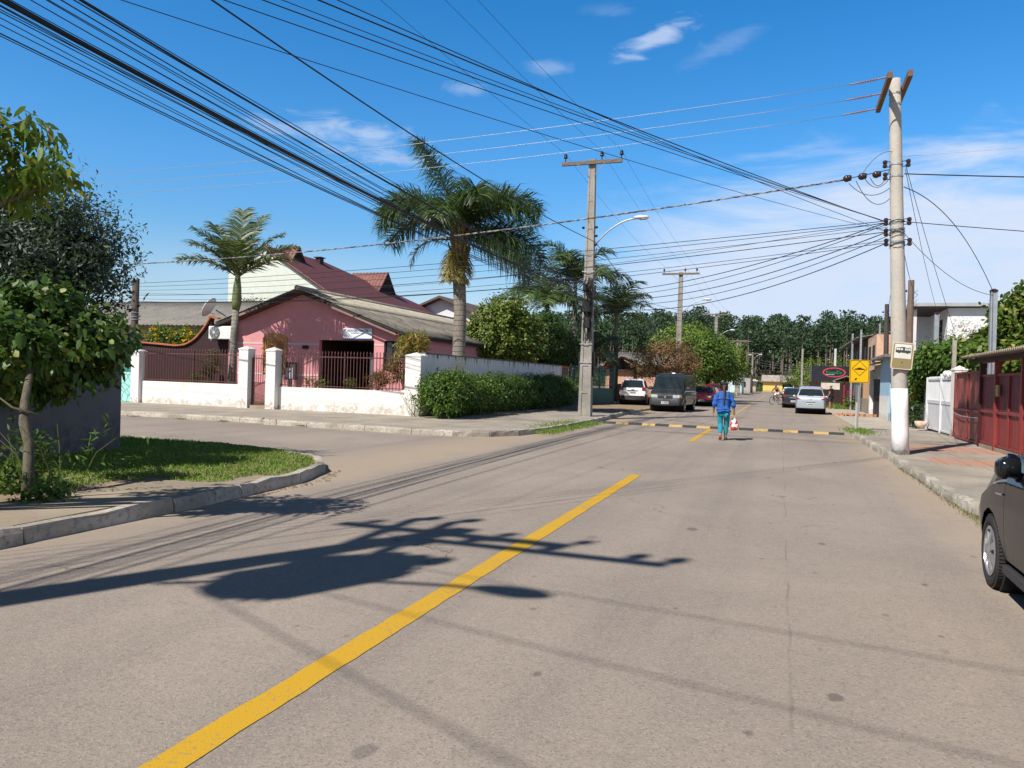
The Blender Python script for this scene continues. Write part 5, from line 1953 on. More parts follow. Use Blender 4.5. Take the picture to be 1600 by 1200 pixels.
hpole('concrete pole with wide cross arm and lamp above the reddish tree', -7.75, 62, 10.4, .5, .3, lamp=(8.2, 2.25), armw=1.45, ins=(-1.3, .35, 1.25))
hpole('concrete pole with cross arm and lamp seen above the trees beyond the reddish tree', -7.45, 94, 10.0, .5, .3, lamp=(8.0, 2.0), armw=1.4)
hpole('slim pale pole with double lamp bracket beyond the roadside trees', -6.2, 126, 8.6, .4, .26, lamp=(6.3, 1.6), armw=1.6)
hpole('distant pole with cross arm beside the pale blue house', -5.9, 112, 7.9, .4, .24, armw=1.5)
hpole('distant slender pole with lamp left of the yellow house', -5.4, 158, 8.0, .42, .28, lamp=(7.6, 1.6), armw=1.2)

# the white footed round pole on the right pavement
PC = thing('utility_pole', 'round pale concrete pole with white painted foot on the right pavement', 'utility pole', (2.63, 19.5, .1))
def pcx(z):
    return 2.63 - .38 * z / 8.7
mb = MB()
zs = [.1 + i * .86 for i in range(11)]
mb.tube([(pcx(z), 19.5, z) for z in zs], [.185 - .066 * z / 8.7 for z in zs], 24)
mb.build('shaft', m_pole2, PC, smooth=False)
bpy.data.objects[PC.children[0].name].data.polygons.foreach_set('use_smooth', [len(p.vertices) == 4 for p in PC.children[0].data.polygons])
mb = MB()
mb.tube([(pcx(z), 19.5, z) for z in (.11, .6, 1.1, 1.62)], [.189 - .066 * z / 8.7 for z in (.11, .6, 1.1, 1.62)], 24)
o = mb.build('painted_foot', wallpaint('foot_white', (0.78, 0.77, 0.78), base=.02, amt=.5), PC)
o.data.polygons.foreach_set('use_smooth', [len(p.vertices) == 4 for p in o.data.polygons])
for dx, y0 in ((-.2, 0), (.2, 0)):
    mb = MB()
    cx = pcx(8.55) + dx
    mb.box(cx - .05, cx + .05, 18.6, 20.9, 8.42, 8.56)
    mb.build('cross_arm', pm('brown_arm_wood', (0.20, 0.115, 0.07), (0.13, 0.08, 0.055), 4, .9, .3, 30, stretch=(6, 1, 6)), PC)
mb = MB()
for y in (18.75, 19.75, 20.8):
    x0 = pcx(8.55) - .25
    mb.tube([(x0, y, 8.49), (x0 - .75, y, 8.40)], .018, 6)
    for k in range(7):
        mb.lathe([(.012, -.012), (.05, 0), (.012, .012)], (x0 - .22 - k * .055, y, 8.462 - k * .0068), 10, 'X')
mb.build('strain_insulator', pm('pinkish_polymer', (0.30, 0.20, 0.22), None, 3, .4), PC)
for z in (8.1, 8.35, 6.72, 6.45, 5.42, 5.25, 4.95):
    mb = MB()
    mb.lathe([(.196 - .066 * z / 8.7, z), (.196 - .066 * z / 8.7, z + .04)], (pcx(z), 19.5, 0), 20)
    mb.build('steel_band', m_galv, PC)
for z, sides in ((6.74, (-1, 1)), (6.46, (-1,)), (5.42, (-1, 1)), (5.18, (-1,)), (4.95, (-1, 1))):
    for s in sides:
        mb = MB()
        xx = pcx(z) + s * .24
        mb.tube([(pcx(z) + s * .1, 19.45, z + .06), (xx, 19.4, z + .06)], .01, 5)
        mb.tube([(pcx(z) + s * .1, 19.45, z - .06), (xx, 19.4, z - .06)], .01, 5)
        mb.lathe([(.02, -.09), (.05, -.07), (.05, -.02), (.03, 0), (.05, .02), (.05, .07), (.02, .09)], (xx, 19.4, z), 10)
        mb.build('spool_insulator', m_ins, PC)
mb = MB()   # binding wires
random.seed(9)
for k in range(10):
    z = random.uniform(4.85, 5.5)
    mb.tube([(pcx(z) + .165 * math.cos(t * PI / 5 + k), 19.5 + .165 * math.sin(t * PI / 5 + k), z + .03 * math.sin(t + k)) for t in range(11)], .006, 4)
mb.build('wire_binding', m_wire, PC)

# bus stop plate and hump warning sign
BS = thing('bus_stop_sign', 'bus stop plate with a dark bus drawing fixed to the round pole', 'sign', (2.55, 19.28, 2.0))
M_ = Matrix.Translation((2.57, 19.27, 2.36)) @ Matrix.Rotation(R(4), 4, 'Y') @ Matrix.Rotation(R(10), 4, 'Z')


def plate(mb, poly, y0, y1, M=M_):
    n = len(poly)
    vs = [M @ Vector((p[0], y0, p[1])) for p in poly] + [M @ Vector((p[0], y1, p[1])) for p in poly]
    mb.add(vs, [tuple(range(n)), tuple(range(n, 2 * n))[::-1]] + [(i, n + i, n + (i + 1) % n, (i + 1) % n) for i in range(n)])


def rrect(w, h, r, cx=0, cz=0, n=5):
    o = []
    for (sx_, sz_, a0) in ((1, 1, 0), (-1, 1, 90), (-1, -1, 180), (1, -1, 270)):
        for i in range(n):
            a = R(a0 + 90 * i / (n - 1))
            o.append((cx + sx_ * (w / 2 - r) + r * math.cos(a), cz + sz_ * (h / 2 - r) + r * math.sin(a)))
    return o


mb = MB()
plate(mb, rrect(.46, .61, .04), 0, .02)
mb.build('plate', pm('plate_cream', (0.62, 0.56, 0.44), (0.52, 0.46, 0.34), 3, .5), BS)
mb = MB()
plate(mb, rrect(.41, .56, .03), -.004, 0)
mb.build('field', pm('faded_gold', (0.30, 0.225, 0.085), (0.25, 0.20, 0.11), 2.5, .5), BS)
mb = MB()
plate(mb, rrect(.36, .32, .005, 0, .10), -.008, -.004)
mb.build('white_panel', pm('panel_white', (0.76, 0.75, 0.68), None, 3, .5), BS)
mb = MB()
plate(mb, [(-.155, .07), (-.16, .135), (-.15, .185), (-.06, .19), (-.04, .20), (0.03, .20), (.05, .185), (.155, .185), (.16, .12), (.16, .07), (.115, .07), (.105, .055), (.075, .055), (.065, .07), (-.06, .07), (-.07, .055), (-.1, .055), (-.11, .07)], -.011, -.008)
bus = mb.build('bus_drawing', pm('drawing_dark', (0.06, 0.06, 0.065), None, 3, .5), BS)
mb = MB()
for a, b in ((-.145, -.115), (-.105, -.065), (-.05, -.01), (.035, .07), (.08, .11), (.12, .15)):
    plate(mb, [(a, .125), (b, .125), (b, .172), (a, .172)], -.013, -.011)
mb.build('bus_windows', MC['panel_white'], bus)
mb = MB()
c = M_ @ Vector((0, -.008, -.15))
mb.ball(tuple(c), .014, .008, .014, 8, 6)
mb.build('rivet', m_dark, BS)

HS = thing('hump_sign', 'yellow warning sign with speed hump symbol on a thin steel post', 'sign', (2.58, 29.4, .1))
mb = MB()
mb.tube([(2.56, 29.4, .1), (2.6, 29.42, 2.5)], .03, 10)
mb.build('post', m_galv, HS)
mb = MB()
mb.tube([(2.53, 29.45, .1), (2.53, 29.45, 1.1)], .032, 8)
mb.build('stub_post', pm('pale_stub', (0.5, 0.46, 0.38), None, 4, .8), HS)
MH = Matrix.Translation((2.58, 29.33, 2.19)) @ Matrix.Rotation(R(14), 4, 'Z')
m_sy = pm('sign_yellow', (0.80, 0.47, 0.004), (0.74, 0.43, 0.004), 2, .45)
m_sk = pm('sign_black', (0.05, 0.025, 0.005), None, 3, .5)
mb = MB()
plate(mb, rrect(.66, .80, .03), 0, .015, MH)
mb.build('plate', m_sy, HS)


def frame(mb, outer, inner, y0, y1, M):
    n = len(outer)
    vs = [M @ Vector((p[0], y, p[1])) for y in (y0, y1) for q in (outer, inner) for p in q]
    fs = []
    for i in range(n):
        j = (i + 1) % n
        fs += [(i, j, n + j, n + i), (2 * n + i, 3 * n + i, 3 * n + j, 2 * n + j), (i, 2 * n + i, 2 * n + j, j), (n + i, n + j, 3 * n + j, 3 * n + i)]
    mb.add(vs, fs)


mb = MB()
frame(mb, rrect(.63, .77, .025), rrect(.60, .74, .015), -.004, 0, MH)
mb.build('border', m_sk, HS)
mb = MB()
dm = lambda r: [(0, .1 + r), (-r, .1), (0, .1 - r), (r, .1)]
frame(mb, dm(.265), dm(.245), -.004, 0, MH)
mb.build('diamond', m_sk, HS)
mb = MB()
plate(mb, [(-.17, .055), (.17, .055), (.17, .09), (.09, .10), (.05, .125), (0, .133), (-.05, .125), (-.09, .10), (-.17, .09)], -.004, 0, MH)
mb.build('hump_symbol', m_sk, HS)
mb = MB()
plate(mb, [(-.165, -.315), (-.145, -.235), (-.125, -.265), (-.09, -.225), (-.07, -.255), (-.105, -.285), (-.085, -.30)], -.004, 0, MH)
mb.build('arrow', m_sk, HS)

# ---- overhead wires
def wire(P, Q, sag, r, label, m=None, grp=None, n=28, name='overhead_wire', twist=0):
    P, Q = Vector(P), Vector(Q)
    r = r * .84
    pts = []
    for i in range(n + 1):
        f = i / n
        p = P.lerp(Q, f)
        p.z -= sag * 4 * f * (1 - f)
        pts.append(p)
    mb = MB()
    mb.tube(pts, r, 6)
    if twist:
        nn = int((Q - P).length * 7)
        for ph in (0, 2.1, 4.2):
            tp_ = []
            for i in range(nn + 1):
                f = i / nn
                p = P.lerp(Q, f)
                p.z -= sag * 4 * f * (1 - f)
                a = f * (Q - P).length * twist + ph
                side = (Q - P).normalized().cross(Vector((0, 0, 1))).normalized()
                tp_.append(p + side * math.cos(a) * r * 1.1 + Vector((0, 0, 1)) * math.sin(a) * r * 1.1)
            mb.tube(tp_, r * .85, 5)
    o = mb.build(name, m or m_wire, None, smooth=True, fix=False)
    return tag(o, label, 'cable', grp)


random.seed(21)
ya = -1.2
for i, (xa, xb) in enumerate(((-9.8, -8.62), (-8.44, -7.1), (-7.81, -6.3))):
    wire((xa, ya, 10.4), (xb, 30.5, 10.85), .25, .006, ('leftmost', 'middle', 'rightmost')[i] + ' of three thin high wires running to the cable wrapped pole cross arm')
    wire((xb, 30.5, 10.85), (xb - .2, 62, 10.7), .4, .006, 'thin high wire running on from the cable wrapped pole towards the reddish tree', grp='high wires beyond the cable wrapped pole')
    wire((xb - .2, 62, 10.7), (xb + .1, 94, 10.3), .4, .008, 'thin high wire between the two farther lamp poles on the left', grp='high wires between the far poles')
# low voltage lines and fat telephone bundle on the left row
wire((-7.6, ya, 6.95), (-7.35, 30.55, 7.25), .45, .016, 'single heavy black cable dropping across the sky over the palm to the pole')
wire((-7.3, 30.5, 7.25), (-7.5, 62, 6.6), .9, .016, 'black cable sagging from the cable wrapped pole towards the far poles')
wire((-7.3, 30.5, 6.4), (-7.5, 62, 6.1), .9, .013, 'lower black cable sagging away from the cable wrapped pole', )
bundle = []
for i in range(19):
    xa = -7.5 + random.uniform(-.55, .25)
    za = random.uniform(5.25, 6.15)
    zb = random.uniform(4.75, 5.6)
    r = random.choice((.005, .006, .006, .007, .009))
    wire((xa, ya, za), (-7.55 + random.uniform(-.2, .2), 30.45, zb), random.uniform(.25, .55), r, 'thin black cable in the loose bundle sweeping from the upper left to the pole', grp='cables in the bundle from the upper left')
wire((-7.55, ya, 5.66), (-7.6, 30.4, 5.2), .42, .030, 'thickest black cable in the bundle sweeping from the upper left to the pole')
wire((-7.45, ya, 6.1), (-7.6, 30.4, 5.5), .40, .016, 'second heaviest black cable, just above the thickest one in the bundle')
wire((-8.0, ya, 5.45), (-7.6, 30.4, 4.9), .35, .009, 'lowest single cable hanging apart below the bundle at the upper left')
for i in range(5):
    wire((-7.5, 30.45, 4.6 + .2 * i), (-7.6 + .1 * i, 62, 5.2 + .15 * i), .6 + .1 * i, .009, 'thin cable continuing from the cable wrapped pole over the trees', grp='cables over the roadside trees')
    wire((-7.6, 62, 5.4 + .12 * i), (-7.4, 94, 5.2 + .15 * i), .5, .012, 'far cable strung between the lamp poles above the roadside trees', grp='far cables')
for i in range(3):
    wire((-7.4, 94, 6.2 - .4 * i), (-6.0, 126, 6.0 - .3 * i), .9, .02, 'far sagging cable in front of the pine wood', grp='cables before the pine wood')
    wire((-6.0, 126, 6.2 - .4 * i), (14, 150, 6.2 - .3 * i), 1.2, .02, 'pale far cable crossing in front of the pine wood', m_wireg, grp='pale cables before the pine wood')
# bundle crossing from the left row to the round pole
for i, (xa, z, r) in enumerate(((-9.1, 5.15, .006), (-8.9, 5.3, .007), (-8.7, 5.35, .005), (-8.35, 5.45, .009), (-8.0, 5.55, .006), (-9.3, 5.0, .005))):
    wire((xa, ya, z), (2.2, 19.42, (5.42, 5.42, 5.42, 5.4, 5.2, 5.2)[i]), .12 + .02 * i, r, 'dark cable crossing the sky over the road to the round pole', grp='cables crossing to the round pole')
# side street: three bare wires from the double cross arm, twisted cable, lower bundle
for i, (y, z) in enumerate(((18.75, 8.40), (19.75, 8.40), (20.8, 8.40))):
    wire((1.3, y, z), (-50, y + .4, 9.6 - .12 * i), 1.15, .007, ('nearest', 'middle', 'farthest')[i] + ' of three bright bare wires running left from the top of the round pole', m_wireg)
wire((1.25, 19.42, 6.44), (-46, 24.6, 6.6), 1.15, .015, 'twisted silver and black cable hanging across the picture from the round pole', pm('twisted_cable', (0.30, 0.29, 0.29), (0.05, 0.05, 0.05), 7, .6, sharp=.08), twist=9, n=60)
for i, x in enumerate((1.3, 1.62, 1.92)):
    mb = MB()
    mb.ball((x, 19.42, 6.46 + .09 * (x - 1.25)), .085, .075, .08, 12, 8)
    mb.lathe([(.06, -.05), (.07, 0), (.06, .05)], (x + .05, 19.42, 6.47 + .09 * (x - 1.25)), 10, 'X')
    tag(mb.build('strain_insulator', m_ins, None, smooth=True), ('leftmost', 'middle', 'rightmost')[i] + ' dark porcelain insulator at the end of the twisted cable', 'insulator')
wire((1.3, 19.42, 6.46), (2.2, 19.42, 6.62), -.0, .012, 'short taut wire holding the dark insulators to the round pole')
for i, (z0, z1, s) in enumerate(((6.35, 6.2, .22), (6.4, 5.95, .30), (6.5, 6.45, .25), (6.45, 6.7, .3))):
    wire((1.35 + .15 * i, 19.42, z0), (2.22, 19.4, z1), s, .009, 'looped jumper wire between the dark insulators and the round pole', grp='jumper loops at the round pole')
wire((1.6, 19.42, 6.5), (2.3, 19.4, 7.0), -.2, .006, 'thin arched wire above the dark insulators')
lows = ((5.45, 5.05, .010), (5.40, 4.9, .009), (5.3, 4.75, .008), (5.2, 4.55, .012), (5.0, 4.4, .008), (4.95, 4.3, .009), (5.42, 4.65, .007))
for i, (z0, z1, r) in enumerate(lows):
    wire((2.2, 19.42, z0), (-26.05, 25.55, z1 + .1), .18 + .07 * i, r, 'thin cable strung low along the side street from the round pole to the wooden post', grp='low side street cables')
wire((-7.6, 30.4, 5.6), (-26.05, 25.55, 4.35), .25, .022, 'heavy black cable from the cable wrapped pole to the dark wooden post')
for i in range(6):
    wire((-26.05, 25.55, 4.3 + .17 * i), (-60, 24.2, 4.6 + .2 * i), .5, .009, 'cable running on to the left from the dark wooden post', grp='cables left of the wooden post')
for i, (z0, z1) in enumerate(((5.42, 5.15), (5.38, 5.0), (5.2, 4.9), (5.1, 4.75), (4.95, 4.6))):
    wire((2.2, 19.42, z0), (-7.3, 30.45, z1), .35 + .08 * i, .010 if i % 2 else .013, 'cable slung across the road between the round pole and the cable wrapped pole', grp='cables between the two near poles')
# along the right side
wire((2.5, 19.4, 6.5), (16, 19.8, 5.9), .15, .016, 'dark twisted cable leaving the round pole to the right', twist=0)
wire((2.5, 19.4, 5.42), (16, 20.5, 4.4), .15, .011, 'lower dark cable leaving the round pole to the right')
wire((2.45, 19.4, 6.9), (18, 16, 6.9), .2, .006, 'thin pale wire leaving the top bands to the right', m_wireg)
wire((2.5, 19.4, 6.2), (5.83, 26, 4.5), -.55, .012, 'arched drop wire from the round pole down to the galvanised post by the vine')
wire((2.52, 19.4, 6.7), (5.4, 29, 3.6), .1, .008, 'steep thin drop wire beside the round pole', )
wire((2.52, 19.4, 6.6), (6.4, 38, 5.0), .2, .008, 'thin drop wire from the round pole to the post by the white building')
wire((2.5, 19.4, 5.2), (5.83, 26, 4.45), .3, .008, 'slack lower drop wire to the galvanised post by the vine')
wire((2.5, 19.4, 4.95), (5.3, 36, 5.6), .3, .009, 'cable from the round pole to the tall wooden pole behind it')
wire((2.4, 19.5, 5.0), (5.53, 48, 6.0), .5, .009, 'cable from the round pole to the far wooden pole left of it')
for i in range(4):
    wire((5.3, 36, 5.8 - .2 * i), (5.53, 48, 6.0 - .2 * i), .2, .009, 'cable between the two wooden poles on the right', grp='cables between the wooden poles')
    wire((5.53, 48, 6.0 - .2 * i), (4.65, 75, 4.9 - .1 * i), .5, .010, 'cable running down the right side over the low houses', grp='cables over the right houses')
    wire((-7.5, 30.5, 5.4 - .15 * i), (5.6, 52, 5.4 - .2 * i), .7, .009, 'cable slung over the road to the houses on the right', grp='cables slung over the road')
wire((-7.5, -1.0, 7.0), (14, -10.5, 6.6), .3, .010, 'service wire leaving the transformer pole to the right behind the photographer')
wire((-7.5, -1.2, 8.6), (14, -3.4, 8.2), .3, .009, 'higher service wire crossing over the photographer from the transformer pole')
wire((-7.5, -1.2, 7.6), (14, -5.5, 7.6), .3, .009, 'middle service wire crossing over the photographer from the transformer pole')
for i in range(3):
    wire((-7.7, 62, 6.3 - .3 * i), (4.8, 56, 5.3 - .2 * i), .7, .01, 'far cable crossing above the walking woman', grp='far crossing cables')

# ================================================================ THE RIGHT SIDE
m_redp = pm('red_gate_paint', (0.26, 0.042, 0.038), (0.17, 0.026, 0.026), 3, .5, .1, 20, stretch=(1, 1, .4))
m_redd = pm('red_sheet_lit_streaks', (0.36, 0.115, 0.09), (0.17, 0.032, 0.036), 1.3, .55, stretch=(1, 1, .25), sharp=.12)  # paler vertical streaks paint in the sunlit stripes


def perf_mat():
    m, t, b = mat('punched_red_sheet')
    v = vecs(t, 'World')
    n = t.noise(3, v, 5, .7)
    n2 = t.noise(14, v, 4, .7)
    col = t.mix(t.step(n, .35, .65), (0.20, 0.032, 0.036), (0.11, 0.025, 0.036))
    col = t.mix(t.m('MULTIPLY', t.step(n2, .62, .72), .7), col, (0.30, 0.17, 0.15))
    t.l.new(col, b.inputs['Base Color'])
    b.inputs['Roughness'].default_value = .6
    vo = t.new('ShaderNodeTexVoronoi')
    t.l.new(v, vo.inputs['Vector'])
    vo.inputs['Scale'].default_value = 30
    bumpn(t, b, vo.outputs['Distance'], .5, .01)
    return m


m_perf = perf_mat()
RG = thing('red_gate', 'large dark red sheet metal gate and fence by the right pavement', 'gate', (5.15, 20, .1))
X = 5.12


def panel(y0, y1, z0, z1, mt, x=X, name='sheet'):
    mb = MB()
    n = int((y1 - y0) / .13)
    poly = []
    for i in range(n + 1):
        y = y0 + (y1 - y0) * i / n
        poly.append((x + (.012 if i % 2 else 0), y))
    poly += [(x + .03, y1), (x + .03, y0)]
    mb.prism(poly, 'Z', z0, z1)
    mb.build(name, mt, RG)


def bar(y0, y1, z0, z1, w=.05, x=X, name='frame'):
    mb = MB()
    mb.box(x - w / 2 - .012, x - .003, y0, y1, z0, z1)
    return mb.build(name, m_redp, RG)


posts = (23.72, 22.15, 19.9, 17.6, 15.2)
for y in posts:
    mb = MB()
    mb.box(X - .07, X + .06, y - .06, y + .06, .1, 2.5)
    mb.build('post', m_redp if y != 23.72 else pm('dark_post', (0.06, 0.012, 0.015), None, 3, .5), RG)
for a, b in zip(posts[1:], posts[:-1]):
    panel(a + .07, b - .07, .28, 1.06, m_redp)
    panel(a + .07, b - .07, 1.12, 2.0, m_perf, name='punched_sheet')
    for z in (.24, 1.06, 2.0, 2.36):
        bar(a + .065, b - .065, z, z + .06)
    m_ = (a + b) / 2
    if b - a > 1.8:
        bar(m_ - .03, m_ + .03, .3, 1.06)
        bar(m_ - .03, m_ + .03, 1.12, 2.0)
mb = MB()
mb.box(X - .09, X - .05, 21.75, 21.95, 1.5, 1.78)
mb.build('lock_plate', pm('brass', (0.5, 0.38, 0.2), None, 4, .4, metal=.5), RG)
mb = MB()
mb.box(X - .06, X + .1, 14, 23.6, .1, .22)
mb.build('plinth', m_conc2, RG)
mb = MB()
corr(mb, (4.55, 14.0, 2.52), (4.55, 23.7, 2.50), (7.4, 14.0, 2.82), (7.4, 23.7, 2.80), .15, .032, 2, 6)
co = thing('canopy', 'corrugated canopy roof above the red gate', 'canopy', (6, 19, 2.5))
mb.build('roof_sheet', fibrem('canopy_sheet', (0.34, 0.29, 0.24), (0.26, 0.22, 0.18), (0.12, 0.1, 0.08)), co, smooth=True, solid=.012, fix=False)
mb = MB()
mb.box(4.75, 4.83, 14, 23.6, 2.36, 2.46)
mb.box(7.2, 7.3, 14, 23.6, 2.66, 2.75)
mb.box(7.2, 7.3, 23.4, 23.5, .1, 2.66)
mb.box(7.2, 7.3, 14.4, 14.5, .1, 2.66)
mb.build('beam', m_fascia, co)
RL = thing('gate_leaf', 'dark red sliding gate leaf between the white pillar and the red gate', 'gate', (5.2, 25.6, .1))
mb = MB()
n = 30
poly = [(5.2 + (.012 if i % 2 else 0), 23.85 + 3.55 * i / n) for i in range(n + 1)] + [(5.235, 27.4), (5.235, 23.85)]
mb.prism(poly, 'Z', .2, 2.14)
mb.build('sheet', m_redd, RL)
for z in (.16, 1.02, 2.12):
    mb = MB()
    mb.box(5.15, 5.195, 23.82, 27.45, z, z + .06)
    mb.build('frame', m_redp, RL)
for y in (23.82, 25.6, 27.39):
    mb = MB()
    mb.box(5.155, 5.192, y, y + .06, .225, 2.115)
    mb.build('frame', m_redp, RL)
mb = MB()
mb.tube([(5.14, 27.3, .93), (5.13, 26.2, .86), (5.14, 25.2, .86), (5.14, 23.9, .88)], .012, 6)
mb.build('chain', m_alu, RL)
pillar('gate_pillar', 'plain white pillar between the red gate leaf and the white gate', 5.36, 27.85, .36, .5, 2.42, m=wallpaint('right_pillar_white', (0.74, 0.71, 0.67), base=.3))

WG = thing('white_gate', 'white barred gate with solid lower panels and leafy vine beside it', 'gate', (5.45, 31.4, .1))
m_wg = pm('gate_white', (0.68, 0.69, 0.71), (0.60, 0.60, 0.62), 2, .5)
for a, b in ((28.2, 30.9), (31.0, 33.6)):
    mb = MB()
    mb.box(5.42, 5.45, a + .06, b - .06, .2, 1.12)
    mb.build('lower_panel', m_wg, WG)
    mb = MB()
    for (y0, y1, z0, z1) in ((a, b, .14, .2), (a, b, 1.12, 1.24), (a, b, 1.98, 2.05), (a, a + .06, .2, 1.12), (b - .06, b, .2, 1.12), (a, a + .06, 1.24, 1.98), (b - .06, b, 1.24, 1.98)):
        mb.box(5.40, 5.46, y0, y1, z0, z1)
    mb.build('frame', m_wg, WG)
    mb = MB()
    k = int((b - a) / .12)
    for i in range(1, k):
        y = a + (b - a) * i / k
        mb.box(5.42, 5.44, y - .012, y + .012, 1.24, 2.12)
    mb.build('bars', m_wg, WG)
for y, h in ((28.16, 2.05), (30.95, 2.2), (33.7, 2.1)):
    mb = MB()
    mb.box(5.37, 5.49, y - .045, y + .045, .1, h)
    mb.build('post', m_wg, WG)
mb = MB()
mb.box(6.0, 6.06, 28.2, 33.5, .1, 1.9)
tag(mb.build('yard_wall', pm('grey_sheet', (0.17, 0.20, 0.20), (0.10, 0.13, 0.12), 2, .7)), 'greyish sheet wall behind the bars of the white gate', 'wall')
mb = MB()
for k in range(5):
    mb.ball((5.43, 28.9 + k * .35 + random.uniform(-.1, .1), 2.12 + random.uniform(0, .08)), .1, .16, .12, 8, 6)
tag(mb.build('white_cloth', pm('cloth_white', (0.75, 0.74, 0.72), None, 4, .9), None, smooth=True), 'bunched white cloth laid over the top of the white gate', 'cloth')
bw_ = MB()
bw_.lathe([(.1, .1), (.2, .2), (.24, .36), (.22, .37), (.18, .22), (.05, .14)], (5.15, 33.2, .03), 16)
tag(bw_.build('flower_pot', pm('cream_pot', (0.68, 0.6, 0.5), (0.45, 0.25, 0.15), 5, .7), None, smooth=True), 'cream coloured round pot on the pavement under the vine', 'pot')

YW = thing('garden_wall', 'mottled white garden wall overgrown by the vine right of the round pole', 'wall', (5.6, 36.5, .1))
mb = MB()
mb.box(5.5, 5.7, 33.85, 39.3, .05, 2.0)
mb.build('wall', wallpaint('mottled_white', (0.60, 0.60, 0.60), grime=(.15, .16, .12), base=.8), YW)
random.seed(31)
bush('vine', 'leafy climbing vine tumbling over the garden wall right of the round pole', 'plant', [(5.35, 34.6, 2.4, .55, .8, .75), (5.3, 35.6, 1.7, .5, .8, .8), (5.5, 34.0, 2.9, .7, .9, .55), (6.2, 33.0, 2.9, .8, 1.0, .5)], 420, 20, .2, .14, .08, L_hedge, trunk=(5.35, 35.2, .1), nl=10, tr=.05, fol='foliage', up=-.1, droop=.3)
bush('vine', 'narrow dark climber at the foot of the garden wall below the yellow flowers', 'plant', [(5.2, 34.8, .75, .22, .35, .7)], 50, 16, .13, .12, .06, L_dark, trunk=(5.25, 34.8, .05), nl=4, tr=.02, fol='foliage')
fy = thing('flower_bush', 'clump of yellow flowers on the garden wall beside the round pole', 'flowers', (5.3, 35.0, 1.1))
P, O = clump_points([(5.2, 35.2, 1.35, .22, .42, .2)], 16, 12, .1, .3)
V, F = rand_leaves(P, .12, .08)
npmesh('petals', V, F, L_flower, fy)
P, O = clump_points([(5.25, 35.2, 1.3, .2, .42, .22)], 10, 10, .1, .3)
V, F = rand_leaves(P, .12, .06)
npmesh('leaves', V, F, L_dark, fy)
mb = MB()
mb.tube([(5.3, 35.2, .05), (5.25, 35.2, 1.2)], .02, 6)
mb.build('stem', m_bark, fy)

# tree masses behind the red gate
L_mango = leafm('large_leaf', (0.065, 0.13, 0.015), (0.15, 0.21, 0.03), (0.30, 0.26, 0.04))
bush('yard_tree', 'big leafy tree with large yellow green leaves above the corrugated canopy', 'tree', [(8.2, 27.5, 3.6, 1.6, 1.6, 1.2), (7.2, 28.5, 3.0, 1.1, 1.4, 1.0), (9.6, 27, 4.2, 1.7, 1.6, 1.1), (6.6, 26.6, 2.6, .8, 1.0, .5), (7.7, 29, 4.3, .9, .9, .55), (6.25, 27.4, 3.0, .7, .8, .55), (6.8, 27.6, 3.8, .7, .8, .5), (7.4, 27.2, 4.4, .8, .8, .5)], 980, 22, .32, .20, .115, L_mango, trunk=(8.3, 27.8, .1), shell=.6, up=-.1, droop=.25, nl=14, tr=.16, shape='oval')
bush('yard_tree', 'tangled bushy tree behind the white gate before the white building', 'tree', [(6.9, 33.5, 2.9, 1.1, 1.4, .8), (6.4, 35.6, 2.5, .9, 1.3, .7), (7.7, 32, 3.3, 1.0, 1.2, .7)], 560, 20, .28, .16, .09, leafm('mid_leaf', (0, 0, 0), (0, 0, 0)), trunk=(7, 33.8, .1), shell=.55, nl=10)
bush('dry_bush', 'sparse brownish twiggy bush against the white upper building', 'shrub', [(7.6, 38, 3.9, 1.0, 1.2, .8), (6.8, 39, 3.5, .9, 1.1, .7)], 200, 14, .3, .10, .03, leafm('dry_leaf', (0.20, 0.15, 0.08), (0.13, 0.13, 0.05)), trunk=(7.2, 38.4, .1), nl=22, tr=.06, bark=barkm('dry_twig', (0.25, 0.2, 0.15), (0.18, 0.14, 0.1)))


def mpost(label, x, y, h, r, m, cap=None, name='metal_post', cat='post'):
    t = thing(name, label, cat, (x, y, .05))
    mb = MB()
    if m is m_oldwood or m is m_woodp:
        mb.tube([(x, y, .05), (x + random.uniform(-.05, .05), y, h * .5), (x, y, h)], [r * 1.15, r, r * .85], 9)
    else:
        mb.box(x - r, x + r, y - r, y + r, .05, h)
    mb.build('shaft', m, t)
    mb = MB()
    mb.lathe([(r * 1.3, h - .02), (r * 1.35, h + .05), (r * .5, h + .09)], (x, y, 0), 10) if cap else mb.lathe([(.03, h - .5), (.06, h - .46), (.03, h - .4)], (x - r - .05, y - .03, 0), 8)
    mb.build('cap' if cap else 'insulator', m_ins, t)
    return t


m_woodp = barkm('brown_pole_wood', (0.20, 0.135, 0.095), (0.13, 0.09, 0.07))
mpost('galvanised square post with dark cap standing out of the vine above the red gate', 5.83, 26, 4.55, .085, m_galv, True)
mpost('short pale post rising behind the plain white pillar', 5.6, 30, 3.35, .06, pm('pale_post', (0.40, 0.36, 0.29), None, 4, .8), False)
mpost('slim bluish steel post before the white upper building', 6.37, 38, 4.95, .09, m_galv, True)
mpost('tall rough brown wooden pole just right of the round pole', 5.04, 36, 6.2, .14, m_woodp, False, 'wooden_pole', 'utility pole')
mpost('dark wooden pole left of the round pole over the low houses', 5.53, 48, 6.4, .14, m_oldwood, False, 'wooden_pole', 'utility pole')
mpost('thin steel post before the peach house balcony, right of the pair', 5.63, 52, 5.6, .05, m_galv, False)
mpost('thin steel post directly above the yellow hump sign', 4.95, 56, 5.5, .06, m_galv, False)
mpost('thin steel post over the dark upper storey left of the hump sign', 4.75, 60, 5.5, .06, m_galv, False)
mpost('grey wooden pole against the peach upper storey', 5.6, 54, 5.2, .12, m_oldwood, False, 'wooden_pole', 'utility pole')
mpost('white post beside the black bar sign', 4.55, 75, 5.1, .09, pm('white_post_paint', (0.6, 0.6, 0.62), None, 4, .6), False)
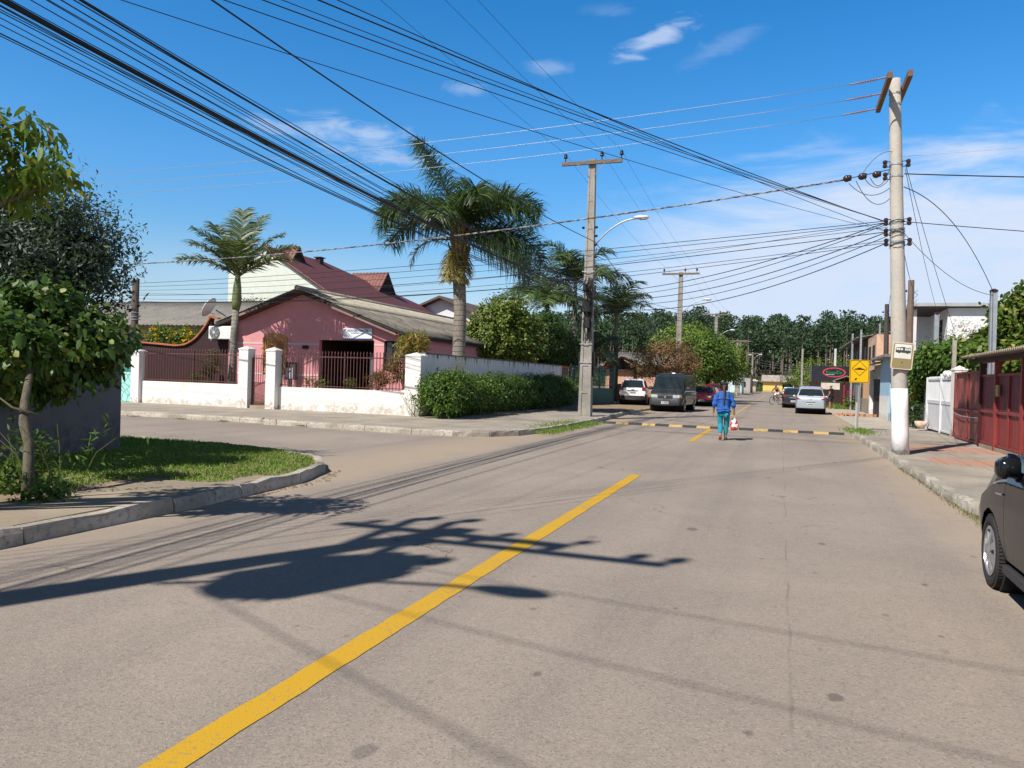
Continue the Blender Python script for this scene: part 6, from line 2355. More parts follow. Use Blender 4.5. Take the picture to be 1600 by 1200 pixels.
mpost('pale slender pole standing left of the bar before green trees', 2.9, 122, 7.2, .13, m_pole, False, 'concrete_pole', 'utility pole')
mpost('short white gate post on the left roadside verge', -7.0, 110, 1.7, .3, MC['white_post_paint'], True)

# big white upper building behind the vine
WB = thing('white_building', 'flat roofed white upper storey with open dark balcony behind the vine', 'building', (9, 46, .1))
mb = MB()
mb.box(8.05, 15, 45, 52, .1, 5.9)
mb.box(6.35, 8.05, 50, 50.2, .1, 5.85)
mb.box(6.35, 8.05, 45, 50, 3.2, 3.4)
mb.build('wall', wallpaint('building_white', (0.72, 0.72, 0.72), base=.1), WB)
mb = MB()
mb.box(6.3, 15.3, 44.6, 52.3, 5.95, 6.12)
mb.build('roof', pm('grey_edge', (0.40, 0.41, 0.42), (0.3, 0.31, 0.32), 2, .6), WB)
mb = MB()
mb.box(6.3, 8.04, 44.65, 49.95, 5.86, 5.945)
mb.build('ceiling', m_mar, WB)
mb = MB()
mb.box(6.38, 6.62, 45.0, 45.25, .1, 5.85)
mb.build('pillar', wallpaint('pinkish_white', (0.66, 0.60, 0.60), base=.1), WB)
mb = MB()
mb.box(6.45, 6.5, 45.3, 49.9, 3.4, 4.2)
mb.build('parapet', m_conc2, WB)
mb = MB()
mb.box(8.035, 8.048, 46.3, 47.4, 3.45, 5.4)
mb.build('door', m_dark, WB)

# low houses along the pavement
BH = thing('blue_house', 'pale blue corner house front with a bright blue door', 'house', (5.2, 42, .05))
mb = MB()
mb.box(5.0, 5.2, 39.4, 39.9, .03, 3.1)
mb.box(5.0, 5.2, 39.9, 41.3, 2.35, 3.1)
mb.box(5.0, 5.2, 41.3, 45.2, .03, 3.1)
mb.box(5.2, 9, 39.4, 39.6, .03, 3.1)
mb.box(5.2, 9, 45.0, 45.2, .03, 3.1)
mb.build('wall', wallpaint('sky_blue_paint', (0.32, 0.50, 0.62), base=.2), BH)
mb = MB()
mb.box(5.06, 5.12, 39.9, 41.3, .04, 2.35)
d = mb.build('door', pm('bright_blue', (0.012, 0.13, 0.46), (0.01, 0.10, 0.38), 2, .5), BH)
mb = MB()
for z0, z1 in ((.3, 1.0), (1.2, 2.1)):
    mb.box(5.035, 5.06, 40.1, 41.1, z0, z1)
mb.build('door_panel', MC['bright_blue'], d)
mb = MB()
mb.box(4.985, 4.998, 41.5, 45.15, .03, 1.25)
mb.build('white_dado', m_white, BH)
mb = MB()
mb.box(4.5, 9.2, 39.2, 45.4, 3.1, 3.22)
mb.build('roof', m_fib_n, BH)
DG = thing('bar_gate', 'tall dark barred gate with pale lattice panel above beside the blue house', 'gate', (5.2, 47.5, .05))
mb = MB()
for i in range(30):
    y = 45.3 + i * .14
    mb.box(5.13, 5.16, y, y + .07, .1, 2.1)
mb.build('bars', pm('near_black_metal', (0.03, 0.025, 0.028), None, 3, .5), DG)
mb = MB()
for z in (.06, 1.1, 2.1):
    mb.box(5.11, 5.18, 45.25, 49.6, z, z + .06)
mb.build('frame', MC['near_black_metal'], DG)
mb = MB()
mb.box(5.15, 5.18, 45.4, 49.5, 2.2, 2.95)
mb.build('lattice_panel', pm('grey_green_panel', (0.42, 0.44, 0.40), (0.33, 0.36, 0.33), 5, .6), DG)
mb = MB()
corr(mb, (4.3, 44.5, 2.85), (4.3, 50.5, 2.85), (6.5, 44.5, 3.35), (6.5, 50.5, 3.35), .3, .03, 2, 5)
tag(mb.build('awning', m_fib_d, None, smooth=True, solid=.03, fix=False), 'sagging grey awning roof over the dark barred gate', 'awning')
pillar('gate_pillar', 'white painted gate pillar between the dark barred gate and the brick pile', 5.2, 50.3, .4, .5, 2.75, z0=.03, m=m_white)
PH = thing('peach_building', 'two storey peach building with dark timber upper floor above the hump sign', 'building', (8, 58, .05))
mb = MB()
mb.box(5.4, 12, 51.2, 56, .03, 4.9)
mb.build('wall', wallpaint('peach_wall', (0.62, 0.40, 0.28), base=.3), PH)
mb = MB()
for y in (52.0, 54.2):
    mb.box(5.37, 5.398, y, y + 1.1, 3.1, 4.3)
mb.build('window', m_dark, PH)
mb = MB()
mb.box(5.5, 12, 56.02, 72, 2.7, 5.0)
mb.build('timber_storey', pm('dark_timber', (0.085, 0.040, 0.030), (0.045, 0.024, 0.022), 3, .8, .2, 20, stretch=(1, 5, .3)), PH)
mb = MB()
for y in range(57, 72, 3):
    mb.box(5.46, 5.498, y, y + .2, 2.7, 5.0)
    mb.box(5.47, 5.495, y + 1.0, y + 2.2, 3.5, 4.5)
mb.build('timber_post', pm('pale_timber', (0.32, 0.25, 0.2), None, 3, .8), PH)
mb = MB()
mb.box(5.6, 12, 56.02, 72, .03, 2.68)
mb.build('ground_floor', wallpaint('dull_ochre', (0.45, 0.33, 0.24), base=.3), PH)
mb = MB()
corr(mb, (4.7, 56, 4.95), (4.7, 72.5, 4.95), (8.5, 56, 5.7), (8.5, 72.5, 5.7), .3, .03, 2, 4)
mb.build('roof', m_fib_n, PH, smooth=True, solid=.03, fix=False)
GG = thing('grey_gate', 'grey sheet metal gate below the hump sign', 'gate', (5.1, 59, .03))
mb = MB()
n = 40
mb.prism([(5.05 + (.02 if i % 2 else 0), 57 + 6 * i / n) for i in range(n + 1)] + [(5.12, 63), (5.12, 57)], 'Z', .1, 2.05)
mb.build('sheet', pm('blue_grey_sheet', (0.22, 0.235, 0.25), (0.17, 0.18, 0.2), 2, .5), GG)
mb = MB()
mb.box(5.02, 5.048, 57, 63, 1.95, 2.08)
mb.box(5.02, 5.048, 57, 63, .1, .2)
mb.build('frame', m_galv, GG)
OG = thing('ochre_fence', 'ochre barred fence panel on a concrete base right of the hump sign post', 'fence', (5.2, 54, .03))
mb = MB()
mb.box(5.12, 5.3, 51, 56.8, .03, .95)
mb.build('base', m_conc2, OG)
mb = MB()
for i in range(20):
    y = 51.1 + i * .29
    mb.box(5.18, 5.23, y, y + .14, .95, 2.1)
mb.box(5.235, 5.26, 51, 56.8, 2.0, 2.1)
mb.build('slats', pm('ochre_wood', (0.50, 0.32, 0.19), (0.38, 0.24, 0.15), 3, .8), OG)
BP = thing('brick_pile', 'low pile of orange bricks spread on the pavement before the gate pillar', 'brick pile', (4.0, 46.9, .03))
random.seed(12)
for k in range(48):
    mb = MB()
    mb.box(-.12, .12, -.06, .06, 0, .07)
    if k == 0:
        br = mb.build('brick', pm('orange_brick', (0.52, 0.24, 0.13), (0.40, 0.20, 0.12), 8, .9), BP, local=True)
        o = br
    else:
        o = br.copy()
        COL.objects.link(o)
        o.parent = BP
    o.location = (random.uniform(-.95, .95), random.uniform(-.45, .5), 0.0 + (.072 if k > 30 else 0))
    o.rotation_euler = (0, 0, random.uniform(0, PI))

# the bar
BA = thing('bar', 'roadside bar under a long black sign with an oval red emblem', 'bar', (3.8, 64, .03))
mb = MB()
mb.box(2.15, 5.35, 62.0, 62.35, 2.05, 3.2)
m_bk = pm('sign_black_panel', (0.012, 0.013, 0.022), (0.02, 0.02, 0.03), 2, .5)
mb.build('fascia_sign', m_bk, BA)
mb = MB()
mb.box(2.08, 2.148, 62.0, 63.5, 2.0, 3.22)
mb.build('sign_return', pm('sign_return_grey', (0.1, 0.1, 0.1), None, 3, .6), BA)
mb = MB()
el_ = lambda a, b: [(3.72 + a * math.cos(2 * PI * i / 32), 2.72 + b * math.sin(2 * PI * i / 32)) for i in range(32)]
frame(mb, el_(.80, .37), el_(.70, .285), 61.965, 61.998, Matrix.Identity(4))
mb.build('oval_emblem', pm('neon_red', (0.55, 0.06, 0.07), None, 3, .5), BA)
mb = MB()
m_gn = pm('sign_green', (0.02, 0.26, 0.13), None, 3, .5)
x = 3.18
for i, (w, h) in enumerate(((.16, .2), (.1, .12), (.1, .12), (.12, .12), (.1, .12), (.05, .1), (.17, .22), (.05, .24), (.12, .14))):
    mb.box(x, x + w * .28, 61.97, 61.998, 2.62, 2.62 + h)
    mb.box(x + w * .28, x + w * .9, 61.97, 61.998, 2.62 + h - .04, 2.62 + h)
    mb.box(x + w * .28, x + w * .8, 61.97, 61.998, 2.62, 2.66)
    x += w + .015
mb.build('green_lettering', m_gn, BA)
mb = MB()
mb.box(3.15, 3.75, 61.97, 61.998, 2.54, 2.575)
mb.build('underline', pm('sign_pale', (0.5, 0.6, 0.55), None, 3), BA)
mb = MB()
for x in (2.3, 2.55, 2.8):
    mb.box(x, x + .1, 63.2, 63.3, .03, 2.04)
mb.build('wooden_post', pm('pine_post', (0.55, 0.33, 0.16), None, 3, .7), BA)
mb = MB()
for x, y in ((4.35, 61.2), (4.75, 61.3)):
    mb.box(x, x + .09, y, y + .09, .03, 2.5)
for i in range(9):
    mb.box(4.4 + i * .09, 4.43 + i * .09, 61.5, 61.53, .1, 1.3)
mb.box(4.36, 5.2, 61.49, 61.545, 1.3, 1.36)
mb.box(4.36, 5.2, 61.49, 61.545, .75, .8)
mb.build('red_railing', pm('crimson_metal', (0.30, 0.03, 0.045), None, 3, .5), BA)
mb = MB()
mb.prism([(3.6, 2.12), (4.5, 2.5), (5.2, 2.28), (5.2, 2.2), (4.5, 2.42), (3.6, 2.06)], 'Y', 60.8, 61.9)
mb.build('small_roof', m_fib_d, BA)
mb = MB()
mb.box(2.2, 5.3, 67, 67.2, .03, 2.04)
mb.box(5.3, 5.45, 61.6, 67.2, .03, 2.04)
mb.build('wall', m_mar, BA)
mb = MB()
mb.box(2.9, 4.3, 64.4, 64.5, 1.45, 1.95)
mb.build('pale_board', pm('pale_board_paint', (0.70, 0.64, 0.55), None, 2, .7), BA)
bush('garden_plant', 'low bush with red flowers at the bar entrance', 'plant', [(4.75, 60.3, .6, .4, .5, .4)], 40, 12, .15, .16, .08, L_hedge, nl=3, tr=.02)

# far end of the road
YH = thing('yellow_house', 'small yellow house with dark garage opening closing the end of the road', 'house', (-1.2, 205, 0))
mb = MB()
mb.box(-4.3, .4, 205, 205.3, 0, 2.7)
mb.box(.4, 2.9, 205, 205.3, 2.2, 2.7)
mb.box(2.9, 3.3, 205, 205.3, 0, 2.7)
mb.box(-4.3, -4.0, 205.3, 212, 0, 2.7)
mb.box(3.0, 3.3, 205.3, 212, 0, 2.7)
mb.build('wall', wallpaint('yellow_paint', (0.72, 0.48, 0.13), base=.2), YH)
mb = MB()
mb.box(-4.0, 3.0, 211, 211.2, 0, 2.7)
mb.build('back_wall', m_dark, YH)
mb = MB()
mb.box(-1.6, -.5, 204.96, 204.998, 1.0, 2.0)
mb.build('window', pm('pale_blind', (0.6, 0.5, 0.35), None, 3), YH)
mb = MB()
mb.prism([(204.2, 2.75), (208.5, 4.3), (212.8, 2.75), (212.8, 2.6), (208.5, 4.15), (204.2, 2.6)], 'X', -4.7, 3.7)
mb.build('roof', fibrem('patchy_roof', (0.42, 0.36, 0.33), (0.26, 0.2, 0.18), (0.1, 0.07, 0.065)), YH)
OS = thing('side_shed', 'orange brick lean-to right of the yellow house', 'shed', (4.6, 206, 0))
mb = MB()
mb.box(3.5, 6.3, 206, 210, 0, 3.4)
mb.build('wall', m_brick, OS)
mb = MB()
mb.box(3.3, 6.5, 205.6, 210.3, 3.4, 3.55)
mb.build('roof', m_terra, OS)
LB = thing('pale_blue_house', 'small pale blue house on the left near the end of the road', 'house', (-8, 130, 0))
mb = MB()
mb.box(-9.5, -5.9, 128, 136, .05, 3.0)
mb.build('wall', wallpaint('ice_blue', (0.50, 0.66, 0.68), base=.2), LB)
mb = MB()
mb.prism([(-9.9, 3.0), (-5.5, 3.0), (-5.9, 3.25), (-7.6, 4.1), (-9.6, 3.3)], 'Y', 127.7, 136.3)
mb.build('roof', m_fib_n, LB)
GH2 = thing('grey_house', 'low grey house between the pale blue house and the yellow house', 'house', (-7, 152, 0))
mb = MB()
mb.box(-9, -5.4, 150, 158, .05, 3.2)
mb.build('wall', wallpaint('dull_grey', (0.36, 0.33, 0.30), base=.2), GH2)
mb = MB()
mb.box(-9.3, -5.1, 149.7, 158.3, 3.2, 3.4)
mb.build('roof', m_fib_n, GH2)
mb = MB()
mb.box(-6.9, -6.2, 149.95, 149.998, 1.2, 2.1)
mb.build('window', m_dark, GH2)
SH = thing('street_shop', 'weathered shop front with flat pale canopy left of the yellow house', 'shop', (-7, 185, 0))
mb = MB()
mb.box(-9.5, -5.4, 184, 192, .05, 3.0)
mb.build('wall', wallpaint('dusty_tan', (0.42, 0.36, 0.27), base=.2), SH)
mb = MB()
mb.box(-7.2, -4.9, 183, 183.98, 2.5, 2.75)
mb.build('canopy', pm('pale_canopy', (0.6, 0.57, 0.52), None, 3), SH)

# ================================================================ VEHICLES
m_tyre = pm('tyre_rubber', (0.022, 0.021, 0.021), (0.035, 0.032, 0.03), 8, .85, .2, 60)
m_rim = pm('wheel_silver', (0.52, 0.53, 0.55), (0.42, 0.43, 0.45), 8, .3, metal=.75)
m_well = pm('wheel_well', (0.008, 0.008, 0.008), None, 4, .95)
m_bump = pm('bumper_plastic', (0.03, 0.03, 0.032), (0.045, 0.043, 0.042), 4, .6)
m_tail = pm('tail_lamp_red', (0.32, 0.012, 0.014), None, 5, .15, coat=.8)
m_head = pm('head_lamp_clear', (0.55, 0.57, 0.58), (0.35, 0.37, 0.38), 9, .08, coat=.8)
m_plate = pm('number_plate', (0.62, 0.63, 0.63), None, 3, .5)
m_platei = pm('plate_dark', (0.05, 0.05, 0.05), None, 3, .5)


def interp(pts, x):
    xs = [p[0] for p in pts]
    ys = [p[1] for p in pts]
    return float(np.interp(x, xs, ys))


def smoothi(pts, x):
    """monotone-ish smooth interpolation (cosine between points)"""
    if x <= pts[0][0]:
        return pts[0][1]
    for a, b in zip(pts[:-1], pts[1:]):
        if x <= b[0]:
            t = (x - a[0]) / (b[0] - a[0])
            return a[1] + (b[1] - a[1]) * t
    return pts[-1][1]


def wheel(parent, x, y, r, side, w=.19, spokes=8, detail=False, steer=0.0):
    wn = bpy.data.objects.new('wheel', None)
    COL.objects.link(wn)
    wn.parent = parent
    wn.location = (x, y, r)
    wn.rotation_euler = (0, 0, steer)
    mb = MB()
    n = 40 if detail else 20
    h = w / 2
    mb.lathe([(r * .66, -h * .8), (r * .8, -h), (r * .94, -h * .95), (r, -h * .7), (r, h * .7), (r * .94, h * .95), (r * .8, h), (r * .66, h * .8)], (0, 0, 0), n, 'X')
    if detail:
        for k in range(64):
            a = 2 * PI * k / 64
            for s in (-1, 1):
                mb.obox((s * w * .25, r * math.cos(a) * 1.004, r * math.sin(a) * 1.004), (w * .36, .016, .012), rx=a - PI / 2)
    mb.build('tyre', m_tyre, wn, smooth=False, local=True)
    mb = MB()
    mb.lathe([(r * .66, side * h * .2), (r * .60, side * h * .35)], (0, 0, 0), n, 'X')
    mb.build('rim_back', m_well, wn, local=True)
    mb = MB()
    o = side * h
    f = lambda rr, a, dx: (o * .92 + side * dx, rr * r * math.cos(a), rr * r * math.sin(a))
    # outer ring
    k = 40
    vs, fs = [], []
    for i in range(k):
        a = 2 * PI * i / k
        vs += [f(.69, a, .0), f(.60, a, .006), f(.58, a, -.02)]
    for i in range(k):
        j = (i + 1) % k
        fs += [(i * 3, j * 3, j * 3 + 1, i * 3 + 1), (i * 3 + 1, j * 3 + 1, j * 3 + 2, i * 3 + 2)]
    mb.add(vs, fs)
    for i in range(spokes):
        a = 2 * PI * i / spokes
        d = PI / spokes * .55
        v0 = [f(.16, a - d * 1.6, .012), f(.62, a - d * .75, .0), f(.62, a + d * .75, .0), f(.16, a + d * 1.6, .012)]
        v1 = [(p[0] - side * .025, p[1], p[2]) for p in v0]
        mb.add(v0 + v1, [(0, 1, 2, 3), (7, 6, 5, 4), (0, 4, 5, 1), (2, 6, 7, 3)])
    mb.lathe([(r * .2, o * .92 - side * .02), (r * .2, o * .92 + side * .010), (r * .12, o * .92 + side * .02)], (0, 0, 0), 20, 'X')
    mb.build('rim', m_rim, wn, local=True)
    return wn


def vehicle(name, label, cat, loc, rz, paint, sil, belt, hw, zb, wheels, side_glass, front_glass, rear_glass, bumper=None, roofw=.80, nst=70, wr=.3, res=1,
            ring=None, spokes=8, detail=False, arch=1.16, gaps=(), steer=0.0, gpaint=None):
    """car body lofted along y (rear = low y). returns the Empty"""
    c = thing(name, label, cat, loc, rz)
    y0, y1 = sil[0][0], sil[-1][0]
    ys = sorted(set([round(y0 + (y1 - y0) * i / nst, 4) for i in range(nst + 1)] + [p[0] for p in sil] + [p for g in side_glass for p in g[:2]] + [p for p in front_glass or ()] + [p for p in rear_glass or ()] + [p for g in gaps for p in g]))
    seg = [2, 2, 2, 5, 5, 2, 8, 3, 5]
    if res > 1:
        seg = [2, 3, 4, 14, 14, 3, 12, 4, 6]
    K = sum(seg)
    kb = sum(seg[:6])          # ring index at the belt
    kr = sum(seg[:7])          # ring index at the roof edge
    rings = []
    for y in ys:
        zt = smoothi(sil, y)
        bl = min(smoothi(belt, y), zt - .035)
        w = smoothi(hw, y)
        g = min(1, max(0, (zt - bl - .03) / .45))
        w7 = w * (.955 - (1 - roofw) * g)
        zr = zt - .015 - .065 * g
        zm = zb + .22
        P = [(0, zb), (.7 * w, zb), (.96 * w, zb + .05), (w * .99, min(zm, bl - .08)), (w * 1.0, (min(zm, bl - .08) + bl) / 2), (w * .99, bl - .035), (w * .955, bl),
             (w7, zr), (w7 * .80, zt - .012), (0, zt)]
        pts = []
        for (a, b, n) in zip(P[:-1], P[1:], seg):
            for i in range(n):
                t = i / n
                pts.append((a[0] + (b[0] - a[0]) * t, a[1] + (b[1] - a[1]) * t))
        pts.append(P[-1])
        rings.append(pts)
    groups = {}

    def addq(key, q):
        groups.setdefault(key, []).append(q)

    for i in range(len(ys) - 1):
        ym = (ys[i] + ys[i + 1]) / 2
        for k in range(K):
            A = [(rings[i][k][0], ys[i], rings[i][k][1]), (rings[i + 1][k][0], ys[i + 1], rings[i + 1][k][1]), (rings[i + 1][k + 1][0], ys[i + 1], rings[i + 1][k + 1][1]), (rings[i][k + 1][0], ys[i], rings[i][k + 1][1])]
            zc = sum(p[2] for p in A) / 4
            xc = sum(p[0] for p in A) / 4
            key = 'body'
            drop = False
            if k >= kb - 12 and xc > .5 * rings[i][3][0] or k < kb:
                for wy in wheels:
                    if k < kb and k >= 2 and math.hypot(ym - wy, zc - wr) < wr * arch:
                        drop = True
            if drop:
                continue
            if 4 < k < kb and any(a_ <= ym <= b_ for a_, b_ in gaps):
                key = 'gap'
            if kb <= k < kr:
                m1, m2 = (k - kb) / (kr - kb), (k + 1 - kb) / (kr - kb)
                for gi, g in enumerate(side_glass):
                    if g[0] <= ym <= g[1] and m1 > .02 and m2 < .97 and (len(g) < 3 or (smoothi(sil, ym) - smoothi(belt, ym)) > g[2]):
                        key = 'side%d' % gi
            if k >= kr:
                if front_glass and front_glass[0] <= ym <= front_glass[1]:
                    key = 'front'
                if rear_glass and rear_glass[0] <= ym <= rear_glass[1] and xc < .93 * rings[i][kr][0]:
                    key = 'rear'
            if bumper and key == 'body':
                for bz in bumper:
                    if bz[0] <= ym <= bz[1] and bz[2] <= zc <= bz[3]:
                        key = 'bumper%d' % bumper.index(bz)
            addq(key, A)

    def emit(name_, quads, m, sides=(1, -1), sm=True):
        idx, vs, fs = {}, [], []
        for s in sides:
            for q in quads:
                f = []
                for p in q:
                    kk = (round(p[0] * s, 4), round(p[1], 4), round(p[2], 4))
                    if kk not in idx:
                        idx[kk] = len(vs)
                        vs.append(kk)
                    f.append(idx[kk])
                f = list(dict.fromkeys(f))
                if len(f) > 2:
                    fs.append(tuple(f))
        mb = MB()
        mb.add(vs, fs)
        return mb.build(name_, m, c, smooth=sm, local=True)

    for (i, y) in ((0, ys[0]), (len(ys) - 1, ys[-1])):
        pts = rings[i]
        for k in range(K):
            a, b = pts[k], pts[k + 1]
            zz = (a[1] + b[1]) / 2
            key = 'body'
            if bumper:
                for bz in bumper:
                    if bz[0] - .02 <= y <= bz[1] + .02 and bz[2] <= zz <= bz[3]:
                        key = 'bumper%d' % bumper.index(bz)
            addq(key, [(0, y, a[1]), (a[0], y, a[1]), (b[0], y, b[1]), (0, y, b[1])])
    body = None
    for key, q in groups.items():
        if key == 'body':
            o = emit('body', q, paint)
            md = o.modifiers.new('edge', 'EDGE_SPLIT')
            md.split_angle = R(38)
            body = o
        elif key.startswith('bumper'):
            emit('bumper', q, m_bump)
        elif key == 'gap':
            emit('door_gap', q, m_well)
        elif key == 'front':
            emit('windscreen', q, gpaint or m_glass)
        elif key == 'rear':
            emit('rear_window', q, gpaint or m_glass)
        else:
            emit('side_window', q, gpaint or m_glass, (1,))
            emit('side_window', q, gpaint or m_glass, (-1,))
    mb = MB()     # dark wheel housings and floor
    for wy in wheels:
        w = smoothi(hw, wy)
        mb.lathe([(wr * arch * .99, -w * .93), (wr * arch * .99, w * .93)], (0, wy, wr), 24, 'X')
    mb.box(-.55, .55, y0 + .4, y1 - .4, zb - .06, zb + .1)
    mb.build('underbody', m_well, c, local=True)
    for wy in wheels:
        w = smoothi(hw, wy)
        for s in (-1, 1):
            wheel(c, s * (w - .10), wy, wr, s, .19, spokes, detail, steer if wy > 0 else 0)
    return c


def lbox(parent, name, m, x0, x1, y0, y1, z0, z1, bev=.015):
    mb = MB()
    mb.box(x0, x1, y0, y1, z0, z1)
    return mb.build(name, m, parent, local=True, bevel=bev)


def mirrors(c, x, y, z, m, s=1.0):
    for sd in (-1, 1):
        mb = MB()
        mb.ball((sd * (x + .10), y, z), .10 * s, .055 * s, .075 * s, 14, 8)
        mb.tube([(sd * (x - .03), y + .01, z - .06), (sd * (x + .06), y, z - .02)], .022, 6)
        mb.build('mirror', m, c, smooth=True, local=True)


def plate_text(c, x, y, z, front=False, txt=None):
    o = lbox(c, 'number_plate', m_plate, x - .2, x + .2, y - .012, y + .012, z - .065, z + .065, .004)
    mb = MB()
    for i in range(7):
        xx = x - .15 + i * .046
        s = 1 if front else -1
        mb.box(xx, xx + .028, y + s * .014 - .002, y + s * .014 + .002, z - .035, z + .03)
    mb.build('plate_characters', m_platei, o, local=True)


# ---- white SUV, seen from behind
SUV = vehicle('suv', 'white compact SUV with square tail lamps parked on the left pavement', 'car', (-9.15, 51.0, .09), R(6), paintm('suv_white', (0.78, 0.78, 0.78), 0.0, .3, dusty=.08),
              [(-2.1, .62), (-2.09, .80), (-2.07, 1.0), (-2.03, 1.10), (-1.93, 1.38), (-1.82, 1.60), (-1.5, 1.69), (-.3, 1.71), (.45, 1.62), (1.1, 1.08), (1.95, .98), (2.08, .7), (2.1, .6)],
              [(-2.1, 1.02), (-1.0, 1.02), (2.1, .95)], [(-2.1, .78), (-2.0, .86), (-1.5, .90), (1.4, .90), (1.9, .84), (2.1, .7)], .32, (-1.3, 1.25),
              [(-1.75, -.55, .2), (-.45, .85, .2)], (.5, 1.08), (-2.02, -1.80), [(-2.2, -1.7, .3, .66), (1.7, 2.2, .3, .6), (-1.7, 1.7, .3, .44)], roofw=.80, wr=.34)
for s in (-1, 1):
    o = lbox(SUV, 'tail_lamp', m_tail, s * .70 - .115, s * .70 + .115, -2.125, -1.95, .95, 1.17, .03)
    lbox(o, 'lamp_cross', m_bump, s * .70 - .09, s * .70 + .09, -2.13, -2.122, 1.05, 1.07, .002)
    lbox(SUV, 'reflector', m_tail, s * .62 - .09, s * .62 + .09, -2.13, -2.08, .58, .62, .005)
lbox(SUV, 'plate_recess', m_bump, -.36, .36, -2.11, -2.05, .92, .955, .005)
lbox(SUV, 'badge', m_alu, -.1, .1, -2.115, -2.07, 1.0, 1.03, .005)
plate_text(SUV, 0, -2.105, .82)
mirrors(SUV, .88, .75, 1.08, MC['suv_white'])
lbox(SUV, 'wiper', m_bump, -.25, .12, -2.035, -2.02, 1.12, 1.14, .004)

# ---- dark grey van, facing us
vanp = paintm('van_grey', (0.026, 0.032, 0.036), 0.2, .45, dusty=.2)
VAN = vehicle('van', 'dark grey panel van parked facing the camera on the left kerb', 'van', (-5.78, 44.6, .0), R(180 - 3), vanp,
              [(-2.5, .55), (-2.49, 1.0), (-2.46, 1.8), (-2.38, 2.02), (-2.0, 2.08), (.9, 2.08), (1.25, 1.98), (1.9, 1.22), (2.35, 1.02), (2.46, .9), (2.5, .55)],
              [(-2.5, 1.15), (1.2, 1.15), (2.5, .92)], [(-2.5, .86), (-2.3, .93), (1.6, .95), (2.2, .92), (2.45, .84), (2.5, .76)], .34, (-1.6, 1.62),
              [(-2.1, -.75, .3), (-.65, .55, .3), (.68, 1.55, .2)], (1.27, 1.88), None, [(2.2, 2.6, .3, .66)], roofw=.90, wr=.32, spokes=10)
for s in (-1, 1):
    lbox(VAN, 'headlight', m_head, s * .60 - .19, s * .60 + .19, 2.3, 2.475, .76, .93, .03)
    lbox(VAN, 'indicator', pm('amber_lens', (0.5, 0.2, 0.03), None, 4, .2), s * .83 - .05, s * .83 + .05, 2.2, 2.44, .77, .92, .02)
g = lbox(VAN, 'grille', m_bump, -.40, .40, 2.40, 2.495, .74, .90, .02)
for z in (.77, .81, .85):
    lbox(g, 'grille_slat', vanp, -.38, .38, 2.49, 2.503, z, z + .014, .002)
mb = MB()
mb.lathe([(.055, 2.495), (.055, 2.512)], (0, 0, .815), 16, 'Y')
mb.build('badge', m_alu, VAN, local=True)
plate_text(VAN, 0, 2.515, .50, True)
mirrors(VAN, .95, 1.35, 1.28, m_bump, 1.4)
lbox(VAN, 'roof_rail', m_bump, -.75, .75, 1.0, 1.06, 2.08, 2.12, .01)
for s in (-.4, .3):
    mb = MB()
    mb.tube([(s, 1.9, 1.24), (s + .35, 1.72, 1.42)], .01, 5)
    mb.build('wiper', m_bump, VAN, local=True)
lbox(VAN, 'roof_vent', m_alu, -.1, .1, -.2, .2, 2.08, 2.16, .02)

# ---- two red vehicles behind the van
RED = vehicle('hatchback', 'bright red hatchback parked just behind the dark van', 'car', (-5.25, 57.5, 0), R(180), paintm('car_red', (0.34, 0.012, 0.03), 0.1, .3),
              [(-1.9, .55), (-1.88, .95), (-1.6, 1.40), (-1.0, 1.46), (.2, 1.44), (.95, .95), (1.8, .82), (1.9, .55)],
              [(-1.9, .92), (1.9, .84)], [(-1.9, .70), (-1.5, .82), (1.4, .82), (1.9, .68)], .28, (-1.2, 1.2), [(-1.4, -.4, .2), (-.3, .7, .2)], (.25, .92), (-1.86, -1.62), [(-2, -1.6, .25, .5), (1.6, 2, .25, .5)], wr=.29)
for s in (-1, 1):
    lbox(RED, 'headlight', m_head, s * .52 - .16, s * .52 + .16, 1.75, 1.90, .62, .76, .03)
plate_text(RED, 0, 1.905, .42, True)
mirrors(RED, .78, .6, .95, MC['car_red'])
PICK = vehicle('red_car', 'darker red small car with pale round spare wheel cover behind the red hatchback', 'car', (-4.95, 63.2, 0), R(3), paintm('car_red2', (0.22, 0.012, 0.02), 0.1, .35),
               [(-1.8, .6), (-1.79, 1.1), (-1.75, 1.5), (-1.4, 1.62), (.2, 1.62), (.8, 1.0), (1.7, .9), (1.8, .6)],
               [(-1.8, 1.02), (1.8, .9)], [(-1.8, .74), (-1.5, .80), (1.4, .80), (1.8, .68)], .32, (-1.15, 1.2), [(-1.5, -.5, .2), (-.35, .55, .2)], (.25, .78), (-1.775, -1.62), [(-2, -1.6, .25, .55)], wr=.33)
mb = MB()
mb.lathe([(.33, -1.83), (.36, -1.9), (.34, -1.98), (.1, -2.0)], (0, 0, .98), 24, 'Y')
mb.build('spare_wheel_cover', pm('cover_tan', (0.40, 0.31, 0.26), None, 4, .6), PICK, local=True)
for s in (-1, 1):
    lbox(PICK, 'tail_lamp', m_tail, s * .66 - .06, s * .66 + .06, -1.83, -1.76, .75, 1.05, .02)

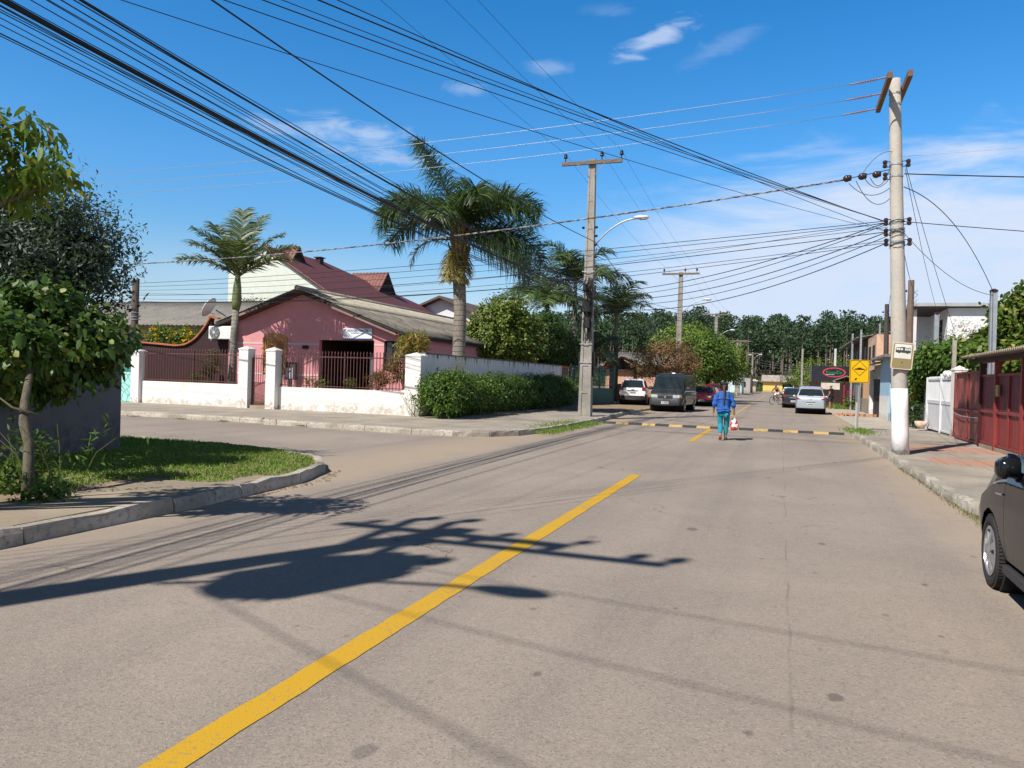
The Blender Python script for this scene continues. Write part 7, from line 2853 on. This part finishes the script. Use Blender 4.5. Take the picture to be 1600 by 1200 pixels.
# ---- silver hatchback, black hatchback and white car on the right side
SIL = vehicle('silver_hatchback', 'silver blue hatchback parked with its tail to the camera on the right', 'car', (1.72, 49.9, 0), R(-1.5), paintm('car_silver', (0.36, 0.41, 0.46), 0.3, .32, dusty=.15),
              [(-2.0, .5), (-1.99, .78), (-1.96, .95), (-1.88, 1.05), (-1.66, 1.42), (-1.5, 1.56), (-.9, 1.63), (.2, 1.60), (1.15, 1.05), (1.85, .86), (2.0, .55)],
              [(-2.0, 1.0), (2.0, .92)], [(-2.0, .72), (-1.85, .80), (-1.4, .84), (1.4, .84), (1.85, .78), (2.0, .62)], .30, (-1.25, 1.28),
              [(-1.55, -.55, .2), (-.42, .85, .2)], (.28, 1.12), (-1.86, -1.60), [(-2.1, 2.1, .2, .36)], roofw=.80, wr=.30)
for s in (-1, 1):
    mb = MB()
    mb.prism([(s * .80, .86), (s * .80, .98), (s * .66, .93), (s * .54, .87)] if s > 0 else [(s * .80, .86), (s * .54, .87), (s * .66, .93), (s * .80, .98)], 'Y', -2.0, -1.78)
    mb.build('tail_lamp', m_tail, SIL, local=True)
lbox(SIL, 'high_brake_lamp', pm('brake_dark', (0.10, 0.015, 0.03), None, 3, .3), -.15, .15, -1.70, -1.62, 1.42, 1.47, .01)
lbox(SIL, 'boot_handle', m_bump, -.25, .25, -2.0, -1.965, .67, .71, .006)
mb = MB()
mb.ball((0, -1.975, .88), .06, .02, .04, 12, 6)
mb.build('badge', m_alu, SIL, smooth=True, local=True)
plate_text(SIL, 0, -1.995, .585)
mirrors(SIL, .82, .75, 1.0, MC['car_silver'])
lbox(SIL, 'wiper', m_bump, -.2, .15, -1.885, -1.86, 1.07, 1.09, .004)
mb = MB()
mb.ball((.0, -1.5, 1.22), .13, .03, .10, 10, 6)
mb.build('rear_sticker', pm('sticker_yellow', (0.35, 0.38, 0.16), None, 6, .5), SIL, local=True)
BLK = vehicle('black_hatchback', 'black hatchback with red tail lamps parked ahead of the silver one', 'car', (.95, 61.5, 0), R(-1), paintm('car_black', (0.012, 0.013, 0.016), 0.2, .25, dusty=.2),
              [(-1.9, .5), (-1.88, .9), (-1.80, 1.02), (-1.45, 1.42), (-.9, 1.50), (.2, 1.47), (1.0, .98), (1.8, .82), (1.9, .55)],
              [(-1.9, .95), (1.9, .86)], [(-1.9, .70), (-1.6, .81), (1.4, .82), (1.9, .66)], .29, (-1.2, 1.22), [(-1.4, -.5, .2), (-.38, .75, .2)], (.25, .97), (-1.79, -1.50), None, wr=.30)
for s in (-1, 1):
    lbox(BLK, 'tail_lamp', m_tail, s * .66 - .10, s * .66 + .10, -1.895, -1.74, .80, 1.0, .03)
plate_text(BLK, 0, -1.90, .50)
lbox(BLK, 'chrome_strip', m_alu, -.3, .3, -1.9, -1.87, .74, .77, .005)
mirrors(BLK, .8, .7, .98, MC['car_black'])
WHT = vehicle('white_car', 'small white car farthest along the right side before the yellow house', 'car', (1.0, 112, 0), R(2), paintm('car_white', (0.74, 0.74, 0.74), 0.0, .3, dusty=.1),
              [(-1.9, .5), (-1.88, .9), (-1.80, 1.0), (-1.45, 1.40), (-.9, 1.47), (.2, 1.45), (1.0, .96), (1.8, .82), (1.9, .55)],
              [(-1.9, .93), (1.9, .86)], [(-1.9, .70), (-1.6, .81), (1.4, .82), (1.9, .66)], .29, (-1.2, 1.22), [(-1.4, -.5, .2), (-.38, .75, .2)], (.25, .97), (-1.79, -1.50), [(-2, 2, .2, .42)], wr=.30, nst=40)
for s in (-1, 1):
    lbox(WHT, 'tail_lamp', m_tail, s * .66 - .10, s * .66 + .10, -1.895, -1.74, .78, .95, .03)

# ---- the near black car at the right edge
npaint = paintm('near_black', (0.006, 0.006, 0.0075), 0.0, .14, dust=(0.08, 0.07, 0.06), dusty=.04)
npaint.node_tree.nodes['Principled BSDF'].inputs['Coat Weight'].default_value = 0.12
npaint.node_tree.nodes['Principled BSDF'].inputs['Specular IOR Level'].default_value = 0.22
NC = vehicle('black_car', 'glossy black hatchback parked at the right edge of the picture', 'car', (2.48, 6.25, 0), R(-1), npaint,
             [(-2.0, .55), (-1.98, .95), (-1.65, 1.42), (-1.0, 1.50), (-.1, 1.48), (.95, 1.02), (1.2, .98), (1.5, .90), (1.68, .80), (1.84, .66), (1.95, .48)],
             [(-2.0, 1.0), (-.5, .965), (.6, .94), (.85, .905), (1.05, .86), (1.25, .79), (1.5, .69), (1.7, .58), (1.95, .42)], [(-2.0, .70), (-1.6, .81), (.2, .835), (1.0, .845), (1.35, .845), (1.55, .815), (1.7, .75), (1.85, .60), (1.95, .38)], .26, (-1.25, 1.02),
             [(-1.35, -.45, .2), (-.33, .78, .12)], (-.02, .93), (-1.96, -1.66), None, roofw=.80, nst=170, wr=.295, res=2, spokes=7, detail=True, arch=1.17, gaps=((.585, .594), (-.41, -.401)))
for s in (-1, 1):
    mb = MB()
    sq = []
    for j in range(13):
        ph = -PI / 2 + PI * j / 12
        for i in range(24):
            th = 2 * PI * i / 24
            pw = lambda q, e: math.copysign(abs(q) ** e, q)
            sq.append((s * .872 + .080 * pw(math.cos(ph), .55) * pw(math.cos(th), .6), .37 + .10 * pw(math.cos(ph), .7) * pw(math.sin(th), .8), 1.05 + .078 * pw(math.sin(ph), .7) - .02 * pw(math.cos(th), .6) * s))
    mb.add(sq, [(j * 24 + i, j * 24 + (i + 1) % 24, (j + 1) * 24 + (i + 1) % 24, (j + 1) * 24 + i) for j in range(12) for i in range(24)])
    o = mb.build('mirror', npaint, NC, smooth=True, local=True)
    mb = MB()
    mb.prism(rrect(.135, .135, .035, s * .875, 1.05), 'Y', .262, .30)
    mb.tube([(s * .76, .40, .94), (s * .80, .38, .985), (s * .86, .36, 1.0)], [.05, .035, .03], 8)
    mb.build('mirror_glass', pm('mirror_dark', (0.012, 0.013, 0.015), None, 3, .12), o, smooth=True, local=True)
    mb = MB()      # bright badge strip low on the wing
    mb.prism([(.62, .80), (.80, .79), (.81, .80), (.62, .815)], 'X', s * .846 - .004, s * .846 + .004)
    mb.build('wing_strip', m_alu, NC, local=True)
    lbox(NC, 'headlight', m_head, s * .60 - .10, s * .60 + .10, 1.45, 1.74, .62, .74, .04)
    lbox(NC, 'side_skirt', m_bump, s * .80 - .03, s * .80 + .03, -.85, .62, .20, .27, .01)
    lbox(NC, 'door_handle', npaint, s * .842 - .015, s * .842 + .015, -.30, -.14, .83, .86, .01)

# ================================================================ PEOPLE
m_skin = pm('skin', (0.36, 0.185, 0.12), (0.30, 0.15, 0.10), 6, .55)
m_skin2 = pm('dark_skin', (0.26, 0.13, 0.085), (0.2, 0.10, 0.07), 6, .55)


def skin_mesh(name, J, E, m, parent, sub=2, root=None):
    """J: {name:(x,y,z,r)} joints, E: list of pairs; one continuous skinned surface, frozen to a mesh"""
    ks = list(J)
    me = bpy.data.meshes.new(name)
    me.from_pydata([J[k][:3] for k in ks], [(ks.index(a), ks.index(b)) for a, b in E], [])
    o = bpy.data.objects.new(name, me)
    COL.objects.link(o)
    o.modifiers.new('skin', 'SKIN').use_smooth_shade = True
    lay = me.skin_vertices[0].data
    for i, k in enumerate(ks):
        r = J[k][3]
        lay[i].radius = (r, r) if not hasattr(r, '__len__') else r
        lay[i].use_root = (k == (root or ks[0]))
    s = o.modifiers.new('sub', 'SUBSURF')
    s.levels = s.render_levels = sub
    dg = bpy.context.evaluated_depsgraph_get()
    dg.update()
    me2 = bpy.data.meshes.new_from_object(o.evaluated_get(dg))
    bpy.data.objects.remove(o)
    me2.materials.clear()
    me2.materials.append(m)
    me2.polygons.foreach_set('use_smooth', [True] * len(me2.polygons))
    ob = bpy.data.objects.new(name, me2)
    COL.objects.link(ob)
    ob.parent = parent
    return ob


def hand(J, E, wrist, s, down=(0, 0, -1), fwd=(0, 1, 0), curl=.5, sc_=1.0):
    """palm with five unequal bent fingers added to the skeleton at joint `wrist`"""
    w = Vector(J[wrist][:3])
    d = Vector(down).normalized()
    f = Vector(fwd).normalized()
    inn = d.cross(f)
    p = wrist + '_palm'
    q = w + d * .055 * sc_
    J[p] = (*q, .026 * sc_)
    E.append((wrist, p))
    for i, (off, ln) in enumerate(((-.028, .060), (-.010, .072), (.010, .076), (.028, .068))):
        a = q + f * off * sc_ + d * .035 * sc_
        b = a + d * ln * .55 * sc_ + inn * s * .012 * curl
        c = b + d * ln * .45 * sc_ + inn * s * .035 * curl
        n = f'{wrist}_f{i}'
        J[n + 'a'], J[n + 'b'], J[n + 'c'] = (*a, .0105 * sc_), (*b, .009 * sc_), (*c, .0075 * sc_)
        E += [(p, n + 'a'), (n + 'a', n + 'b'), (n + 'b', n + 'c')]
    a = w + d * .02 * sc_ + f * .035 * sc_
    b = a + d * .03 * sc_ + f * .022 * sc_
    c = b + d * .028 * sc_ + f * .006 * sc_
    n = wrist + '_t'
    J[n + 'a'], J[n + 'b'], J[n + 'c'] = (*a, .012 * sc_), (*b, .0105 * sc_), (*c, .008 * sc_)
    E += [(wrist, n + 'a'), (n + 'a', n + 'b'), (n + 'b', n + 'c')]


def face(parent, c, r, m_s, yaw=0):
    """nose, eyes, ears, mouth on a head at c facing +y (local)"""
    M2 = Matrix.Translation(c) @ Matrix.Rotation(yaw, 4, 'Z')
    for s in (-1, 1):
        mb = MB()
        q = M2 @ Vector((s * r * .38, r * .93, r * .12))
        mb.ball(tuple(q), .016, .010, .010, 8, 6)
        mb.build('eye', pm('eye_white', (0.45, 0.42, 0.4), None, 3, .2), parent, smooth=True, local=True)


# the woman walking away (faces +y)
WM = thing('person', 'woman in loose blue shirt and turquoise leggings walking away with a long ponytail', 'person', (-1.52, 22.75, 0), R(2))
J = {'pel': (0, 0, .86, .115), 'bel': (0, .0, .98, .125), 'che': (0, .01, 1.18, .135), 'sh': (0, .0, 1.32, .10), 'nek': (0, .015, 1.395, .05), 'hd0': (0, .03, 1.455, .075), 'hd1': (0, .035, 1.53, .098), 'hd2': (0, .03, 1.60, .075),
     'hipL': (-.095, 0, .80, .095), 'kneL': (-.085, .03, .46, .066), 'calL': (-.075, -.07, .32, .064), 'ankL': (-.065, -.20, .155, .036), 'toeL': (-.075, -.10, .035, .032), 'helL': (-.06, -.255, .135, .03),
     'hipR': (.095, 0, .80, .095), 'kneR': (.085, .10, .46, .066), 'calR': (.075, .09, .32, .064), 'ankR': (.07, .08, .09, .036), 'toeR': (.085, .23, .03, .032), 'helR': (.065, .03, .04, .03),
     'cL': (-.10, 0, 1.315, .075), 'shL': (-.185, 0, 1.285, .068), 'elL': (-.265, -.03, 1.02, .046), 'wrL': (-.285, .06, .80, .028),
     'cR': (.10, 0, 1.315, .075), 'shR': (.185, 0, 1.285, .068), 'elR': (.26, -.05, 1.02, .046), 'wrR': (.29, .01, .79, .028)}
E = [('pel', 'bel'), ('bel', 'che'), ('che', 'sh'), ('sh', 'nek'), ('nek', 'hd0'), ('hd0', 'hd1'), ('hd1', 'hd2'),
     ('pel', 'hipL'), ('hipL', 'kneL'), ('kneL', 'calL'), ('calL', 'ankL'), ('ankL', 'toeL'), ('ankL', 'helL'), ('pel', 'hipR'), ('hipR', 'kneR'), ('kneR', 'calR'), ('calR', 'ankR'), ('ankR', 'toeR'), ('ankR', 'helR'),
     ('sh', 'cL'), ('cL', 'shL'), ('shL', 'elL'), ('elL', 'wrL'), ('sh', 'cR'), ('cR', 'shR'), ('shR', 'elR'), ('elR', 'wrR')]
hand(J, E, 'wrL', -1, (0, .15, -1), (0, 1, 0))
hand(J, E, 'wrR', 1, (0, .05, -1), (0, 1, 0), curl=1.2)
skin_mesh('body', J, E, m_skin, WM)
m_shirt = pm('blue_shirt', (0.022, 0.115, 0.42), (0.016, 0.08, 0.31), 7, .85, .5, 25)
JS = {'hem': (0, -.01, .77, .185), 'a': (0, -.01, .88, .195), 'bel': (0, -.0, 1.0, .185), 'che': (0, .0, 1.18, .178), 'sh': (0, -.0, 1.31, .125), 'nk': (0, .01, 1.375, .07),
      'cL': (-.11, 0, 1.31, .10), 'shL': (-.185, -.0, 1.275, .082), 'mL': (-.235, -.015, 1.13, .070), 'elL': (-.265, -.03, 1.0, .064), 'fL': (-.278, .01, .92, .056),
      'cR': (.11, 0, 1.31, .10), 'shR': (.185, 0, 1.275, .082), 'mR': (.23, -.025, 1.13, .070), 'elR': (.26, -.05, 1.0, .064), 'fR': (.28, -.03, .92, .056)}
ES = [('bel', 'a'), ('a', 'hem'), ('bel', 'che'), ('che', 'sh'), ('sh', 'nk'), ('sh', 'cL'), ('cL', 'shL'), ('shL', 'mL'), ('mL', 'elL'), ('elL', 'fL'), ('sh', 'cR'), ('cR', 'shR'), ('shR', 'mR'), ('mR', 'elR'), ('elR', 'fR')]
shirt = skin_mesh('shirt', JS, ES, m_shirt, WM, root='bel', sub=3)
for v_ in shirt.data.vertices:        # loose hanging folds
    x_, y_, z_ = v_.co
    a_ = math.atan2(y_, x_)
    k_ = .011 * math.sin(a_ * 7 + z_ * 9) + .008 * math.sin(z_ * 46 + a_ * 3) * (1 if z_ < 1.2 else .6)
    f_ = min(1, max(0, (1.36 - z_) / .2))
    v_.co += v_.normal * k_ * f_
    if z_ < .95 and abs(x_) < .24:
        v_.co.z += .018 * math.sin(a_ * 4 + .6)
JL = {'pel': (0, -.01, .86, .15)}
for s, n in ((-1, 'L'), (1, 'R')):
    for k in ('hip', 'kne', 'cal', 'ank'):
        x, y, z, r = J[k + n]
        JL[k + n] = (x, y, z + (.03 if k == 'ank' else 0), r + .012)
EL = [('pel', 'hipL'), ('hipL', 'kneL'), ('kneL', 'calL'), ('calL', 'ankL'), ('pel', 'hipR'), ('hipR', 'kneR'), ('kneR', 'calR'), ('calR', 'ankR')]
skin_mesh('leggings', JL, EL, pm('turquoise_cloth', (0.012, 0.25, 0.34), (0.01, 0.18, 0.26), 6, .8), WM)
m_hair = pm('dark_brown_hair', (0.05, 0.028, 0.018), (0.028, 0.017, 0.012), 12, .55, .5, 60, stretch=(4, 4, .5))
JH = {'a': (0, .02, 1.555, .105), 'b': (0, .0, 1.60, .095), 'c': (0, -.04, 1.53, .09), 'd': (0, -.10, 1.47, .042), 'e': (.01, -.155, 1.36, .036), 'f': (.015, -.185, 1.2, .034), 'g': (.01, -.19, 1.05, .022), 'h': (.01, -.185, .98, .008)}
skin_mesh('hair', JH, [('a', 'b'), ('a', 'c'), ('c', 'd'), ('d', 'e'), ('e', 'f'), ('f', 'g'), ('g', 'h')], m_hair, WM)
for s, n in ((-1, 'L'), (1, 'R')):
    x, y, z, r = J['toe' + n]
    x2, y2, z2, r2 = J['hel' + n]
    mb = MB()
    t = (Vector((x, y, z)) - Vector((x2, y2, z2)))
    pts = []
    for i in range(14):
        a = 2 * PI * i / 14
        f = .5 + .5 * math.cos(a)
        q = Vector((x2, y2, z2 - r2)) .lerp(Vector((x, y + .05, z - r)), f)
        pts.append((q.x + .045 * math.sin(a), q.y, q.z))
    n_ = len(pts)
    mb.add([(p[0], p[1], max(p[2], .002)) for p in pts] + [(p[0], p[1], max(p[2], .002) + .022) for p in pts], [tuple(range(n_))[::-1], tuple(range(n_, 2 * n_))] + [(i, (i + 1) % n_, n_ + (i + 1) % n_, n_ + i) for i in range(n_)])
    mb.tube([(x - .045, y, z), (x, y - .01, z + r + .004), (x + .045, y, z)], .012, 6)
    mb.build('sandal', pm('tan_leather', (0.42, 0.16, 0.06), None, 5, .7), WM, local=True)
face(WM, (0, .035, 1.53), .098, m_skin)
# bag in her right hand
BG = thing('shopping_bag', 'red and white plastic shopping bag held in the right hand of the woman', 'bag', (-1.22, 22.78, .3))
Bx, By = -1.22, 22.79
mb = MB()
vs, fs = [], []
prof = [(.02, .03, .735), (.03, .04, .66), (.075, .06, .58), (.115, .085, .48), (.12, .095, .38), (.09, .075, .31), (.03, .03, .29)]
n = 18
for (rx__, ry__, z) in prof:
    for i in range(n):
        a = 2 * PI * i / n
        k = 1 + .13 * math.sin(3 * a + z * 20)
        vs.append((Bx + rx__ * math.cos(a) * k, By + ry__ * math.sin(a) * k, z))
for j in range(len(prof) - 1):
    for i in range(n):
        fs.append((j * n + i, j * n + (i + 1) % n, (j + 1) * n + (i + 1) % n, (j + 1) * n + i))
fs.append(tuple(range((len(prof) - 1) * n, len(prof) * n)))
mb.add(vs, fs)
mt, tt, bb = mat('bag_plastic')
f = tt.step(tt.noise(11, vecs(tt, 'World'), 2, .5), .50, .53)
z_ = tt.sep(vecs(tt, 'World'))[2]
f = tt.m('MULTIPLY', f, tt.step(z_, .60, .57))
f = tt.m('MAXIMUM', f, tt.m('MULTIPLY', tt.step(z_, .37, .35), .9))
tt.l.new(tt.mix(f, (0.72, 0.66, 0.66), (0.52, 0.02, 0.035)), bb.inputs['Base Color'])
bb.inputs['Roughness'].default_value = .35
mb.build('bag', mt, BG, smooth=True)
mb = MB()
mb.tube([(Bx - .02, By, .72), (Bx - .03, By + .005, .78), (Bx, By + .01, .80), (Bx + .025, By, .72)], .010, 6)
mb.build('handle', MC['sign_white'], BG)

# the cyclist (bicycle along local +y)
BK = thing('bicycle', 'dark bicycle ridden across the middle of the road far ahead', 'bicycle', (-.33, 68.5, 0), R(142))
mk = pm('bike_black', (0.02, 0.02, 0.022), None, 3, .4)
for y in (-.52, .53):
    wn = bpy.data.objects.new('wheel', None)
    COL.objects.link(wn)
    wn.parent = BK
    wn.location = (0, y, .34)
    mb = MB()
    mb.tube([(0, .325 * math.cos(2 * PI * i / 28), .325 * math.sin(2 * PI * i / 28)) for i in range(29)], .02, 6, cap=False)
    mb.build('tyre', m_tyre, wn, local=True)
    mb = MB()
    mb.tube([(0, .30 * math.cos(2 * PI * i / 28), .30 * math.sin(2 * PI * i / 28)) for i in range(29)], .009, 5, cap=False)
    for k in range(14):
        a = k * PI / 7
        mb.tube([(0, 0, 0), (0, .30 * math.cos(a), .30 * math.sin(a))], .002, 4)
    mb.build('rim', m_alu, wn, local=True)
mb = MB()
bbk, st, hd_, rr = (0, -.05, .30), (0, -.18, .78), (0, .36, .80), (0, -.52, .34)
for a, b in ((bbk, st), (st, hd_), (bbk, (0, .40, .70)), (bbk, rr), (st, rr), (hd_, (0, .42, .62)), ((0, .42, .62), (0, .53, .34)), (hd_, (0, .33, .98))):
    mb.tube([a, b], .018, 8)
mb.build('frame', mk, BK, local=True)
mb = MB()
mb.tube([(-.28, .22, 1.0), (-.15, .33, 1.0), (0, .34, .98), (.15, .33, 1.0), (.28, .22, 1.0)], .014, 6)
mb.build('handlebar', mk, BK, local=True)
mb = MB()
mb.ball((0, -.22, .90), .09, .14, .04, 12, 6)
mb.tube([(0, -.18, .78), (0, -.21, .9)], .016, 6)
mb.build('saddle', mk, BK, local=True)
mb = MB()
mb.tube([(.12, .05, .19), (.06, -.05, .30), (-.06, -.05, .30), (-.12, -.15, .41)], .012, 6)
mb.box(.08, .2, 0, .09, .18, .2)
mb.box(-.2, -.08, -.2, -.11, .40, .42)
mb.build('crank', m_alu, BK, local=True)
RD = thing('person', 'cyclist in a dark vest and pale shorts riding the bicycle', 'person', (-.33, 68.5, 0), R(142))
J = {'pel': (0, -.20, .98, .125), 'bel': (0, -.14, 1.12, .125), 'che': (0, -.04, 1.30, .145), 'sh': (0, .02, 1.42, .11), 'nek': (0, .06, 1.50, .055), 'hd0': (0, .10, 1.56, .08), 'hd1': (0, .11, 1.64, .10), 'hd2': (0, .10, 1.71, .078),
     'hipL': (-.10, -.16, .95, .10), 'kneL': (-.13, .22, .80, .068), 'calL': (-.13, .14, .62, .06), 'ankL': (-.14, -.12, .49, .038), 'toeL': (-.14, -.02, .43, .034),
     'hipR': (.10, -.16, .95, .10), 'kneR': (.13, .22, .62, .068), 'calR': (.13, .16, .45, .06), 'ankR': (.14, .04, .27, .038), 'toeR': (.14, .15, .22, .034),
     'cL': (-.12, .02, 1.41, .08), 'shL': (-.20, .03, 1.38, .07), 'elL': (-.36, .10, 1.18, .05), 'wrL': (-.28, .21, 1.04, .03),
     'cR': (.12, .02, 1.41, .08), 'shR': (.20, .03, 1.38, .07), 'elR': (.36, .10, 1.18, .05), 'wrR': (.28, .21, 1.04, .03)}
E = [('pel', 'bel'), ('bel', 'che'), ('che', 'sh'), ('sh', 'nek'), ('nek', 'hd0'), ('hd0', 'hd1'), ('hd1', 'hd2'), ('pel', 'hipL'), ('hipL', 'kneL'), ('kneL', 'calL'), ('calL', 'ankL'), ('ankL', 'toeL'), ('pel', 'hipR'), ('hipR', 'kneR'), ('kneR', 'calR'), ('calR', 'ankR'), ('ankR', 'toeR'),
     ('sh', 'cL'), ('cL', 'shL'), ('shL', 'elL'), ('elL', 'wrL'), ('sh', 'cR'), ('cR', 'shR'), ('shR', 'elR'), ('elR', 'wrR')]
hand(J, E, 'wrL', -1, (0, .6, -.5), (1, 0, 0), curl=1.4)
hand(J, E, 'wrR', 1, (0, .6, -.5), (-1, 0, 0), curl=1.4)
skin_mesh('body', J, E, m_skin2, RD)
face(RD, (0, .11, 1.64), .10, m_skin2)
skin_mesh('vest', {'b': (0, -.17, 1.05, .145), 'a': (0, -.13, 1.13, .15), 'c': (0, -.04, 1.30, .165), 'd': (0, .01, 1.40, .125)}, [('b', 'a'), ('a', 'c'), ('c', 'd')], pm('black_cloth', (0.018, 0.016, 0.02), None, 5, .85), RD)
skin_mesh('shorts', {'p': (0, -.20, .98, .155), 'hl': (-.11, -.14, .95, .125), 'kl': (-.13, .10, .86, .095), 'hr': (.11, -.14, .95, .125), 'kr': (.13, .10, .74, .095)}, [('p', 'hl'), ('hl', 'kl'), ('p', 'hr'), ('hr', 'kr')], pm('pale_cloth', (0.66, 0.70, 0.72), None, 5, .85), RD)
skin_mesh('hair', {'a': (0, .085, 1.69, .10), 'b': (0, .05, 1.66, .09)}, [('a', 'b')], m_hair, RD)

# the bystander in dark clothes by the bar
BY = thing('person', 'person in dark clothing standing on the pavement in front of the bar', 'person', (3.45, 60.0, .03), R(60))
J = {'pel': (0, 0, .92, .12), 'bel': (0, 0, 1.05, .125), 'che': (0, .01, 1.27, .15), 'sh': (0, 0, 1.42, .11), 'nek': (0, .015, 1.50, .055), 'hd0': (0, .03, 1.56, .08), 'hd1': (0, .035, 1.64, .10), 'hd2': (0, .03, 1.71, .075),
     'hipL': (-.10, 0, .86, .10), 'kneL': (-.11, .02, .48, .066), 'calL': (-.11, 0, .34, .06), 'ankL': (-.115, -.02, .09, .038), 'toeL': (-.13, .12, .035, .034),
     'hipR': (.10, 0, .86, .10), 'kneR': (.12, .03, .48, .066), 'calR': (.12, 0, .34, .06), 'ankR': (.125, -.02, .09, .038), 'toeR': (.14, .12, .035, .034),
     'cL': (-.12, 0, 1.41, .08), 'shL': (-.20, 0, 1.38, .07), 'elL': (-.27, -.03, 1.10, .048), 'wrL': (-.25, .12, .90, .03),
     'cR': (.12, 0, 1.41, .08), 'shR': (.20, 0, 1.38, .07), 'elR': (.28, -.04, 1.10, .048), 'wrR': (.24, .14, .96, .03)}
hE = [e for e in E if not any('_' in q for q in e)]
E2 = list(hE)
hand(J, E2, 'wrL', -1)
hand(J, E2, 'wrR', 1)
skin_mesh('body', J, E2, m_skin, BY)
face(BY, (0, .035, 1.64), .10, m_skin)
skin_mesh('shirt', {'h': (0, 0, .90, .16), 'a': (0, 0, 1.05, .16), 'c': (0, 0, 1.27, .175), 'd': (0, 0, 1.42, .13), 'cl': (-.12, 0, 1.41, .10), 'l': (-.2, 0, 1.37, .09), 'l2': (-.24, -.02, 1.22, .078), 'cr': (.12, 0, 1.41, .10), 'r': (.2, 0, 1.37, .09), 'r2': (.25, -.02, 1.22, .078)},
          [('a', 'h'), ('a', 'c'), ('c', 'd'), ('d', 'cl'), ('cl', 'l'), ('l', 'l2'), ('d', 'cr'), ('cr', 'r'), ('r', 'r2')], MC['black_cloth'], BY, root='a')
skin_mesh('trousers', {'p': (0, 0, .92, .15), 'hl': (-.10, 0, .86, .12), 'kl': (-.11, .02, .48, .085), 'hr': (.10, 0, .86, .12), 'kr': (.12, .03, .48, .085)}, [('p', 'hl'), ('hl', 'kl'), ('p', 'hr'), ('hr', 'kr')], pm('dark_denim', (0.025, 0.03, 0.045), None, 5, .85), BY)
skin_mesh('hair', {'a': (0, .02, 1.68, .105), 'b': (0, -.02, 1.62, .09)}, [('a', 'b')], m_hair, BY)

# dry leaf litter by the corner plot kerb
n = 80
C = np.stack([RNG.uniform(-6.40, -6.22, n), RNG.uniform(8.2, 11.0, n), np.full(n, .012)], 1)
C[:, 0] -= np.clip(C[:, 1] - 9.8, 0, 5) * .45
D = unit(np.concatenate([RNG.normal(size=(n, 2)), RNG.normal(size=(n, 1)) * .15], 1))
S2 = unit(np.cross(D, np.array([[0, 0, 1.0]])))
V, F = kites(C, D, S2, RNG.uniform(.03, .07, n), .035)
tag(npmesh('leaf_litter', V, F, leafm('dead_leaf', (0.20, 0.10, 0.04), (0.28, 0.17, 0.08))), 'brown dead leaves lying in the gutter of the corner plot', 'leaves', kind='stuff')
